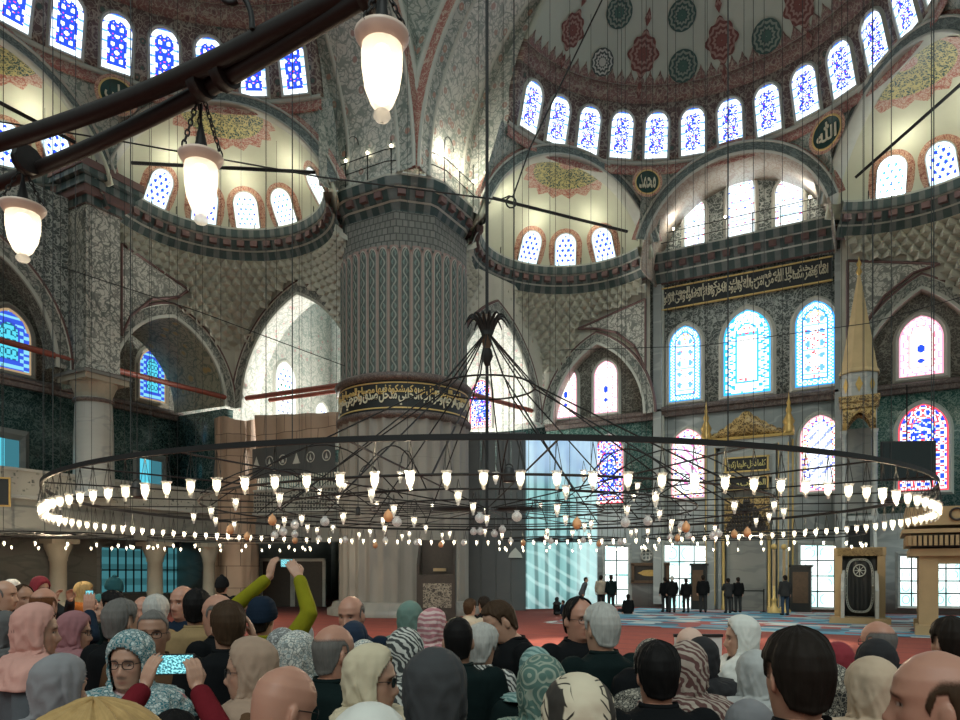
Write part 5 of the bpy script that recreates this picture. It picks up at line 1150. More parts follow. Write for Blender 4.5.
for k in range(16):
    t=k*2*pi/16+.2; r0=2.4 if k%2 else 3.3; b=MB(); x=np.linspace(0,1,16); r=r0+(5.6-r0)*x; z=.02+.75*np.sin(x*pi)*(1 if k%2 else .7); b.tube(np.c_[r*math.cos(t),r*math.sin(t),z],.012,5)
    q=np.linspace(0,1.6*pi,14); rr=.28*(1-q/7); b.tube(np.c_[(r0+.75+rr*np.cos(q))*math.cos(t),(r0+.75+rr*np.cos(q))*math.sin(t),.32+rr*np.sin(q)],.010,4); b.build('scroll_arm',M['iron'],ch)
for k in range(22):
    t=k*2*pi/22+.11; b=MB(); b.tube([(RR*math.cos(t),RR*math.sin(t),0),(RR*math.cos(t),RR*math.sin(t),31)],.0075,4); b.build('suspension_cable',M['wire'],ch)
NL=138; L=[]
for k in range(NL):
    t=(k+.5)*2*pi/NL; p=CH+RR*np.array([math.cos(t),math.sin(t)]); d=p@FWD; L.append((480+FOC*(p@RGT)/d,d,p))
for side in ('near','far'):
    S=sorted([x for x in L if (x[1]<15)==(side=='near')],key=lambda x:x[0])
    for i,(px,d,p) in enumerate(S):
        lab='lit glass lamp on the near side of the great iron ring, %s from the left' if side=='near' else 'lit glass lamp on the far side of the great iron ring, %s from the left'
        P=(*p,LZ)
        if side=='near':
            o=tag(empty('hanging_lamp',P),lab%ordinal(i+1),'lamp','glass lamps round the great iron ring'); put('glass_bell',me_bell,(0,0,0),o); put('bulb',me_bulb,(0,0,0),o); put('chain',me_chain,(0,0,0),o)
        else: o=tag(put('hanging_lamp',me_far,P),lab%ordinal(i+1),'lamp','glass lamps round the great iron ring')
def ringof(n,r,z,me,name,label,cat,group,ph=0.0,jit=.12):
    for k in range(n):
        t=k*2*pi/n+ph+RNG.uniform(-jit,jit)*.3; q=r+RNG.uniform(-jit,jit); tag(put(name,me,(CH[0]+q*math.cos(t),CH[1]+q*math.sin(t),z+RNG.uniform(-.06,.06))),label,cat,group)
ringof(26,5.6,LZ+.10,me_small,'hanging_lamp','small clear glass lamp hanging from the outermost inner ring of the great chandelier','lamp','small lamps on the inner rings',.1)
ringof(22,4.0,LZ+.02,me_small,'hanging_lamp','small clear glass lamp midway between hub and outer ring of the great chandelier','lamp','small lamps midway in the great chandelier',.05,.3)
ringof(14,3.3,ZR+.32,me_small,'hanging_lamp','small clear glass lamp standing high on the scroll arms of the great chandelier','lamp','small lamps on the scroll arms',.3)
ringof(10,2.3,LZ+.05,me_small,'hanging_lamp','small clear glass lamp close round the middle of the great chandelier','lamp','small lamps round the hub',.2)
ringof(24,4.4,LZ-.22,me_globe,'hanging_globe','clear glass globe hanging under the great chandelier','globe','glass globes under the great chandelier',.15,.3)
ringof(14,4.9,LZ-.24,me_egg,'hanging_ostrich_egg','orange ostrich egg hanging among the glass globes of the great chandelier','egg','ostrich eggs under the great chandelier',.05,.25)
ringof(4,.35,LZ-.15,me_globe,'hanging_globe','clear glass globe under the central rod of the great chandelier','globe','glass globes under the central rod',.1,.05)
# smaller chandeliers further back
def small_ch(px,d,r,n,label,lamplab,group,ncab=8,dz=0.0):
    c=at(px,571,d)[:2]; z=ZR+dz; o=tag(empty('ring_chandelier',(*c,z)),label,'chandelier')
    for q in (r,r*.55): a=np.linspace(0,2*pi,61)[:-1]; b=MB(); b.tube(np.c_[q*np.cos(a),q*np.sin(a),0*a],.025,5,closed=True); b.build('ring',M['iron'],o)
    for k in range(4): t=k*pi/4; b=MB(); b.tube([(r*math.cos(t),r*math.sin(t),0),(-r*math.cos(t),-r*math.sin(t),0)],.018,4); b.build('spoke',M['iron'],o)
    for k in range(ncab): t=k*2*pi/ncab+.2; b=MB(); b.tube([(r*math.cos(t),r*math.sin(t),0),(r*math.cos(t),r*math.sin(t),28)],.010,4); b.build('suspension_cable',M['wire'],o)
    for k in range(n): t=k*2*pi/n; tag(put('hanging_lamp',me_far,(c[0]+r*math.cos(t),c[1]+r*math.sin(t),z-.33)),lamplab,'lamp',group)
small_ch(52,26.5,2.7,18,'small iron ring chandelier in front of the left gallery, at the far left','lit glass lamp on the small ring chandelier at the far left','lamps of the far left chandelier',10)
small_ch(232,29,3.1,22,'small iron ring chandelier in front of the dust-sheeted pier','lit glass lamp on the small ring chandelier by the dust-sheeted pier','lamps of the chandelier by the sheeted pier',12)
small_ch(562,30,2.6,14,'small iron ring chandelier in front of the printed teal hoarding','lit glass lamp on the small ring chandelier before the printed hoarding','lamps of the chandelier before the hoarding',10)
small_ch(748,27,3.9,24,'wide iron ring chandelier in front of the prayer niche','lit glass lamp on the wide ring chandelier before the prayer niche','lamps of the chandelier before the niche',16)
# near chandelier overhead: two iron tubes and three large lamps
nc=tag(empty('tube_chandelier',at(180,100,1.95)),'pair of rusty black iron tubes of a near chandelier overhead','chandelier'); o0=np.array(nc.location)
def tube_pts(pp,h=1.28): return np.array([at(px,py,h*FOC/(HOR-py)) for px,py in pp])-o0
def spl(P,n=40):
    t=np.linspace(0,1,len(P)); s=np.linspace(0,1,n); return np.array([np.polyval(np.polyfit(t,P[:,k],min(3,len(P)-1)),s) for k in range(3)]).T
T1=tube_pts([(-260,205),(-120,172),(0,143),(80,118),(160,86),(250,43),(320,10),(400,-32)]); T2=tube_pts([(-260,260),(-120,222),(0,187),(100,139),(200,91),(320,26),(370,-3),(430,-36)],1.26)
b=MB(); b.tube(spl(T1),.024,10); b.build('iron_tube',M['rust'],nc); b=MB(); b.tube(spl(T2),.021,10); b.build('iron_tube',M['rust'],nc)
def clampat(px,py): return at(px,py,1.27*FOC/(HOR-py))-o0
for px,py in ((28,160),(203,82),(226,72),(372,-8)):
    c=clampat(px,py); b=MB(); t=RGT*.8-FWD*.45; b.tube([c-np.array([*t,0])*.022,c+np.array([*t,0])*.012],.042,12); b.build('clamp',M['rust'],nc)
c=clampat(246,36); b=MB(); q=np.linspace(0,1.55*pi,16); b.tube([c+np.array([*(RGT*(-.035*math.sin(x)-.02)),.02+.12*(1-x/5)*.9-.045*math.cos(x)]) for x in q],.007,6); b.build('hook',M['iron'],nc)
def linkchain(p0,p1,mb,t=.0035,l=.022):
    p0=np.asarray(p0,float);p1=np.asarray(p1,float); D=p1-p0; n=max(2,int(np.linalg.norm(D)/l)); D/=np.linalg.norm(D); e=np.cross(D,[.3,.9,.1]); e/=np.linalg.norm(e); f=np.cross(D,e)
    for i in range(n):
        c=p0+(p1-p0)*(i+.5)/n; s=e if i%2 else f; q=np.linspace(0,2*pi,9)[:-1]; mb.tube([c+D*math.cos(x)*l*.72+s*math.sin(x)*l*.33 for x in q],t,4,closed=True)
b=MB(); linkchain(c+np.array([0,0,.13]),c+np.array([0,0,.85]),b); b.build('chain',M['iron'],nc)
M['frost']=None
def frost():
    n=NT('frosted_lamp_glass'); tr=n.nd('ShaderNodeBsdfTransparent'); tr.inputs[0].default_value=(.95,.96,.94,1); df=n.nd('ShaderNodeBsdfTranslucent'); df.inputs[0].default_value=(.95,.92,.86,1); d2=n.nd('ShaderNodeBsdfDiffuse'); d2.inputs[0].default_value=(.85,.80,.72,1)
    m1=n.nd('ShaderNodeMixShader'); m1.inputs[0].default_value=.45; n.t.links.new(tr.outputs[0],m1.inputs[1]); n.t.links.new(df.outputs[0],m1.inputs[2]); m2=n.nd('ShaderNodeMixShader'); m2.inputs[0].default_value=.2; n.t.links.new(m1.outputs[0],m2.inputs[1]); n.t.links.new(d2.outputs[0],m2.inputs[2]); n.t.links.new(m2.outputs[0],n.out.inputs[0]); return n.m
M['frost']=frost(); M['rimglass']=plain('pale_peach_rim_glass',(.74,.62,.52),.3,0,14,.3)
def big_lamp(px,pyr,d,w,h,hang,label):
    """px,pyr: centre of the rim; w,h metres"""
    P=at(px,pyr,d); o=tag(empty('hanging_lamp',P),label,'lamp','large near glass lamps'); r=w/2; b=MB()
    b.lathe([(r*.72,-.01),(r*.76,-h*.16),(r*.74,-h*.36),(r*.64,-h*.58),(r*.42,-h*.77),(r*.22,-h*.86)],(0,0,0),28); b.build('glass_bell',M['frost'],o)
    b=MB(); b.lathe([(r*.70,-.016),(r*.80,-.012),(r*.98,.004),(r*1.01,.010),(r*.96,.011),(r*.80,-.002),(r*.68,-.008)],(0,0,0),32); b.build('rim',M['rimglass'],o)
    b=MB(); b.lathe([(r*.2,-h*.85),(r*.30,-h*.885),(r*.32,-h*.93),(r*.24,-h*.97),(r*.06,-h)],(0,0,0),16); b.build('glass_knob',M['frost'],o)
    b=MB(); b.lathe([(0,-h*.80),(r*.3,-h*.72),(r*.5,-h*.50),(r*.48,-h*.26),(r*.25,-h*.10),(0,-h*.06)],(0,0,0),16); b.build('bulb',M['bulb_big'],o)
    b=MB(); b.lathe([(.004,.10),(.016,.04),(.022,.0),(.006,-.02)],(0,0,0),10); b.tube([(0,0,.09),(0,0,hang)],.004,5); b.build('lamp_holder',M['iron'],o)
    for k in range(3):
        a=k*2*pi/3+.5; b=MB(); linkchain((r*.95*math.cos(a),r*.95*math.sin(a),.01),(0,0,hang),b,.0022,.016); b.build('chain',M['iron'],o)
    return o
big_lamp(382,40,1.48,.112,.170,.12,'big lit glass lamp hanging at the right, nearest the camera, of three overhead')
big_lamp(201,160,1.93,.115,.175,.19,'big lit glass lamp hanging in the middle of the near overhead tubes')
big_lamp(23,210,2.25,.130,.165,.14,'big lit glass lamp at the left edge below the near overhead tubes')
# strung cables
def cable(pp,d,label,r=.018):
    P=np.array([at(px,py,dd) for (px,py),dd in zip(pp,d)]); o0=P.mean(0); b=MB(); b.tube(P-o0,r,5); tag(b.build('strung_cable',M['wire'],None,None,o0),label,'cable')
qa=np.linspace(0,2*pi,12); loop=[(509+6*math.sin(x)+4*x/6,196-6*math.cos(x)+6) for x in qa]
cable([(-30,117),(125,142),(320,177),(500,200)]+loop+[(530,148),(604,-4)],[24]*4+[24]*12+[24,24],'dark cable with a small loop strung past the top of the great pillar',.028)
cable([(58,266),(200,312),(345,366)],[26,28,30],'thin cable sloping across the left niche down to the great pillar')
cable([(965,296),(870,323),(700,346),(560,350)],[27,29,33,36],'thin cable strung across the three tall windows')
# ================================================================= PEOPLE
def sm(a,b,x): t=np.clip((x-a)/(b-a),0,1); return t*t*(3-2*t)
HZ=np.array([-.10,-.06,-.02,0.0,.012,.035,.06,.085,.115,.14,.175,.205,.225,.236,.239])
HA=np.array([.064,.057,.056,.058,.060,.063,.066,.069,.072,.0745,.071,.056,.036,.014,.0])      # half width
HF=np.array([.040,.040,.052,.072,.080,.084,.086,.086,.087,.093,.087,.068,.044,.018,.0])      # front
HB=np.array([.070,.064,.064,.068,.072,.078,.085,.092,.098,.100,.094,.074,.046,.018,.0])      # back
def head_r(z,ph,fem=0.0):
    """radius of the head at height z above the chin and azimuth ph from the face (0) ; vectorised"""
    a=np.interp(z,HZ,HA); f=np.interp(z,HZ,HF); b=np.interp(z,HZ,HB)
    jaw=np.clip((.06-z)/.06,0,1)*(z>-.03); 
    c=np.cos(ph); s=np.sin(ph); e=np.where(c>=0,f,b); p=2.35-.35*jaw
    r=(np.abs(c/np.maximum(e,1e-4))**p+np.abs(s/np.maximum(a,1e-4))**p)**(-1/p)
    r=np.where(z>=.2389,0.0,r)
    g=lambda p0,z0,sp,sz: np.exp(-((ph-p0)/sp)**2-((z-z0)/sz)**2)
    nose=g(0,.072,.16,.020)*.024+g(0,.10,.12,.022)*.011+g(.19,.064,.09,.010)*.007+g(-.19,.064,.09,.010)*.007
    r=r+nose-.009*(g(.40,.113,.17,.014)+g(-.40,.113,.17,.014))+.004*(g(.35,.136,.3,.010)+g(-.35,.136,.3,.010))
    r=r+.0055*g(0,.040,.28,.006)+.006*g(0,.028,.24,.006)-.004*g(0,.034,.3,.003)+.006*g(0,.006,.3,.012)-.003*g(0,.018,.4,.008)
    r=r+.004*(g(.75,.085,.3,.02)+g(-.75,.085,.3,.02))
    return r
def cap_mb(mb,pts,rad,n=10): mb.chain(pts,rad,n)
def superring(z,a,f,b,cy,n,p=2.3):
    t=np.linspace(0,2*pi,n,endpoint=False); c,s=np.cos(t),np.sin(t); e=np.where(c>=0,f,b); r=(np.abs(c/e)**p+np.abs(s/a)**p)**(-1/p); return np.c_[r*s,cy+r*c,np.full(n,z)]
def loft(mb,rings,n=28):
    G=np.array([superring(*q,n) for q in rings]); base=mb.n; mb.grid(G,None,0,wv=True)
    k=len(rings); mb.f+=[tuple(base+i for i in range(n)),tuple(base+(k-1)*n+i for i in range(n-1,-1,-1))]; mb.mi+=[0,0]; mb.sm+=[True,True]
def voxel(mb,vox,smooth=0):
    me=mb.mesh('tmp',[M['skin']]); o=bpy.data.objects.new('tmp',me); COL.objects.link(o)
    bm=bmesh.new(); bm.from_mesh(me); bmesh.ops.remove_doubles(bm,verts=bm.verts,dist=1e-6); bmesh.ops.recalc_face_normals(bm,faces=bm.faces); bm.to_mesh(me); bm.free()
    r=o.modifiers.new('r','REMESH'); r.mode='VOXEL'; r.voxel_size=vox; r.use_smooth_shade=True
    if smooth: q=o.modifiers.new('s','SMOOTH'); q.iterations=smooth; q.factor=.5
    bpy.context.view_layer.update(); out=bpy.data.meshes.new_from_object(o.evaluated_get(bpy.context.evaluated_depsgraph_get())); bpy.data.objects.remove(o)
    nv=len(out.vertices); V=np.zeros(nv*3); out.vertices.foreach_get('co',V); F=[tuple(p.vertices) for p in out.polygons]; bpy.data.meshes.remove(out); return V.reshape(-1,3),F
NECKZ=1.47
def head_mb(mb,C,tilt=0.0,turn=0.0,fem=0,nz=64,nph=72):
    """head+neck grid; C = chin height origin (x,y,z)"""
    z=np.r_[np.linspace(-.10,.20,nz-14),.20+.039*np.sin(np.linspace(0,pi/2,15)[1:])]; ph=np.linspace(-pi,pi,nph,endpoint=False)
    Z,P=np.meshgrid(z,ph,indexing='ij'); Rr=head_r(Z,P); sc=.955 if fem else 1.0
    X=Rr*np.sin(P); Y=Rr*np.cos(P); V=np.stack([X,Y,Z],-1)*sc
    V=headxf(V,C,tilt,turn); base=mb.n; mb.grid(V,None,0,wv=True); n=nph
    mb.f+=[tuple(base+i for i in range(n-1,-1,-1))]; mb.mi+=[0]; mb.sm+=[True]
    for s in (-1,1):   # ears
        E=[]; t=np.linspace(0,2*pi,14,endpoint=False); u=np.linspace(-1,1,7)
        G=np.zeros((14,7,3))
        for i,a in enumerate(t):
            for j,q in enumerate(u):
                k=math.sqrt(max(0,1-q*q)); yy=.017*k*math.cos(a)-.014-.004*q; zz=.033*k*math.sin(a)*(1 if math.sin(a)>0 else .9)+.095; G[i,j]=(s*(.076+.011*q+.35*(-(yy+.014))*.6),yy,zz)
        mb.grid(headxf(G*sc,C,tilt,turn),None,0,wu=True)
def headxf(V,C,tilt,turn):
    V=np.asarray(V,float); piv=np.array([0,-.01,-.05]); W=V-piv
    ct,st=math.cos(tilt),math.sin(tilt); W=np.stack([W[...,0],W[...,1]*ct+W[...,2]*st,-W[...,1]*st+W[...,2]*ct],-1)   # tilt>0: nod down
    c,s=math.cos(turn),math.sin(turn); W=np.stack([W[...,0]*c-W[...,1]*s,W[...,0]*s+W[...,1]*c,W[...,2]],-1)
    return W+piv+np.asarray(C,float)
def headinv(V,C,tilt,turn):
    V=np.asarray(V,float); piv=np.array([0,-.01,-.05]); W=V-piv-np.asarray(C,float); c,s=math.cos(turn),math.sin(turn); W=np.stack([W[...,0]*c+W[...,1]*s,-W[...,0]*s+W[...,1]*c,W[...,2]],-1)
    ct,st=math.cos(tilt),math.sin(tilt); return np.stack([W[...,0],W[...,1]*ct-W[...,2]*st,W[...,1]*st+W[...,2]*ct],-1)+piv
def hand_mb(mb,wrist,fd,pn,side,curl=.5,sc=1.0,spread=.10):
    """palm, four unequal fingers bent at the knuckles and a thumb from the side of the palm. fd: finger direction, pn: palm normal (inner side)"""
    fd=np.asarray(fd,float); fd/=np.linalg.norm(fd); pn=np.asarray(pn,float); pn=pn-fd*(pn@fd); pn/=np.linalg.norm(pn); th=np.cross(fd,pn)*side; w=np.asarray(wrist,float)
    P=lambda x,y,z: w+(th*x+fd*y+pn*z)*sc
    for x in (-.026,-.009,.009,.026): mb.chain([P(x*.8,.005,0),P(x,.045,-.002),P(x*1.08,.082,0)],[.0145*sc,.0155*sc,.0125*sc],8)
    for i,(x,L) in enumerate(((.029,.068),(.0098,.078),(-.0098,.072),(-.028,.056))):
        p=np.array([x*1.08,.084,0.0]); a=.12+curl*.5; pts=[P(*p)]; rad=[.0098*sc]
        for k,f in enumerate((.45,.32,.25)):
            d=np.array([spread*x*10*(1-curl),math.cos(a),math.sin(a)]); p=p+d*L*f; pts.append(P(*p)); rad.append((.0092-.0012*k)*sc); a+=curl*(.95 if k==0 else .75)
        mb.chain(pts,rad,8)
    p0=np.array([.026,.016,.004]); t1=np.array([.052,.045,.014+.012*curl]); t2=np.array([.058-.012*curl,.072,.024+.02*curl]); t3=np.array([.058-.028*curl,.094,.030+.03*curl]); mb.chain([P(*p0),P(*t1),P(*t2),P(*t3)],[.014*sc,.0125*sc,.0108*sc,.0085*sc],8)
def skin_mat(name,c):
    n=NT(name); p=n.coord(); f=n.noise(p,14,4); g=n.noise(p,120,2); a=n.attr('Col'); s=n.sep(a); col=n.mix(f,[c[0]*.86,c[1]*.80,c[2]*.78],[min(1,c[0]*1.08),c[1]*1.05,c[2]*1.05])
    col=n.mix(n.math('MULTIPLY',s[0],.65),col,(c[0]*.72,c[1]*.36,c[2]*.36)); col=n.mix(s[1],col,(.02,.014,.010)); col=n.mix(s[2],col,(.60,.56,.52)); 
    return n.done(col,.5,0,n.bump(g,.12,.001),Subsurface_Weight=.06,Subsurface_Radius=(.01,.004,.002))
M['skin']=skin_mat('light_skin',(.44,.26,.18)); M['skin_red']=skin_mat('ruddy_skin',(.43,.225,.155)); M['skin_tan']=skin_mat('tan_skin',(.33,.185,.12)); M['skin_pale']=skin_mat('pale_skin',(.56,.36,.28))
REST={'L':((-.245,-.02,1.13),(-.255,.06,.90),(0,.1,-1),(1,0,0),.55),'R':((.245,-.02,1.13),(.255,.06,.90),(0,.1,-1),(-1,0,0),.55)}
BODY={}
def body(fem=0,tilt=0.0,turn=0.0,arms=None,pose='stand',vox=.0105,lean=0.0):
    key=(fem,round(tilt,2),round(turn,2),str(arms),pose,vox,lean)
    if key in BODY: return BODY[key]
    arms={**REST,**(arms or {})}; sw=.165 if fem else .185; S=.94 if fem else 1.0
    sit=pose=='sit'; dz=-.80 if sit else 0.0
    lx=lambda p: np.array([p[0],p[1]+max(0,(p[2]-.95))*math.tan(lean),p[2]+dz])
    sb=MB(); 
    tor=[(.84,.15*S,.095,.105,0),(.93,.172,.11,.125,0),(1.05,.145*S,.10,.105,0),(1.2,.16*S,.115,.11,0),(1.32,.168*S,.11,.115,0),(1.40,.135*S,.085,.10,-.01),(1.445,.075,.06,.075,-.015),(1.47,.055,.05,.06,-.015)]
    L=lambda r,e=0,ey=0: (r[0]+dz,r[1]+e,r[2]+e,r[3]+e,r[4]+max(0,r[0]-.95)*math.tan(lean))
    loft(sb,[L(r) for r in tor]); C=lx((0,.01,NECKZ)); C=np.array([0,.01+max(0,NECKZ-.95)*math.tan(lean),NECKZ+dz])
    hb=MB(); head_mb(hb,C,tilt,turn,fem); sb.chain([C+[0,-.02,-.10],C+[0,-.015,-.02]],[.056,.054],14)
    hands=MB(); jk=MB(); e=.032; loft(jk,[(.80+dz,.19,.15,.16,0)]+[L(r,e+(.012 if .9<r[0]<1.1 else 0)) for r in tor[1:6]]+[L((1.438,.088,.068,.086,-.012),.012),L((1.462,.066,.056,.072,-.014),.008)])
    leg=MB()
    for s,k in ((-1,'L'),(1,'R')):
        el,wr,fdir,pnm,curl=arms[k]; sh=lx((s*sw,-.01,1.375)); 
        if lean or sit: el,wr=(lx(el),lx(wr)) if k not in () else (el,wr)
        el,wr=np.array(el,float),np.array(wr,float)
        sb.chain([sh,el,wr],[.050*S,.041*S,.029*S],10); jk.chain([sh+[0,0,.004],(sh+el)/2,el,(el+wr)/2,wr+(el-wr)*.10],[.074,.068,.058,.052,.047],12)
        d=(wr-el)/np.linalg.norm(wr-el); hands.chain([wr-d*.10,wr+d*.012],[.031*S,.026*S],10); hand_mb(hands,wr+d*.008,fdir,pnm,-s,curl,.97 if not fem else .9)
        if sit: hp,kn,an,to=(s*.10,0,.10),(s*.30,.34,.16),(s*.02,.40,.07),(s*-.08,.42,.06)
        else: hp,kn,an,to=(s*.095,0,.90),(s*.10,.02,.50),(s*.105,-.02,.09),(s*.12,.15,.045)
        sb.chain([hp,kn,an],[.078,.056,.038],10); sb.chain([an,to],[.04,.032],8); leg.chain([hp,kn,an],[.098,.078,.062],10)
    V,F=voxel(sb,.016,1); mb=MB(); mb.add(V,F); nb=len(V)
    hv,hf=voxel(hb,vox*.55,0); h0=mb.n; mb.add(hv,hf); av,af=voxel(hands,.0048,1); mb.add(av,af); me=mb.mesh('person',[M['skin']])
    # natural colouring of lips, brows and eyes
    allV=np.concatenate([V,hv,av]); col=np.zeros((len(allV),4),np.float32); col[:,3]=1; q=headinv(hv,C,tilt,turn)/(.955 if fem else 1); x,y,z=q[:,0],q[:,1],q[:,2]; fr=(y>.045)
    lips=np.exp(-((z-.034)/.008)**2-(x/.024)**2)*fr*(y>.06); cheek=.35*np.exp(-((z-.08)/.025)**2)*(np.exp(-((np.abs(x)-.045)/.02)**2))*fr+.3*np.exp(-((z-.068)/.02)**2-(x/.018)**2)*fr; col[nb:nb+len(hv),0]=np.clip(lips*1.3+cheek,0,1)
    brow=np.exp(-((z-.134+((np.abs(x)-.03)*.25)**1)/.0055)**2)*np.exp(-((np.abs(x)-.033)/.017)**4)*fr; eye=((np.abs(np.abs(x)-.031)/.0068)**2+((z-.113)/.0042)**2<1)*fr; lid=(((np.abs(np.abs(x)-.031)/.016)**2+((z-.114)/.0078)**2)<1)*fr; col[nb:nb+len(hv),1]=np.clip(brow*.85*(y>.05)+eye*1.0+.30*lid,0,1); col[nb:nb+len(hv),2]=np.clip(((np.abs(np.abs(x)-.031)/.0125)**2+((z-.113)/.0038)**2<1)*fr*.42-eye,0,1)
    ca=me.color_attributes.new('Col','FLOAT_COLOR','POINT'); ca.data.foreach_set('color',col.ravel())
    jv,jf=voxel(jk,.014,2); b=MB(); b.add(jv,jf); jm=b.mesh('jacket',[M['skin']])
    lv,lf=voxel(leg,.018,1); b=MB(); b.add(lv,lf); lm=b.mesh('trousers',[M['skin']])
    sh=MB()
    for s in (-1,1):
        if sit: sh.chain([(s*.02,.42,.05),(s*-.1,.44,.05)],[.045,.04],10)
        else: sh.chain([(s*.105,-.03,.048),(s*.115,.08,.045),(s*.122,.17,.036)],[.047,.046,.036],10)
    smesh=sh.mesh('shoes',[M['skin']])
    BODY[key]=dict(me=me,jk=jm,tr=lm,shoe=smesh,C=C,tilt=tilt,turn=turn,fem=fem,arms=arms); return BODY[key]
# ---------------------------------------------------------------- hair, scarves and other wear (built round the head of a body)
WEAR={}
def hair_mesh(style,fem=0):
    key=(style,fem)
    if key in WEAR: return WEAR[key]
    nz,nph=56,96; ph=np.linspace(-pi,pi,nph,endpoint=False); lo=-.16 if style in('long','bob') else -.01; z=np.r_[np.linspace(lo,.20,nz-14),.20+.0389*np.sin(np.linspace(0,pi/2,15)[1:])]
    Z,P=np.meshgrid(z,ph,indexing='ij'); A=np.abs(P)
    line=np.interp(A,[0,.75,1.15,1.32,1.50,1.78,1.98,2.4,pi],[.182,.180,.150,.090,.138,.138,.075,.018,.005]); top=np.full_like(Z,9.0); th=.016
    if style=='short': th=.017
    if style=='full': th=.028; line=np.interp(A,[0,.75,1.1,1.35,1.6,1.8,2.0,2.4,pi],[.172,.168,.135,.07,.09,.10,.05,.0,-.005])
    if style=='buzz': th=.006
    if style=='receding': th=.013; line=np.interp(A,[0,.45,.8,1.15,1.35,1.55,1.75,1.95,2.4,pi],[.214,.226,.20,.160,.088,.108,.130,.075,.018,.005])
    if style=='balding': th=.0075; line=np.interp(A,[0,.95,1.1,1.3,1.5,1.78,1.98,2.4,pi],[.5,.3,.13,.085,.135,.138,.075,.018,.005]); top=np.interp(A,[0,.95,1.3,1.6,2.4,pi],[.0,.07,.172,.196,.200,.196])
    if style in('bob','long'):
        th=.032; line=np.interp(A,[0,.5,.8,.95,1.2,pi],[.170,.155,.10,.0,-.06,-.09]); 
        if style=='long': line=np.interp(A,[0,.5,.8,1.0,1.3,pi],[.175,.16,.10,-.05,-.15,-.16])
    m=np.minimum(sm(0,.022,Z-line),sm(0,.05,top-Z)); r0=head_r(np.maximum(Z,.04),P)
    nz3=np.array([[mnoise.noise(Vector((math.sin(p)*6,math.cos(p)*6,zz*14))) for p in ph] for zz in z]); st=np.array([[mnoise.noise(Vector((p*14,zz*9,3.3))) for p in ph] for zz in z])
    T=m*(th*(1+.30*nz3)+.0055*st*(th>.01))-(.0012 if style in('balding','buzz','receding') else .003); Rr=np.where(Z>.2385,0.0,r0)+T*np.clip(r0/.05,0,1)*(Z<.2385)
    if style in('bob','long'): Rr=np.where(Z<.04,np.maximum(head_r(np.full_like(Z,.05),P)+.026+.01*nz3+ (0.04-Z)*.05,.0),Rr)
    V=np.stack([Rr*np.sin(P),Rr*np.cos(P),Z+T*np.clip((Z-.15)/.09,0,1)*.9],-1)*(.955 if fem else 1)
    keep=np.ones((nz,nph),bool); mm=m>0.0
    for i in range(nz-1):
        for j in range(nph): keep[i,j]=mm[i,j] or mm[i+1,j] or mm[i,(j+1)%nph]
    b=MB(); b.grid(V,np.stack([P*.08,Z],-1),0,wv=True,keep=keep); WEAR[key]=(b,np.clip(m,0,1).ravel()*(.85 if style=='buzz' else 1)); return WEAR[key]
def hair_obj(style,mat,B,parent):
    b=hair_mesh(style,B['fem'])[0]; key=('hm',style,B['fem'],round(B['tilt'],2),round(B['turn'],2),tuple(np.round(B['C'],3)))
    if key not in WEAR:
        q=MB(); q.add(headxf(b.v[0],B['C'],B['tilt'],B['turn']),b.f,b.uv[0]); me=q.mesh('hair',[M['hair_dark']]); fd=hair_mesh(style,B['fem'])[1]; ca=me.color_attributes.new('Fade','FLOAT_COLOR','POINT'); ca.data.foreach_set('color',np.stack([fd]*4,-1).astype(np.float32).ravel()); WEAR[key]=me
    o=put('hair',WEAR[key],(0,0,0),parent); setmat(o,mat); return o
def setmat(o,mat):
    o.material_slots[0].link='OBJECT'; o.material_slots[0].material=M[mat] if isinstance(mat,str) else mat
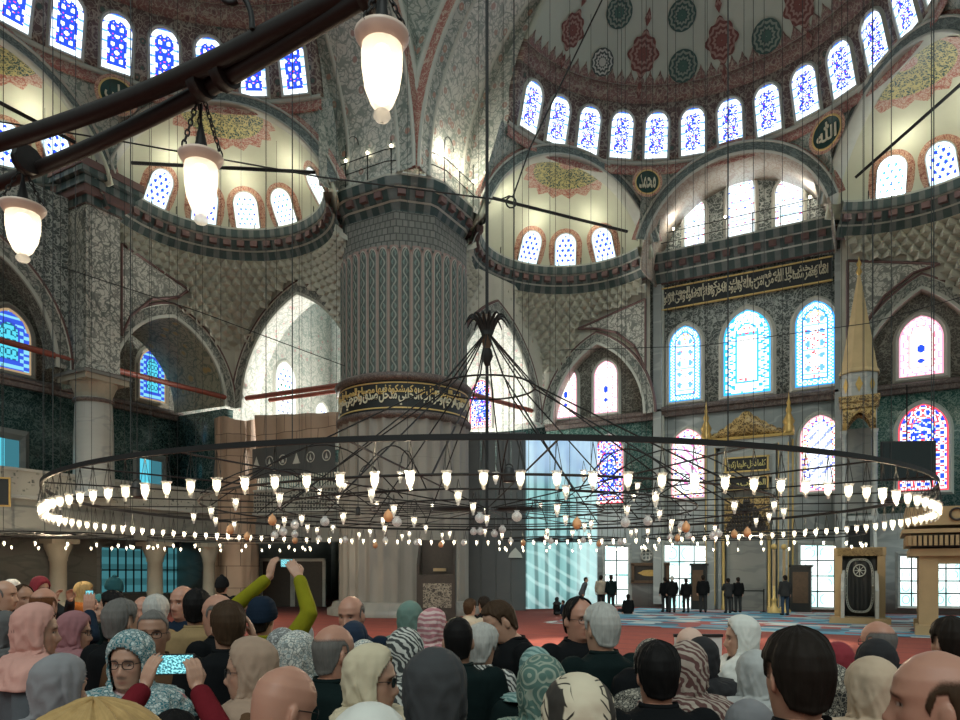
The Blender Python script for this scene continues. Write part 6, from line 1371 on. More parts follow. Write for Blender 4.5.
def scarf_mesh(kind,fem,tilt,turn,C):
    key=('sc',kind,fem,round(tilt,2),round(turn,2),tuple(np.round(C,3)))
    if key in WEAR: return WEAR[key]
    nz,nph=70,112; ph=np.linspace(-pi,pi,nph,endpoint=False)
    zs=[.264,.259,.246,.226,.197,.155,.10,.05,.024,.012,.004,-.003,-.013,-.040,-.09,-.15]
    aa=[.001,.026,.050,.070,.085,.094,.096,.092,.085,.086,.104,.142,.188,.228,.262,.276]; ff=[.001,.030,.058,.083,.101,.110,.110,.106,.100,.099,.108,.142,.168,.188,.207,.214]; bb=[.001,.034,.064,.090,.110,.119,.116,.108,.102,.105,.118,.134,.150,.166,.180,.190]
    if kind=='hood': aa=[x*1.08 for x in aa]; bb=[x*1.1 for x in bb]; ff=[x*1.02 for x in ff]
    if kind=='tight': aa=[x*.95 for x in aa]; bb=[x*.93 for x in bb]; ff=[x*.97 for x in ff]
    t=np.linspace(0,len(zs)-1,nz); zz=np.interp(t,range(len(zs)),zs); A=np.interp(t,range(len(zs)),aa); Fr=np.interp(t,range(len(zs)),ff); Bk=np.interp(t,range(len(zs)),bb)
    Z,P=np.meshgrid(zz,ph,indexing='ij'); c,s=np.cos(P),np.sin(P); E=np.where(c>=0,Fr[:,None],Bk[:,None]); Rr=(np.abs(c/E)**2.2+np.abs(s/A[:,None])**2.2)**(-1/2.2)
    low=sm(.08,-.04,Z); 
    def nn(fx,fz,o): return np.array([[mnoise.noise(Vector((math.sin(p)*fx+o,math.cos(p)*fx,z_*fz+o))) for p in ph] for z_ in zz])
    wv=lambda x: 1-2*np.abs(np.sin(x))**.6
    drape=wv(P*2.5+nn(1.6,5,5)*3+Z*22)*.55+wv(P*4.5+nn(2.2,7,2)*4-Z*34)*.40
    Rr=Rr+sm(.235,.13,Z)*(.0070+.012*low)*drape+.014*low*nn(3,9,1)+.007*nn(3,8,7)*sm(.25,.19,Z)
    neck=np.exp(-((Z-.005)/.018)**2); Rr=Rr+neck*(.006+.007*np.sin(Z*190+P*3+nn(2,2,9)*3))
    V=np.stack([Rr*np.sin(P),Rr*np.cos(P),Z],-1)
    op={'wrap':(.98,.080,.110),'loose':(1.2,.088,.122),'hood':(.85,.08,.105),'tight':(.95,.078,.104)}[kind]
    ins=(P/op[0])**2+((Z-op[1])/op[2])**2; keep=np.ones((nz,nph),bool)
    if kind=='tight': ins=np.where(Z<-.02,0.0,ins)
    for i in range(nz-1):
        for j in range(nph):
            k=(j+1)%nph; keep[i,j]=(ins[i,j]+ins[i+1,j]+ins[i,k]+ins[i+1,k])/4>1
    # settle the rim onto the face
    rim=np.exp(-((np.sqrt(ins)-1)/.16)**2); hr=head_r(np.clip(Z,-.09,.238),P)+.006; Rr=Rr*(1-rim*.75)+np.minimum(Rr,hr)*rim*.75; V=np.stack([Rr*np.sin(P),Rr*np.cos(P),Z],-1)*(.97 if fem else 1.0)
    up=(Z>-.06); Vh=headxf(V,C,tilt,turn); V0=headxf(V,C,0,0); wgt=sm(-.03,.03,Z)[...,None]; V=Vh*wgt+V0*(1-wgt)
    b=MB(); b.grid(V,np.stack([P*.11,Z],-1),0,wv=True,keep=keep); WEAR[key]=b.mesh('headscarf',[M['skin']]); return WEAR[key]
def scarf_obj(kind,mat,B,parent):
    o=put('headscarf',scarf_mesh(kind,B['fem'],B['tilt'],B['turn'],B['C']),(0,0,0),parent); setmat(o,mat); o.modifiers.new('thick','SOLIDIFY').thickness=.004; return o
def cap_obj(kind,mat,B,parent):
    key=('cap',kind,B['fem'],round(B['tilt'],2),round(B['turn'],2),tuple(np.round(B['C'],3)))
    if key not in WEAR:
        ph=np.linspace(-pi,pi,48,endpoint=False); z=np.r_[np.linspace(.105,.20,12),.20+.0385*np.sin(np.linspace(0,pi/2,10)[1:])]; Z,P=np.meshgrid(z,ph,indexing='ij'); Rr=head_r(Z,P)*(Z<.238)+.024+.003*np.sin(Z*350)*(Z<.15); Z2=Z+ (Z>.19)*(.010+ (Z-.19)*.35); V=np.stack([Rr*np.sin(P),Rr*np.cos(P),Z2],-1); V[:,:,2]+=.02*np.cos(P)*(Z<.14)
        b=MB(); b.grid(headxf(V,B['C'],B['tilt'],B['turn']),None,0,wv=True); bc=headxf(np.array([[0,-.01,.265]]),B['C'],B['tilt'],B['turn'])[0]
        if kind=='bobble': b.lathe([(.0,-.03),(.025,-.015),(.03,.0),(.025,.015),(0,.03)],bc,12)
        WEAR[key]=b.mesh('cap',[M['skin']])
    o=put('cap',WEAR[key],(0,0,0),parent); setmat(o,mat); return o
def glasses_obj(B,parent,mat='iron'):
    key=('gl',B['fem'],round(B['tilt'],2),round(B['turn'],2),tuple(np.round(B['C'],3)))
    if key not in WEAR:
        b=MB(); t=np.linspace(0,2*pi,21)[:-1]; f=lambda V: headxf(np.array(V),B['C'],B['tilt'],B['turn'])
        for s in(-1,1):
            V=np.c_[s*.033+.024*np.sign(np.cos(t))*np.abs(np.cos(t))**.7,.093-.25*np.abs(.024*np.cos(t)*0+s*.033+.024*np.cos(t)-0)**1.3*1.0,.110+.018*np.sign(np.sin(t))*np.abs(np.sin(t))**.7]; b.tube(f(V),.0019,5,closed=True)
            b.tube(f([(s*.058,.082,.115),(s*.070,.06,.117),(s*.078,.0,.115),(s*.079,-.02,.103)]),.0018,5)
        b.tube(f([(-.010,.093,.112),(0,.098,.115),(.010,.093,.112)]),.0019,5); WEAR[key]=b.mesh('glasses',[M['iron']])
    o=put('glasses',WEAR[key],(0,0,0),parent); setmat(o,mat); return o
def dark_lenses(B,parent):
    b=MB(); t=np.linspace(0,2*pi,17)[:-1]
    for s in(-1,1): b.add(headxf(np.c_[s*.033+.024*np.cos(t),.0935-.25*np.abs(s*.033+.024*np.cos(t))**1.3,.110+.018*np.sin(t)],B['C'],B['tilt'],B['turn']),[tuple(range(16))],None,0,False)
    b.build('lenses',M['screen'],parent)
def collar_obj(mat,B,parent,h=.05):
    b=MB(); n=40; t=np.linspace(0,2*pi,n+1); G=np.zeros((n+1,4,3)); z0=NECKZ-.045+(B['C'][2]-NECKZ)
    for i,a in enumerate(t):
        for j,(r,z) in enumerate(((1.0,-.03),(.94,h*.5),(.98,h),(1.06,h*.6))): 
            k=1-.0*max(0,math.cos(a)); G[i,j]=(.078*r*math.sin(a),B['C'][1]-.025+.072*r*math.cos(a),z0+z*(1-.7*max(0,math.cos(a))**2))
    b.grid(G,None,0); o=b.build('collar',M['iron'],parent); o.material_slots[0].link='OBJECT'; setmat(o,mat); o.modifiers.new('t','SOLIDIFY').thickness=.006; return o
# ---------------------------------------------------------------- cloth and hair materials
def hairmat(name,c,c2=None):
    c=[x*.8 for x in c]
    n=NT(name); p=n.coord('UV',(70,3,1)); f=n.noise(p,3,4); q=n.noise(n.coord('Object',(1,1,.35)),60,3); col=n.mix(n.math('MULTIPLY',n.math('ADD',f,q),.5),[x*.55 for x in c],c2 or [min(1,x*1.5) for x in c]); fd=n.sep(n.attr('Fade'))[0]; al=n.step(n.math('ADD',fd,n.math('MULTIPLY',n.math('SUBTRACT',n.noise(n.coord('Object'),230,2),.5),.35)),.12,.85); return n.done(col,.6,0,n.bump(q,.6,.005),Specular_IOR_Level=.10,Alpha=al)
M['hair_dark']=hairmat('dark_hair',(.018,.013,.010)); M['hair_black']=hairmat('black_hair',(.009,.008,.008)); M['hair_brown']=hairmat('brown_hair',(.055,.032,.018)); M['hair_grey']=hairmat('grey_hair',(.16,.15,.14)); M['hair_white']=hairmat('white_hair',(.46,.45,.42)); M['hair_blonde']=hairmat('blonde_hair',(.40,.23,.08),(.66,.44,.19)); M['hair_red']=hairmat('reddish_hair',(.13,.05,.02))
for k,c in dict(black=(.008,.009,.010),navy=(.010,.018,.032),darkgreen=(.007,.014,.014),charcoal=(.03,.032,.034),greyjk=(.09,.10,.11),tanjk=(.26,.18,.09),olive=(.20,.19,.012),maroon=(.13,.012,.018),orange=(.38,.11,.025),mauve=(.12,.095,.115),white=(.55,.53,.49),beige=(.42,.36,.28),jean=(.03,.05,.08),teal=(.02,.07,.08),red=(.25,.03,.025),brownjk=(.10,.055,.03),lightblue=(.22,.27,.30)).items(): M['c_'+k]=cloth('cloth_'+k,c)
def sc_mat(name,c,c2=None,kind='plain',scale=1.0):
    n=NT(name); uv=n.coord('UV'); p=n.coord('Object',(1,1,1),.05,6); f=n.noise(p,7,4); g=n.noise(n.coord('Object'),160,2); col=n.mix(f,[x*.75 for x in c],[min(1,x*1.12) for x in c])
    if kind=='floral':
        d=n.voro(p,24*scale,'F1',.8); e=n.voro(p,24*scale,'DISTANCE_TO_EDGE',.8); col=n.mix(n.step(d,.42,.30),col,c2); col=n.mix(n.step(e,.10,.05),col,[x*.6 for x in c2])
    if kind=='stripe': w=n.wave(n.coord('Object',(1,1,1),.06,8),9*scale,2.5,2,'BANDS','Z'); col=n.mix(n.step(w,.5,.65),col,c2)
    if kind=='zebra': w=n.wave(n.coord('Object',(1,1,1.2),.08,9),14*scale,6,3,'BANDS','DIAGONAL'); col=n.mix(n.step(w,.45,.6),col,c2)
    if kind=='ring': d=n.voro(p,11*scale,'F1',.6); w=n.math('FRACT',n.math('MULTIPLY',d,5.0)); col=n.mix(n.step(w,.55,.75),col,c2)
    if kind=='geo':
        d=n.voro(p,7*scale,'F1',.3,metric='MANHATTAN'); w=n.math('FRACT',n.math('MULTIPLY',d,3.2)); b=n.wave(p,2.1*scale,.5,1,'BANDS','X'); col=n.mix(n.math('MULTIPLY',n.step(w,.72,.82),n.step(b,.45,.55)),col,c2); col=n.mix(n.step(b,.90,.95),col,c2)
    h=n.wave(n.coord('Object',(1,1,.5),.25,4),7,5,3,'BANDS','DIAGONAL'); return n.done(col,.92,0,n.bump(n.math('ADD',n.math('MULTIPLY',h,1.0),n.math('MULTIPLY',g,.15)),.45,.006))
SC={'pink':((.56,.30,.25),),'peach':((.60,.42,.34),),'mauve':((.27,.12,.13),),'darkgrey':((.09,.09,.09),),'grey':((.22,.22,.23),),'palegrey':((.40,.41,.40),),'white':((.66,.66,.61),),'cream':((.58,.50,.35),),'tan':((.36,.25,.18),),'beige':((.50,.38,.27),),'teal':((.05,.17,.17),),'green':((.12,.20,.17),),'black':((.012,.012,.014),),'navy':((.008,.02,.045),),'charcoal':((.04,.042,.045),),'red':((.22,.02,.03),)}
for k,v in SC.items(): M['s_'+k]=sc_mat('scarf_'+k,v[0])
M['s_tealfloral']=sc_mat('scarf_teal_floral',(.04,.16,.19),(.50,.56,.54),'floral',2.0); M['s_bw']=sc_mat('scarf_black_white',(.05,.055,.055),(.50,.50,.46),'zebra'); M['s_greyfloral']=sc_mat('scarf_grey_floral',(.12,.13,.13),(.42,.43,.42),'floral',1.8); M['s_greenring']=sc_mat('scarf_green_rings',(.08,.15,.125),(.26,.30,.24),'ring'); M['s_geo']=sc_mat('scarf_cream_black',(.62,.54,.40),(.03,.025,.02),'geo'); M['s_pat']=sc_mat('scarf_dark_patterned',(.36,.30,.25),(.10,.045,.04),'zebra',.8); M['s_darkfloral']=sc_mat('scarf_dark_floral',(.02,.022,.022),(.36,.33,.27),'floral',2.2); M['s_pinkstripe']=sc_mat('scarf_pink_stripe',(.40,.17,.19),(.55,.40,.38),'stripe'); M['s_whiteprint']=sc_mat('scarf_white_print',(.62,.60,.54),(.30,.34,.33),'floral',1.6); M['s_mint']=sc_mat('scarf_mint_print',(.10,.20,.19),(.25,.36,.33),'zebra',.7)
# ---------------------------------------------------------------- placing people
def person(px,ytop,d,face,label,skin='skin',fem=0,hair=None,hmat='hair_dark',scarf=None,smat='s_grey',jacket='c_black',trou='c_charcoal',glasses=None,cap=None,capmat='c_navy',arms=None,tilt=0.0,turn=0.0,pose='stand',vox=.0105,lean=0.0,group=None,collar=True,floor=0.0,hz=None):
    B=body(fem,tilt,turn,arms,pose,vox,lean)
    extra=.262*.97 if scarf else .239+(.03 if hair in('full','bob','long') else .012)
    top=B['C'][2]+extra*(1 if not tilt else math.cos(tilt)*.97)
    P=at(px,ytop,d); s=(P[2]-floor)/top; rz=PSI+R(face)
    o=put('person',B['me'],(0,0,0)); setmat(o,skin); hc=headxf(np.array([[0,0,.12]]),B['C'],tilt,turn)[0][:2]*s; c_,s_=math.cos(rz),math.sin(rz)
    o.location=(float(P[0]-(hc[0]*c_-hc[1]*s_)),float(P[1]-(hc[0]*s_+hc[1]*c_)),floor); o.rotation_euler=(0,0,rz); o.scale=(s,)*3
    tag(o,label,'person',group)
    j=put('jacket',B['jk'],(0,0,0),o); setmat(j,jacket); t=put('trousers',B['tr'],(0,0,0),o); setmat(t,trou); h=put('shoes',B['shoe'],(0,0,0),o); setmat(h,'c_black')
    if collar and not scarf: collar_obj(jacket,B,o)
    if hair: hair_obj(hair,hmat,B,o)
    if scarf: scarf_obj(scarf,smat,B,o)
    if cap: cap_obj(cap,capmat,B,o)
    if glasses: 
        glasses_obj(B,o)
        if glasses=='dark': dark_lenses(B,o)
    o['s']=1.0; del o['s']; return o,B
def to_world(o,p):
    k=o.scale[0]; a=o.rotation_euler[2]; x,y,z=np.asarray(p,float)*k; return np.array([o.location[0]+x*math.cos(a)-y*math.sin(a),o.location[1]+x*math.sin(a)+y*math.cos(a),o.location[2]+z])
def phone(o,p,rz,label,w=.155,h=.078,tilt=0.0,lit=True):
    P=to_world(o,p); r=tag(empty('phone',P,rz),label,'phone'); b=MB(); b.box((0,0,0),(w,.009,h)); b.build('casing',M['speaker'],r); b=MB(); b.add([(-w*.46,-.0055,-h*.44),(w*.46,-.0055,-h*.44),(w*.46,-.0055,h*.44),(-w*.46,-.0055,h*.44)],[(0,1,2,3)],[(0,0),(1,0),(1,1),(0,1)],0,False); b.build('screen',M['phonescreen'],r)
    return r
def phscreen():
    n=NT('lit_phone_screen'); f=n.noise(n.coord('UV',(7,4,1)),2.5,4); c=n.mix(n.step(f,.4,.62),(.01,.09,.12),(.25,.65,.70)); return n.done(c,.3,0,None,c,.8)
M['phonescreen']=phscreen()
# ================================================================= THE CROWD
UPL={'L':((-.30,.10,1.62),(-.10,.20,1.80),(.35,.25,.9),(.4,.9,-.1),.35),'R':((.34,.06,1.60),(.12,.20,1.82),(-.5,.2,.85),(-.3,.9,-.1),.35)}
EAR_R={'R':((.30,.02,1.22),(.14,.03,1.50),(-.25,-.05,1.0),(-1,.1,0),.25)}
CHIN_R={'R':((.22,.16,1.16),(.06,.155,1.40),(-.5,-.15,.85),(-.1,-1,.2),.6)}
HOLD={'L':((-.24,.14,1.28),(-.10,.34,1.46),(.3,.1,.95),(.4,.9,0),.45),'R':((.24,.14,1.28),(.10,.34,1.46),(-.3,.1,.95),(-.4,.9,0),.45)}
HOLD_R={'R':((.24,.16,1.30),(.10,.36,1.52),(-.3,.1,.95),(-.4,.9,0),.45)}
CROSS={'L':((-.25,.08,1.15),(-.02,.20,1.14),(1,.1,.1),(0,-1,0),.5),'R':((.25,.08,1.15),(.03,.23,1.17),(-1,.1,.1),(0,-1,0),.5)}
TALK={'R':((.23,.05,1.14),(.13,.26,1.22),(-.2,.8,.5),(-.4,-.2,1),.5)}
def gp(**k): return k
NEAR=.0095
# far worshippers and visitors by the qibla wall
for px,yt,d,face,kw,lab in (
 (586,577,34,-100,gp(jacket='c_greyjk',lean=.35,hair='short'),'bending person in grey in front of the printed hoarding'),
 (601,575,34.5,-20,gp(jacket='c_beige',hair='short'),'standing person in a light coat by the far narrow window'),
 (611,575,34,10,gp(jacket='c_darkgreen',hair='short'),'standing person in dark green by the far narrow window'),
 (665,577,34,5,gp(jacket='c_black',hair='short'),'standing person in black, left of the white-haired man, by the barred window'),
 (672,576,33.5,0,gp(jacket='c_black',hair='short',hmat='hair_white'),'standing white-haired man in black by the barred window'),
 (686,578,33.5,0,gp(jacket='c_black',hair='short'),'standing person in black right in front of the barred window'),
 (703,575,33.5,-15,gp(jacket='c_black',hair='short'),'standing person in black at the right edge of the barred window'),
 (728,578,33,0,gp(jacket='c_charcoal',hair='short',arms=CROSS),'standing person with bent arms, left one of two in front of the prayer niche'),
 (738,577,33.5,0,gp(jacket='c_black',hair='short'),'standing person in a dark coat, right one of two in front of the prayer niche'),
 (785,575,31.5,0,gp(jacket='c_charcoal',hair='short',trou='c_jean'),'lone standing person in jeans right of the prayer niche')):
    person(px,yt,d,face,lab,group=None,floor=.0195,**kw)
for px,yt,d,face,kw,lab in ((628,594,32.5,10,gp(jacket='c_black',hair='short'),'person in black sitting on the carpet below the framed picture'),(557,597,32,-60,gp(jacket='c_black',scarf='wrap',smat='s_black',fem=1),'veiled person in black sitting in front of the printed hoarding'),(563,600,31.2,60,gp(jacket='c_navy',hair='short'),'person in navy sitting beside the veiled sitter')):
    person(px,yt,d,face,lab,pose='sit',floor=.0195,**kw)
P_=person
# back rows, left to right
P_(4,579,6.460,-80,'grey balding man at the left edge in the back row',hair='balding',hmat='hair_grey',jacket='c_black')
P_(12,580,9.500,0,'distant person in a white cap at the left edge',cap='plain',capmat='c_white',jacket='c_black',hair='short')
P_(5,611,4.735,20,'person in a dark grey headscarf at the left edge behind the pink scarf',scarf='wrap',smat='s_darkgrey',fem=1,jacket='c_charcoal')
P_(23,584,6.960,-120,'dark-haired balding man in black left of the man in navy',hair='receding',hmat='hair_brown',jacket='c_black',skin='skin_tan')
o,B=P_(40,576,8.600,-110,'woman in a red headscarf raising both hands in the back row',scarf='tight',smat='s_red',fem=1,jacket='c_charcoal',arms=HOLD)
o,B=P_(44,586,5.400,0,'balding red-haired man in a navy jacket seen from behind',hair='balding',hmat='hair_red',jacket='c_navy',skin='skin_red',arms={'R':((.28,.12,1.35),(.20,.22,1.52),(0,.1,1),(-.5,.8,0),.4)})
phone(o,(.17,.29,1.64),PSI,'small lit phone held up by the man in navy',.062,.10)
o,B=P_(84,580,10.000,-70,'fair-haired woman in an orange sweater photographing in the back row',hair='bob',hmat='hair_blonde',fem=1,jacket='c_orange',arms=HOLD_R)
phone(o,(.04,.45,1.56),PSI+R(-70),'dark phone held by the woman in the orange sweater',.075,.14)
P_(114,578,9.600,60,'distant person in a teal knitted cap behind the teal scarf',cap='bobble',capmat='c_teal',hair='short',jacket='c_brownjk',fem=1)
P_(100,594,6.710,-150,'woman in a teal headscarf facing the camera in the back row',scarf='wrap',smat='s_teal',fem=1,jacket='c_black')
P_(112,590,6.410,80,'dark-haired man with light collar right of the teal scarf',hair='short',hmat='hair_black',jacket='c_darkgreen')
P_(37,603,3.700,-62,'woman in a pink headscarf and grey denim jacket looking right',scarf='loose',smat='s_pink',fem=1,jacket='c_greyjk',hair='short',vox=NEAR)
P_(75,611,4.645,-75,'woman in a mauve headscarf looking right beside the grey-haired man',scarf='wrap',smat='s_mauve',fem=1,jacket='c_beige',glasses=1,vox=NEAR)
P_(121,598,4.355,-20,'grey-haired man in a black coat seen from behind, centre of the left crowd',hair='short',hmat='hair_grey',jacket='c_black')
P_(143,595,6.195,-170,'bald ruddy man in the back row, right of the grey-haired man',skin='skin_red',jacket='c_navy',hair='balding',hmat='hair_white')
P_(156,593,5.960,20,'white-haired person in the back row',hair='full',hmat='hair_white',jacket='c_charcoal')
P_(153,608,4.005,-165,'bald man with glasses facing the camera in a brown jacket',hair='buzz',hmat='hair_grey',glasses=1,jacket='c_brownjk',skin='skin_tan',vox=NEAR)
P_(183,584,5.645,160,'laughing bald man in navy facing the camera',skin='skin_red',hair='balding',hmat='hair_grey',jacket='c_navy',vox=NEAR)
P_(197,588,5.185,10,'dark-haired man in a tan jacket seen from behind',hair='short',hmat='hair_black',jacket='c_tanjk')
P_(218,592,4.515,70,'balding man in profile looking left, behind the man touching his ear',hair='balding',hmat='hair_grey',skin='skin_red',jacket='c_black')
P_(222,577,11.500,0,'distant person in a dark bobble cap in front of the sheeted pier',cap='bobble',capmat='c_black',jacket='c_black',hair='short')
P_(228,600,3.915,25,'brown-haired man in a black coat holding a hand to his ear',hair='short',hmat='hair_brown',jacket='c_black',arms=EAR_R,vox=NEAR)
o,B=P_(262,598,5.010,-8,'person in a mustard green sweater and dark cap photographing with raised arms',cap='plain',capmat='c_navy',jacket='c_olive',hair='short',hmat='hair_dark',arms={'L':((-.30,.08,1.60),(-.02,.16,1.86),(.15,.12,1.0),(.5,.8,0),.35),'R':((.33,.03,1.62),(.21,.14,1.86),(-.55,.12,.8),(-.5,.8,0),.3)})
phone(o,(.10,.20,1.96),PSI-R(8),'small dark camera between the raised hands above the mustard sweater',.10,.06)
P_(282,628,4.305,-10,'person in a dark grey patterned headscarf below the mustard sleeves',scarf='wrap',smat='s_greyfloral',fem=1,jacket='c_charcoal')
P_(302,622,5.350,10,'person in a pale headscarf partly hidden behind the grey one',scarf='wrap',smat='s_palegrey',fem=1,jacket='c_beige')
P_(297,631,3.665,-25,'woman in a white printed headscarf next to the bald man in dark green',scarf='wrap',smat='s_whiteprint',fem=1,jacket='c_black')
P_(351,595,4.860,165,'grey bald man facing the camera with a hand at his chin',skin='skin_red',hair='balding',hmat='hair_grey',jacket='c_navy',arms=CHIN_R,tilt=.15,vox=NEAR)
P_(354,621,4.560,0,'person in a navy headscarf in front of the man with a hand at his chin',scarf='tight',smat='s_navy',fem=1,jacket='c_navy')
P_(364,640,3.970,10,'person in a cream patterned headscarf below the navy one',scarf='wrap',smat='s_whiteprint',fem=1,jacket='c_charcoal')
P_(410,601,5.315,-10,'person in a teal green headscarf against the red carpet',scarf='wrap',smat='s_green',fem=1,jacket='c_teal')
P_(433,608,4.895,-35,'person in a pink striped headscarf beside the teal one',scarf='loose',smat='s_pinkstripe',fem=1,jacket='c_teal',hair='short',hmat='hair_white')
P_(405,628,3.500,-5,'person in a black and white patterned headscarf, middle of the crowd',scarf='wrap',smat='s_bw',fem=1,jacket='c_darkgreen')
P_(482,619,4.180,-30,'white-haired person with a black and white shawl',hair='full',hmat='hair_white',jacket='s_bw',fem=1)
P_(458,615,3.825,5,'man with short dark cropped hair seen from behind',hair='buzz',hmat='hair_black',jacket='c_darkgreen',skin='skin_tan')
P_(499,601,4.610,110,'brown-haired man in black looking down with a hand at his mouth',hair='short',hmat='hair_brown',jacket='c_black',arms=CHIN_R,tilt=.45,vox=NEAR)
P_(470,598,9.500,-30,'distant person in a pale top in front of the grey hoarding',hair='short',hmat='hair_brown',jacket='c_palepink' if 'c_palepink' in M else 'c_beige')
P_(484,596,10.000,30,'distant dark-haired person beside the pale top',hair='short',jacket='c_black')
P_(579,596,4.445,-155,'man with glasses and dark suit talking toward the white-haired man',hair='receding',hmat='hair_black',glasses=1,jacket='c_black',skin='skin_red',arms=TALK,vox=NEAR)
wh,WB=P_(601,602,3.910,25,'white-haired man in a dark green jacket with a black backpack',hair='short',hmat='hair_white',jacket='c_darkgreen')
P_(536,647,3.520,0,'person in a pale green headscarf behind the ringed green one',scarf='tight',smat='s_mint',fem=1,jacket='c_darkgreen')
P_(652,639,3.580,0,'person in a dark floral headscarf behind the black-haired man',scarf='wrap',smat='s_darkfloral',fem=1,jacket='c_black')
P_(687,641,3.150,-10,'person in a grey and maroon patterned headscarf with a light coat',scarf='wrap',smat='s_pat',fem=1,jacket='c_white')
P_(690,628,4.755,0,'person in a beige headscarf in front of the notice board',scarf='wrap',smat='s_peach',fem=1,jacket='c_beige')
P_(702,637,4.010,-10,'person in a black hood beside the beige headscarf',scarf='hood',smat='s_black',fem=1,jacket='c_black')
P_(741,615,4.345,80,'woman in a white headscarf in profile looking left',scarf='loose',smat='s_white',fem=1,jacket='c_black',vox=NEAR)
P_(756,650,3.415,5,'person in a pale grey headscarf under the white one',scarf='wrap',smat='s_palegrey',fem=1,jacket='c_black')
P_(838,642,3.810,0,'person in a dark red headscarf right of the big dark-haired man',scarf='tight',smat='s_red',fem=1,jacket='c_red')
P_(878,619,4.125,25,'bald man with glasses in dark clothes left of the dark-haired man at the right edge',hair='balding',hmat='hair_grey',glasses=1,jacket='c_darkgreen',skin='skin_red')
P_(877,639,3.410,0,'person in a tight black headscarf in front of the bald man with glasses',scarf='tight',smat='s_black',fem=1,jacket='c_black')
P_(950,616,3.695,5,'dark-haired man at the right edge in front of the stone platform',hair='short',hmat='hair_dark',jacket='c_black')
P_(832,664,3.075,-5,'person in a dark floral headscarf behind the big dark-haired man',scarf='wrap',smat='s_darkfloral',fem=1,jacket='c_black')
# front rows
P_(131,630,3.125,-170,'woman in a teal floral headscarf and glasses facing the camera',scarf='wrap',smat='s_tealfloral',fem=1,glasses=1,jacket='s_pinkstripe',vox=NEAR,turn=-.2)
P_(61,654,2.685,-30,'woman in a plain grey headscarf seen from behind, above the blonde head',scarf='loose',smat='s_grey',fem=1,jacket='c_lightblue')
P_(250,637,2.900,96,'woman in a tan headscarf and glasses looking left',scarf='loose',smat='s_tan',fem=1,glasses=1,jacket='c_brownjk',vox=NEAR)
P_(334,622,3.260,-38,'bald man with glasses in a dark green jacket seen from behind',hair='balding',hmat='hair_grey',glasses=1,jacket='c_darkgreen',skin='skin_red',vox=NEAR)
P_(372,644,2.715,-92,'woman in a cream headscarf and sunglasses in profile looking right',scarf='loose',smat='s_cream',fem=1,glasses='dark',jacket='c_mauve',vox=NEAR)
P_(435,648,2.275,-5,'person in a dark charcoal headscarf, large in the front row',scarf='hood',smat='s_charcoal',fem=1,jacket='c_darkgreen')
P_(542,655,2.615,-8,'person in a green headscarf with ring pattern in the front row',scarf='wrap',smat='s_greenring',fem=1,jacket='c_teal')
P_(578,674,1.945,5,'person in a cream headscarf with black geometric print, front row',scarf='hood',smat='s_geo',fem=1,jacket='c_beige')
P_(657,640,2.860,0,'black-haired man in a black jacket seen from behind, front row',hair='short',hmat='hair_black',jacket='c_black',skin='skin_red')
P_(873,657,2.695,5,'person in a tan headscarf in the right front row',scarf='wrap',smat='s_beige',fem=1,jacket='c_tanjk')
P_(750,700,2.500,0,'person in a grey headscarf at the bottom edge left of the big dark-haired man',scarf='wrap',smat='s_grey',fem=1,jacket='c_greyjk')
P_(369,704,1.650,0,'person in a white headscarf at the bottom edge',scarf='hood',smat='s_white',fem=1,jacket='c_beige')
P_(797,626,2.090,5,'big dark-haired man with reddish ears seen from behind, front right',hair='short',hmat='hair_dark',jacket='c_black',skin='skin_red',vox=NEAR)
P_(284,664,2.095,-40,'big bald man with dark-rimmed glasses at the bottom edge',glasses=1,jacket='c_charcoal',skin='skin_red',tilt=.3,vox=NEAR)
P_(937,645,1.710,62,'big bald man in profile looking left at the right edge',hair='balding',hmat='hair_brown',jacket='c_black',skin='skin_red',vox=NEAR)
P_(93,688,1.080,-15,'blonde person at the bottom edge, nearest the camera',hair='bob',hmat='hair_blonde',fem=1,jacket='c_black')
# person whose maroon sleeves and phone show between the heads
o,B=P_(174,706,2.335,12,'person in maroon sleeves holding up a phone with both hands',hair='short',hmat='hair_black',jacket='c_maroon',fem=1,arms={'L':((-.33,.22,1.50),(-.195,.41,1.735),(.25,.10,.95),(.6,.75,0),.30),'R':((.20,.20,1.46),(.015,.41,1.725),(-.15,.10,1.0),(-.55,.8,0),.55)})
phone(o,(-.09,.465,1.82),PSI+R(12),'phone showing a teal lit picture, held between two hands',.15,.078)
# backpack on the white-haired man
c=to_world(wh,(0,-.30,1.0)); r=tag(empty('backpack',c,wh.rotation_euler[2]),'black backpack on the back of the white-haired man','backpack'); b=MB(); loft(b,[(0,.13,.09,.09,0),(.05,.15,.11,.10,0),(.25,.16,.10,.10,0),(.38,.14,.08,.09,0),(.43,.07,.04,.05,0)],20); v,f=voxel(b,.012,2); b=MB(); b.add(v,f); b.build('bag',M['c_black'],r); b=MB(); b.box((0,-.115,.14),(.2,.03,.16)); b.build('pocket',M['c_charcoal'],r)

for o in COL.objects:
    if o.parent is None and o.name.split('.')[0] in ('pulpit','muezzin_platform','candlestick','barrier_stand','panel_cabinet'): o.location.z+=.0195
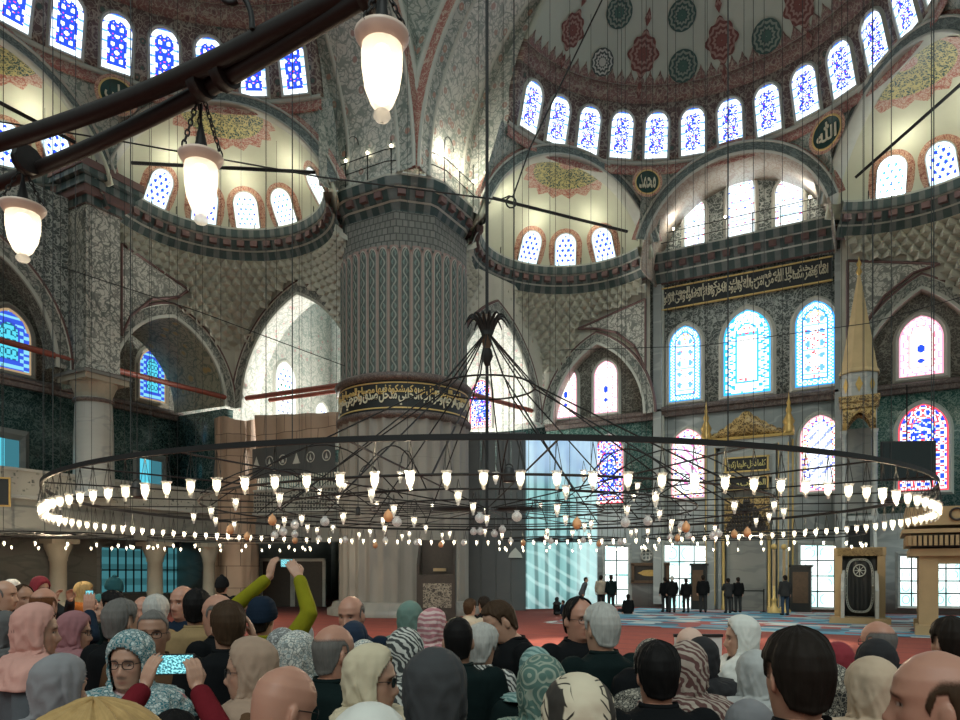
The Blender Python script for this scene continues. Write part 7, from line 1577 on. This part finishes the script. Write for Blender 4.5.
# ================================================================= CAMERA, LIGHT
cam=bpy.data.cameras.new('camera'); co=bpy.data.objects.new('camera',cam); link(co)
cam.sensor_fit='HORIZONTAL'; cam.sensor_width=36; cam.lens=27.0; cam.shift_y=(HOR-360)/960; cam.clip_start=.05; cam.clip_end=300
co.location=(0,0,EYE); co.rotation_euler=(pi/2,0,PSI); bpy.context.scene.camera=co
sc=bpy.context.scene
def plight(name,P,e,c=(1,.86,.64),r=.12):
    l=bpy.data.lights.new(name,'POINT'); l.energy=e; l.color=c; l.shadow_soft_size=r; o=bpy.data.objects.new(name,l); link(o); o.location=tuple(float(x) for x in P); return o
for E,az,r,n,e in ((EQ,AZ,2.7,3,25),(EL,R(-35),2.7,3,25),(ER,-AZ,2.7,3,25),(EM,R(-90),2.2,2,22)):
    for k in range(n):
        a=az+R(-55+110*k/max(1,n-1)); plight('rail_lamp_light',(E[0]+r*math.sin(a),E[1]+r*math.cos(a),ZCOR+1.35),e,(1,.93,.74),.06)
for k in range(3): plight('rail_lamp_light',(X0-3+3*k,37.0,ZCOR+1.35),22,(1,.92,.8),.06)
for x,y in ((-17.3,24.6),(-16.4,26.0),(-20.5,24.3),(-15.9,27.4)): plight('rail_lamp_light',(x,y,ZCOR+1.35),40,(1,.90,.72),.06)
for x,y,zz,e in ((-27,31,9.5,1350),(-21.5,34.5,9.5,800)): plight('bay_fill_light',(x,y,zz),e,(1,.95,.86),.15)  # unseen fill lights added to brighten the corner bay; no lamps hang there
for k in range(16):
    t=k*2*pi/16; plight('chandelier_lamp_light',(CH[0]+RR*math.cos(t),CH[1]+RR*math.sin(t),LZ-.07),42,(1,.80,.54),.03)
for px,d,e in ((52,26.5,110),(232,29,110),(748,27,120)): c=at(px,571,d); plight('chandelier_lamp_light',(c[0],c[1],ZR-.4),e,(1,.82,.56),.05)
for px,py,e in ((560,643,26000),(806,642,22000)):
    l=bpy.data.lights.new('carpet_sunpatch','SPOT'); l.energy=e; l.color=(1,.86,.66); l.spot_size=R(7); l.spot_blend=.6; l.shadow_soft_size=.3; o=bpy.data.objects.new('carpet_sunpatch',l); link(o); o.location=(-6,33.5,19.0); t=at(px,py,1.95*720/(py-571)); o.rotation_euler=(Vector(t)-Vector(o.location)).to_track_quat('-Z','Y').to_euler()
s_=bpy.data.lights.new('dome_daylight','SUN'); s_.energy=.72; s_.angle=R(35); s_.color=(.92,1,.96); so=bpy.data.objects.new('dome_daylight',s_); link(so); so.rotation_euler=Vector((-.25,.62,-.75)).to_track_quat('-Z','Y').to_euler()
w=bpy.data.worlds.new('world'); w.use_nodes=True; sc.world=w
bg=w.node_tree.nodes['Background']; bg.inputs[0].default_value=(.72,.86,.82,1); bg.inputs[1].default_value=.27
sc.view_settings.view_transform='Standard'; sc.view_settings.look='None'; sc.view_settings.gamma=1; sc.view_settings.exposure=.88
sc.cycles.use_denoising=True; sc.cycles.max_bounces=5; sc.cycles.diffuse_bounces=3; sc.cycles.glossy_bounces=2; sc.cycles.transparent_max_bounces=12
sc.cycles.sample_clamp_indirect=4; sc.cycles.caustics_reflective=False; sc.cycles.caustics_refractive=False
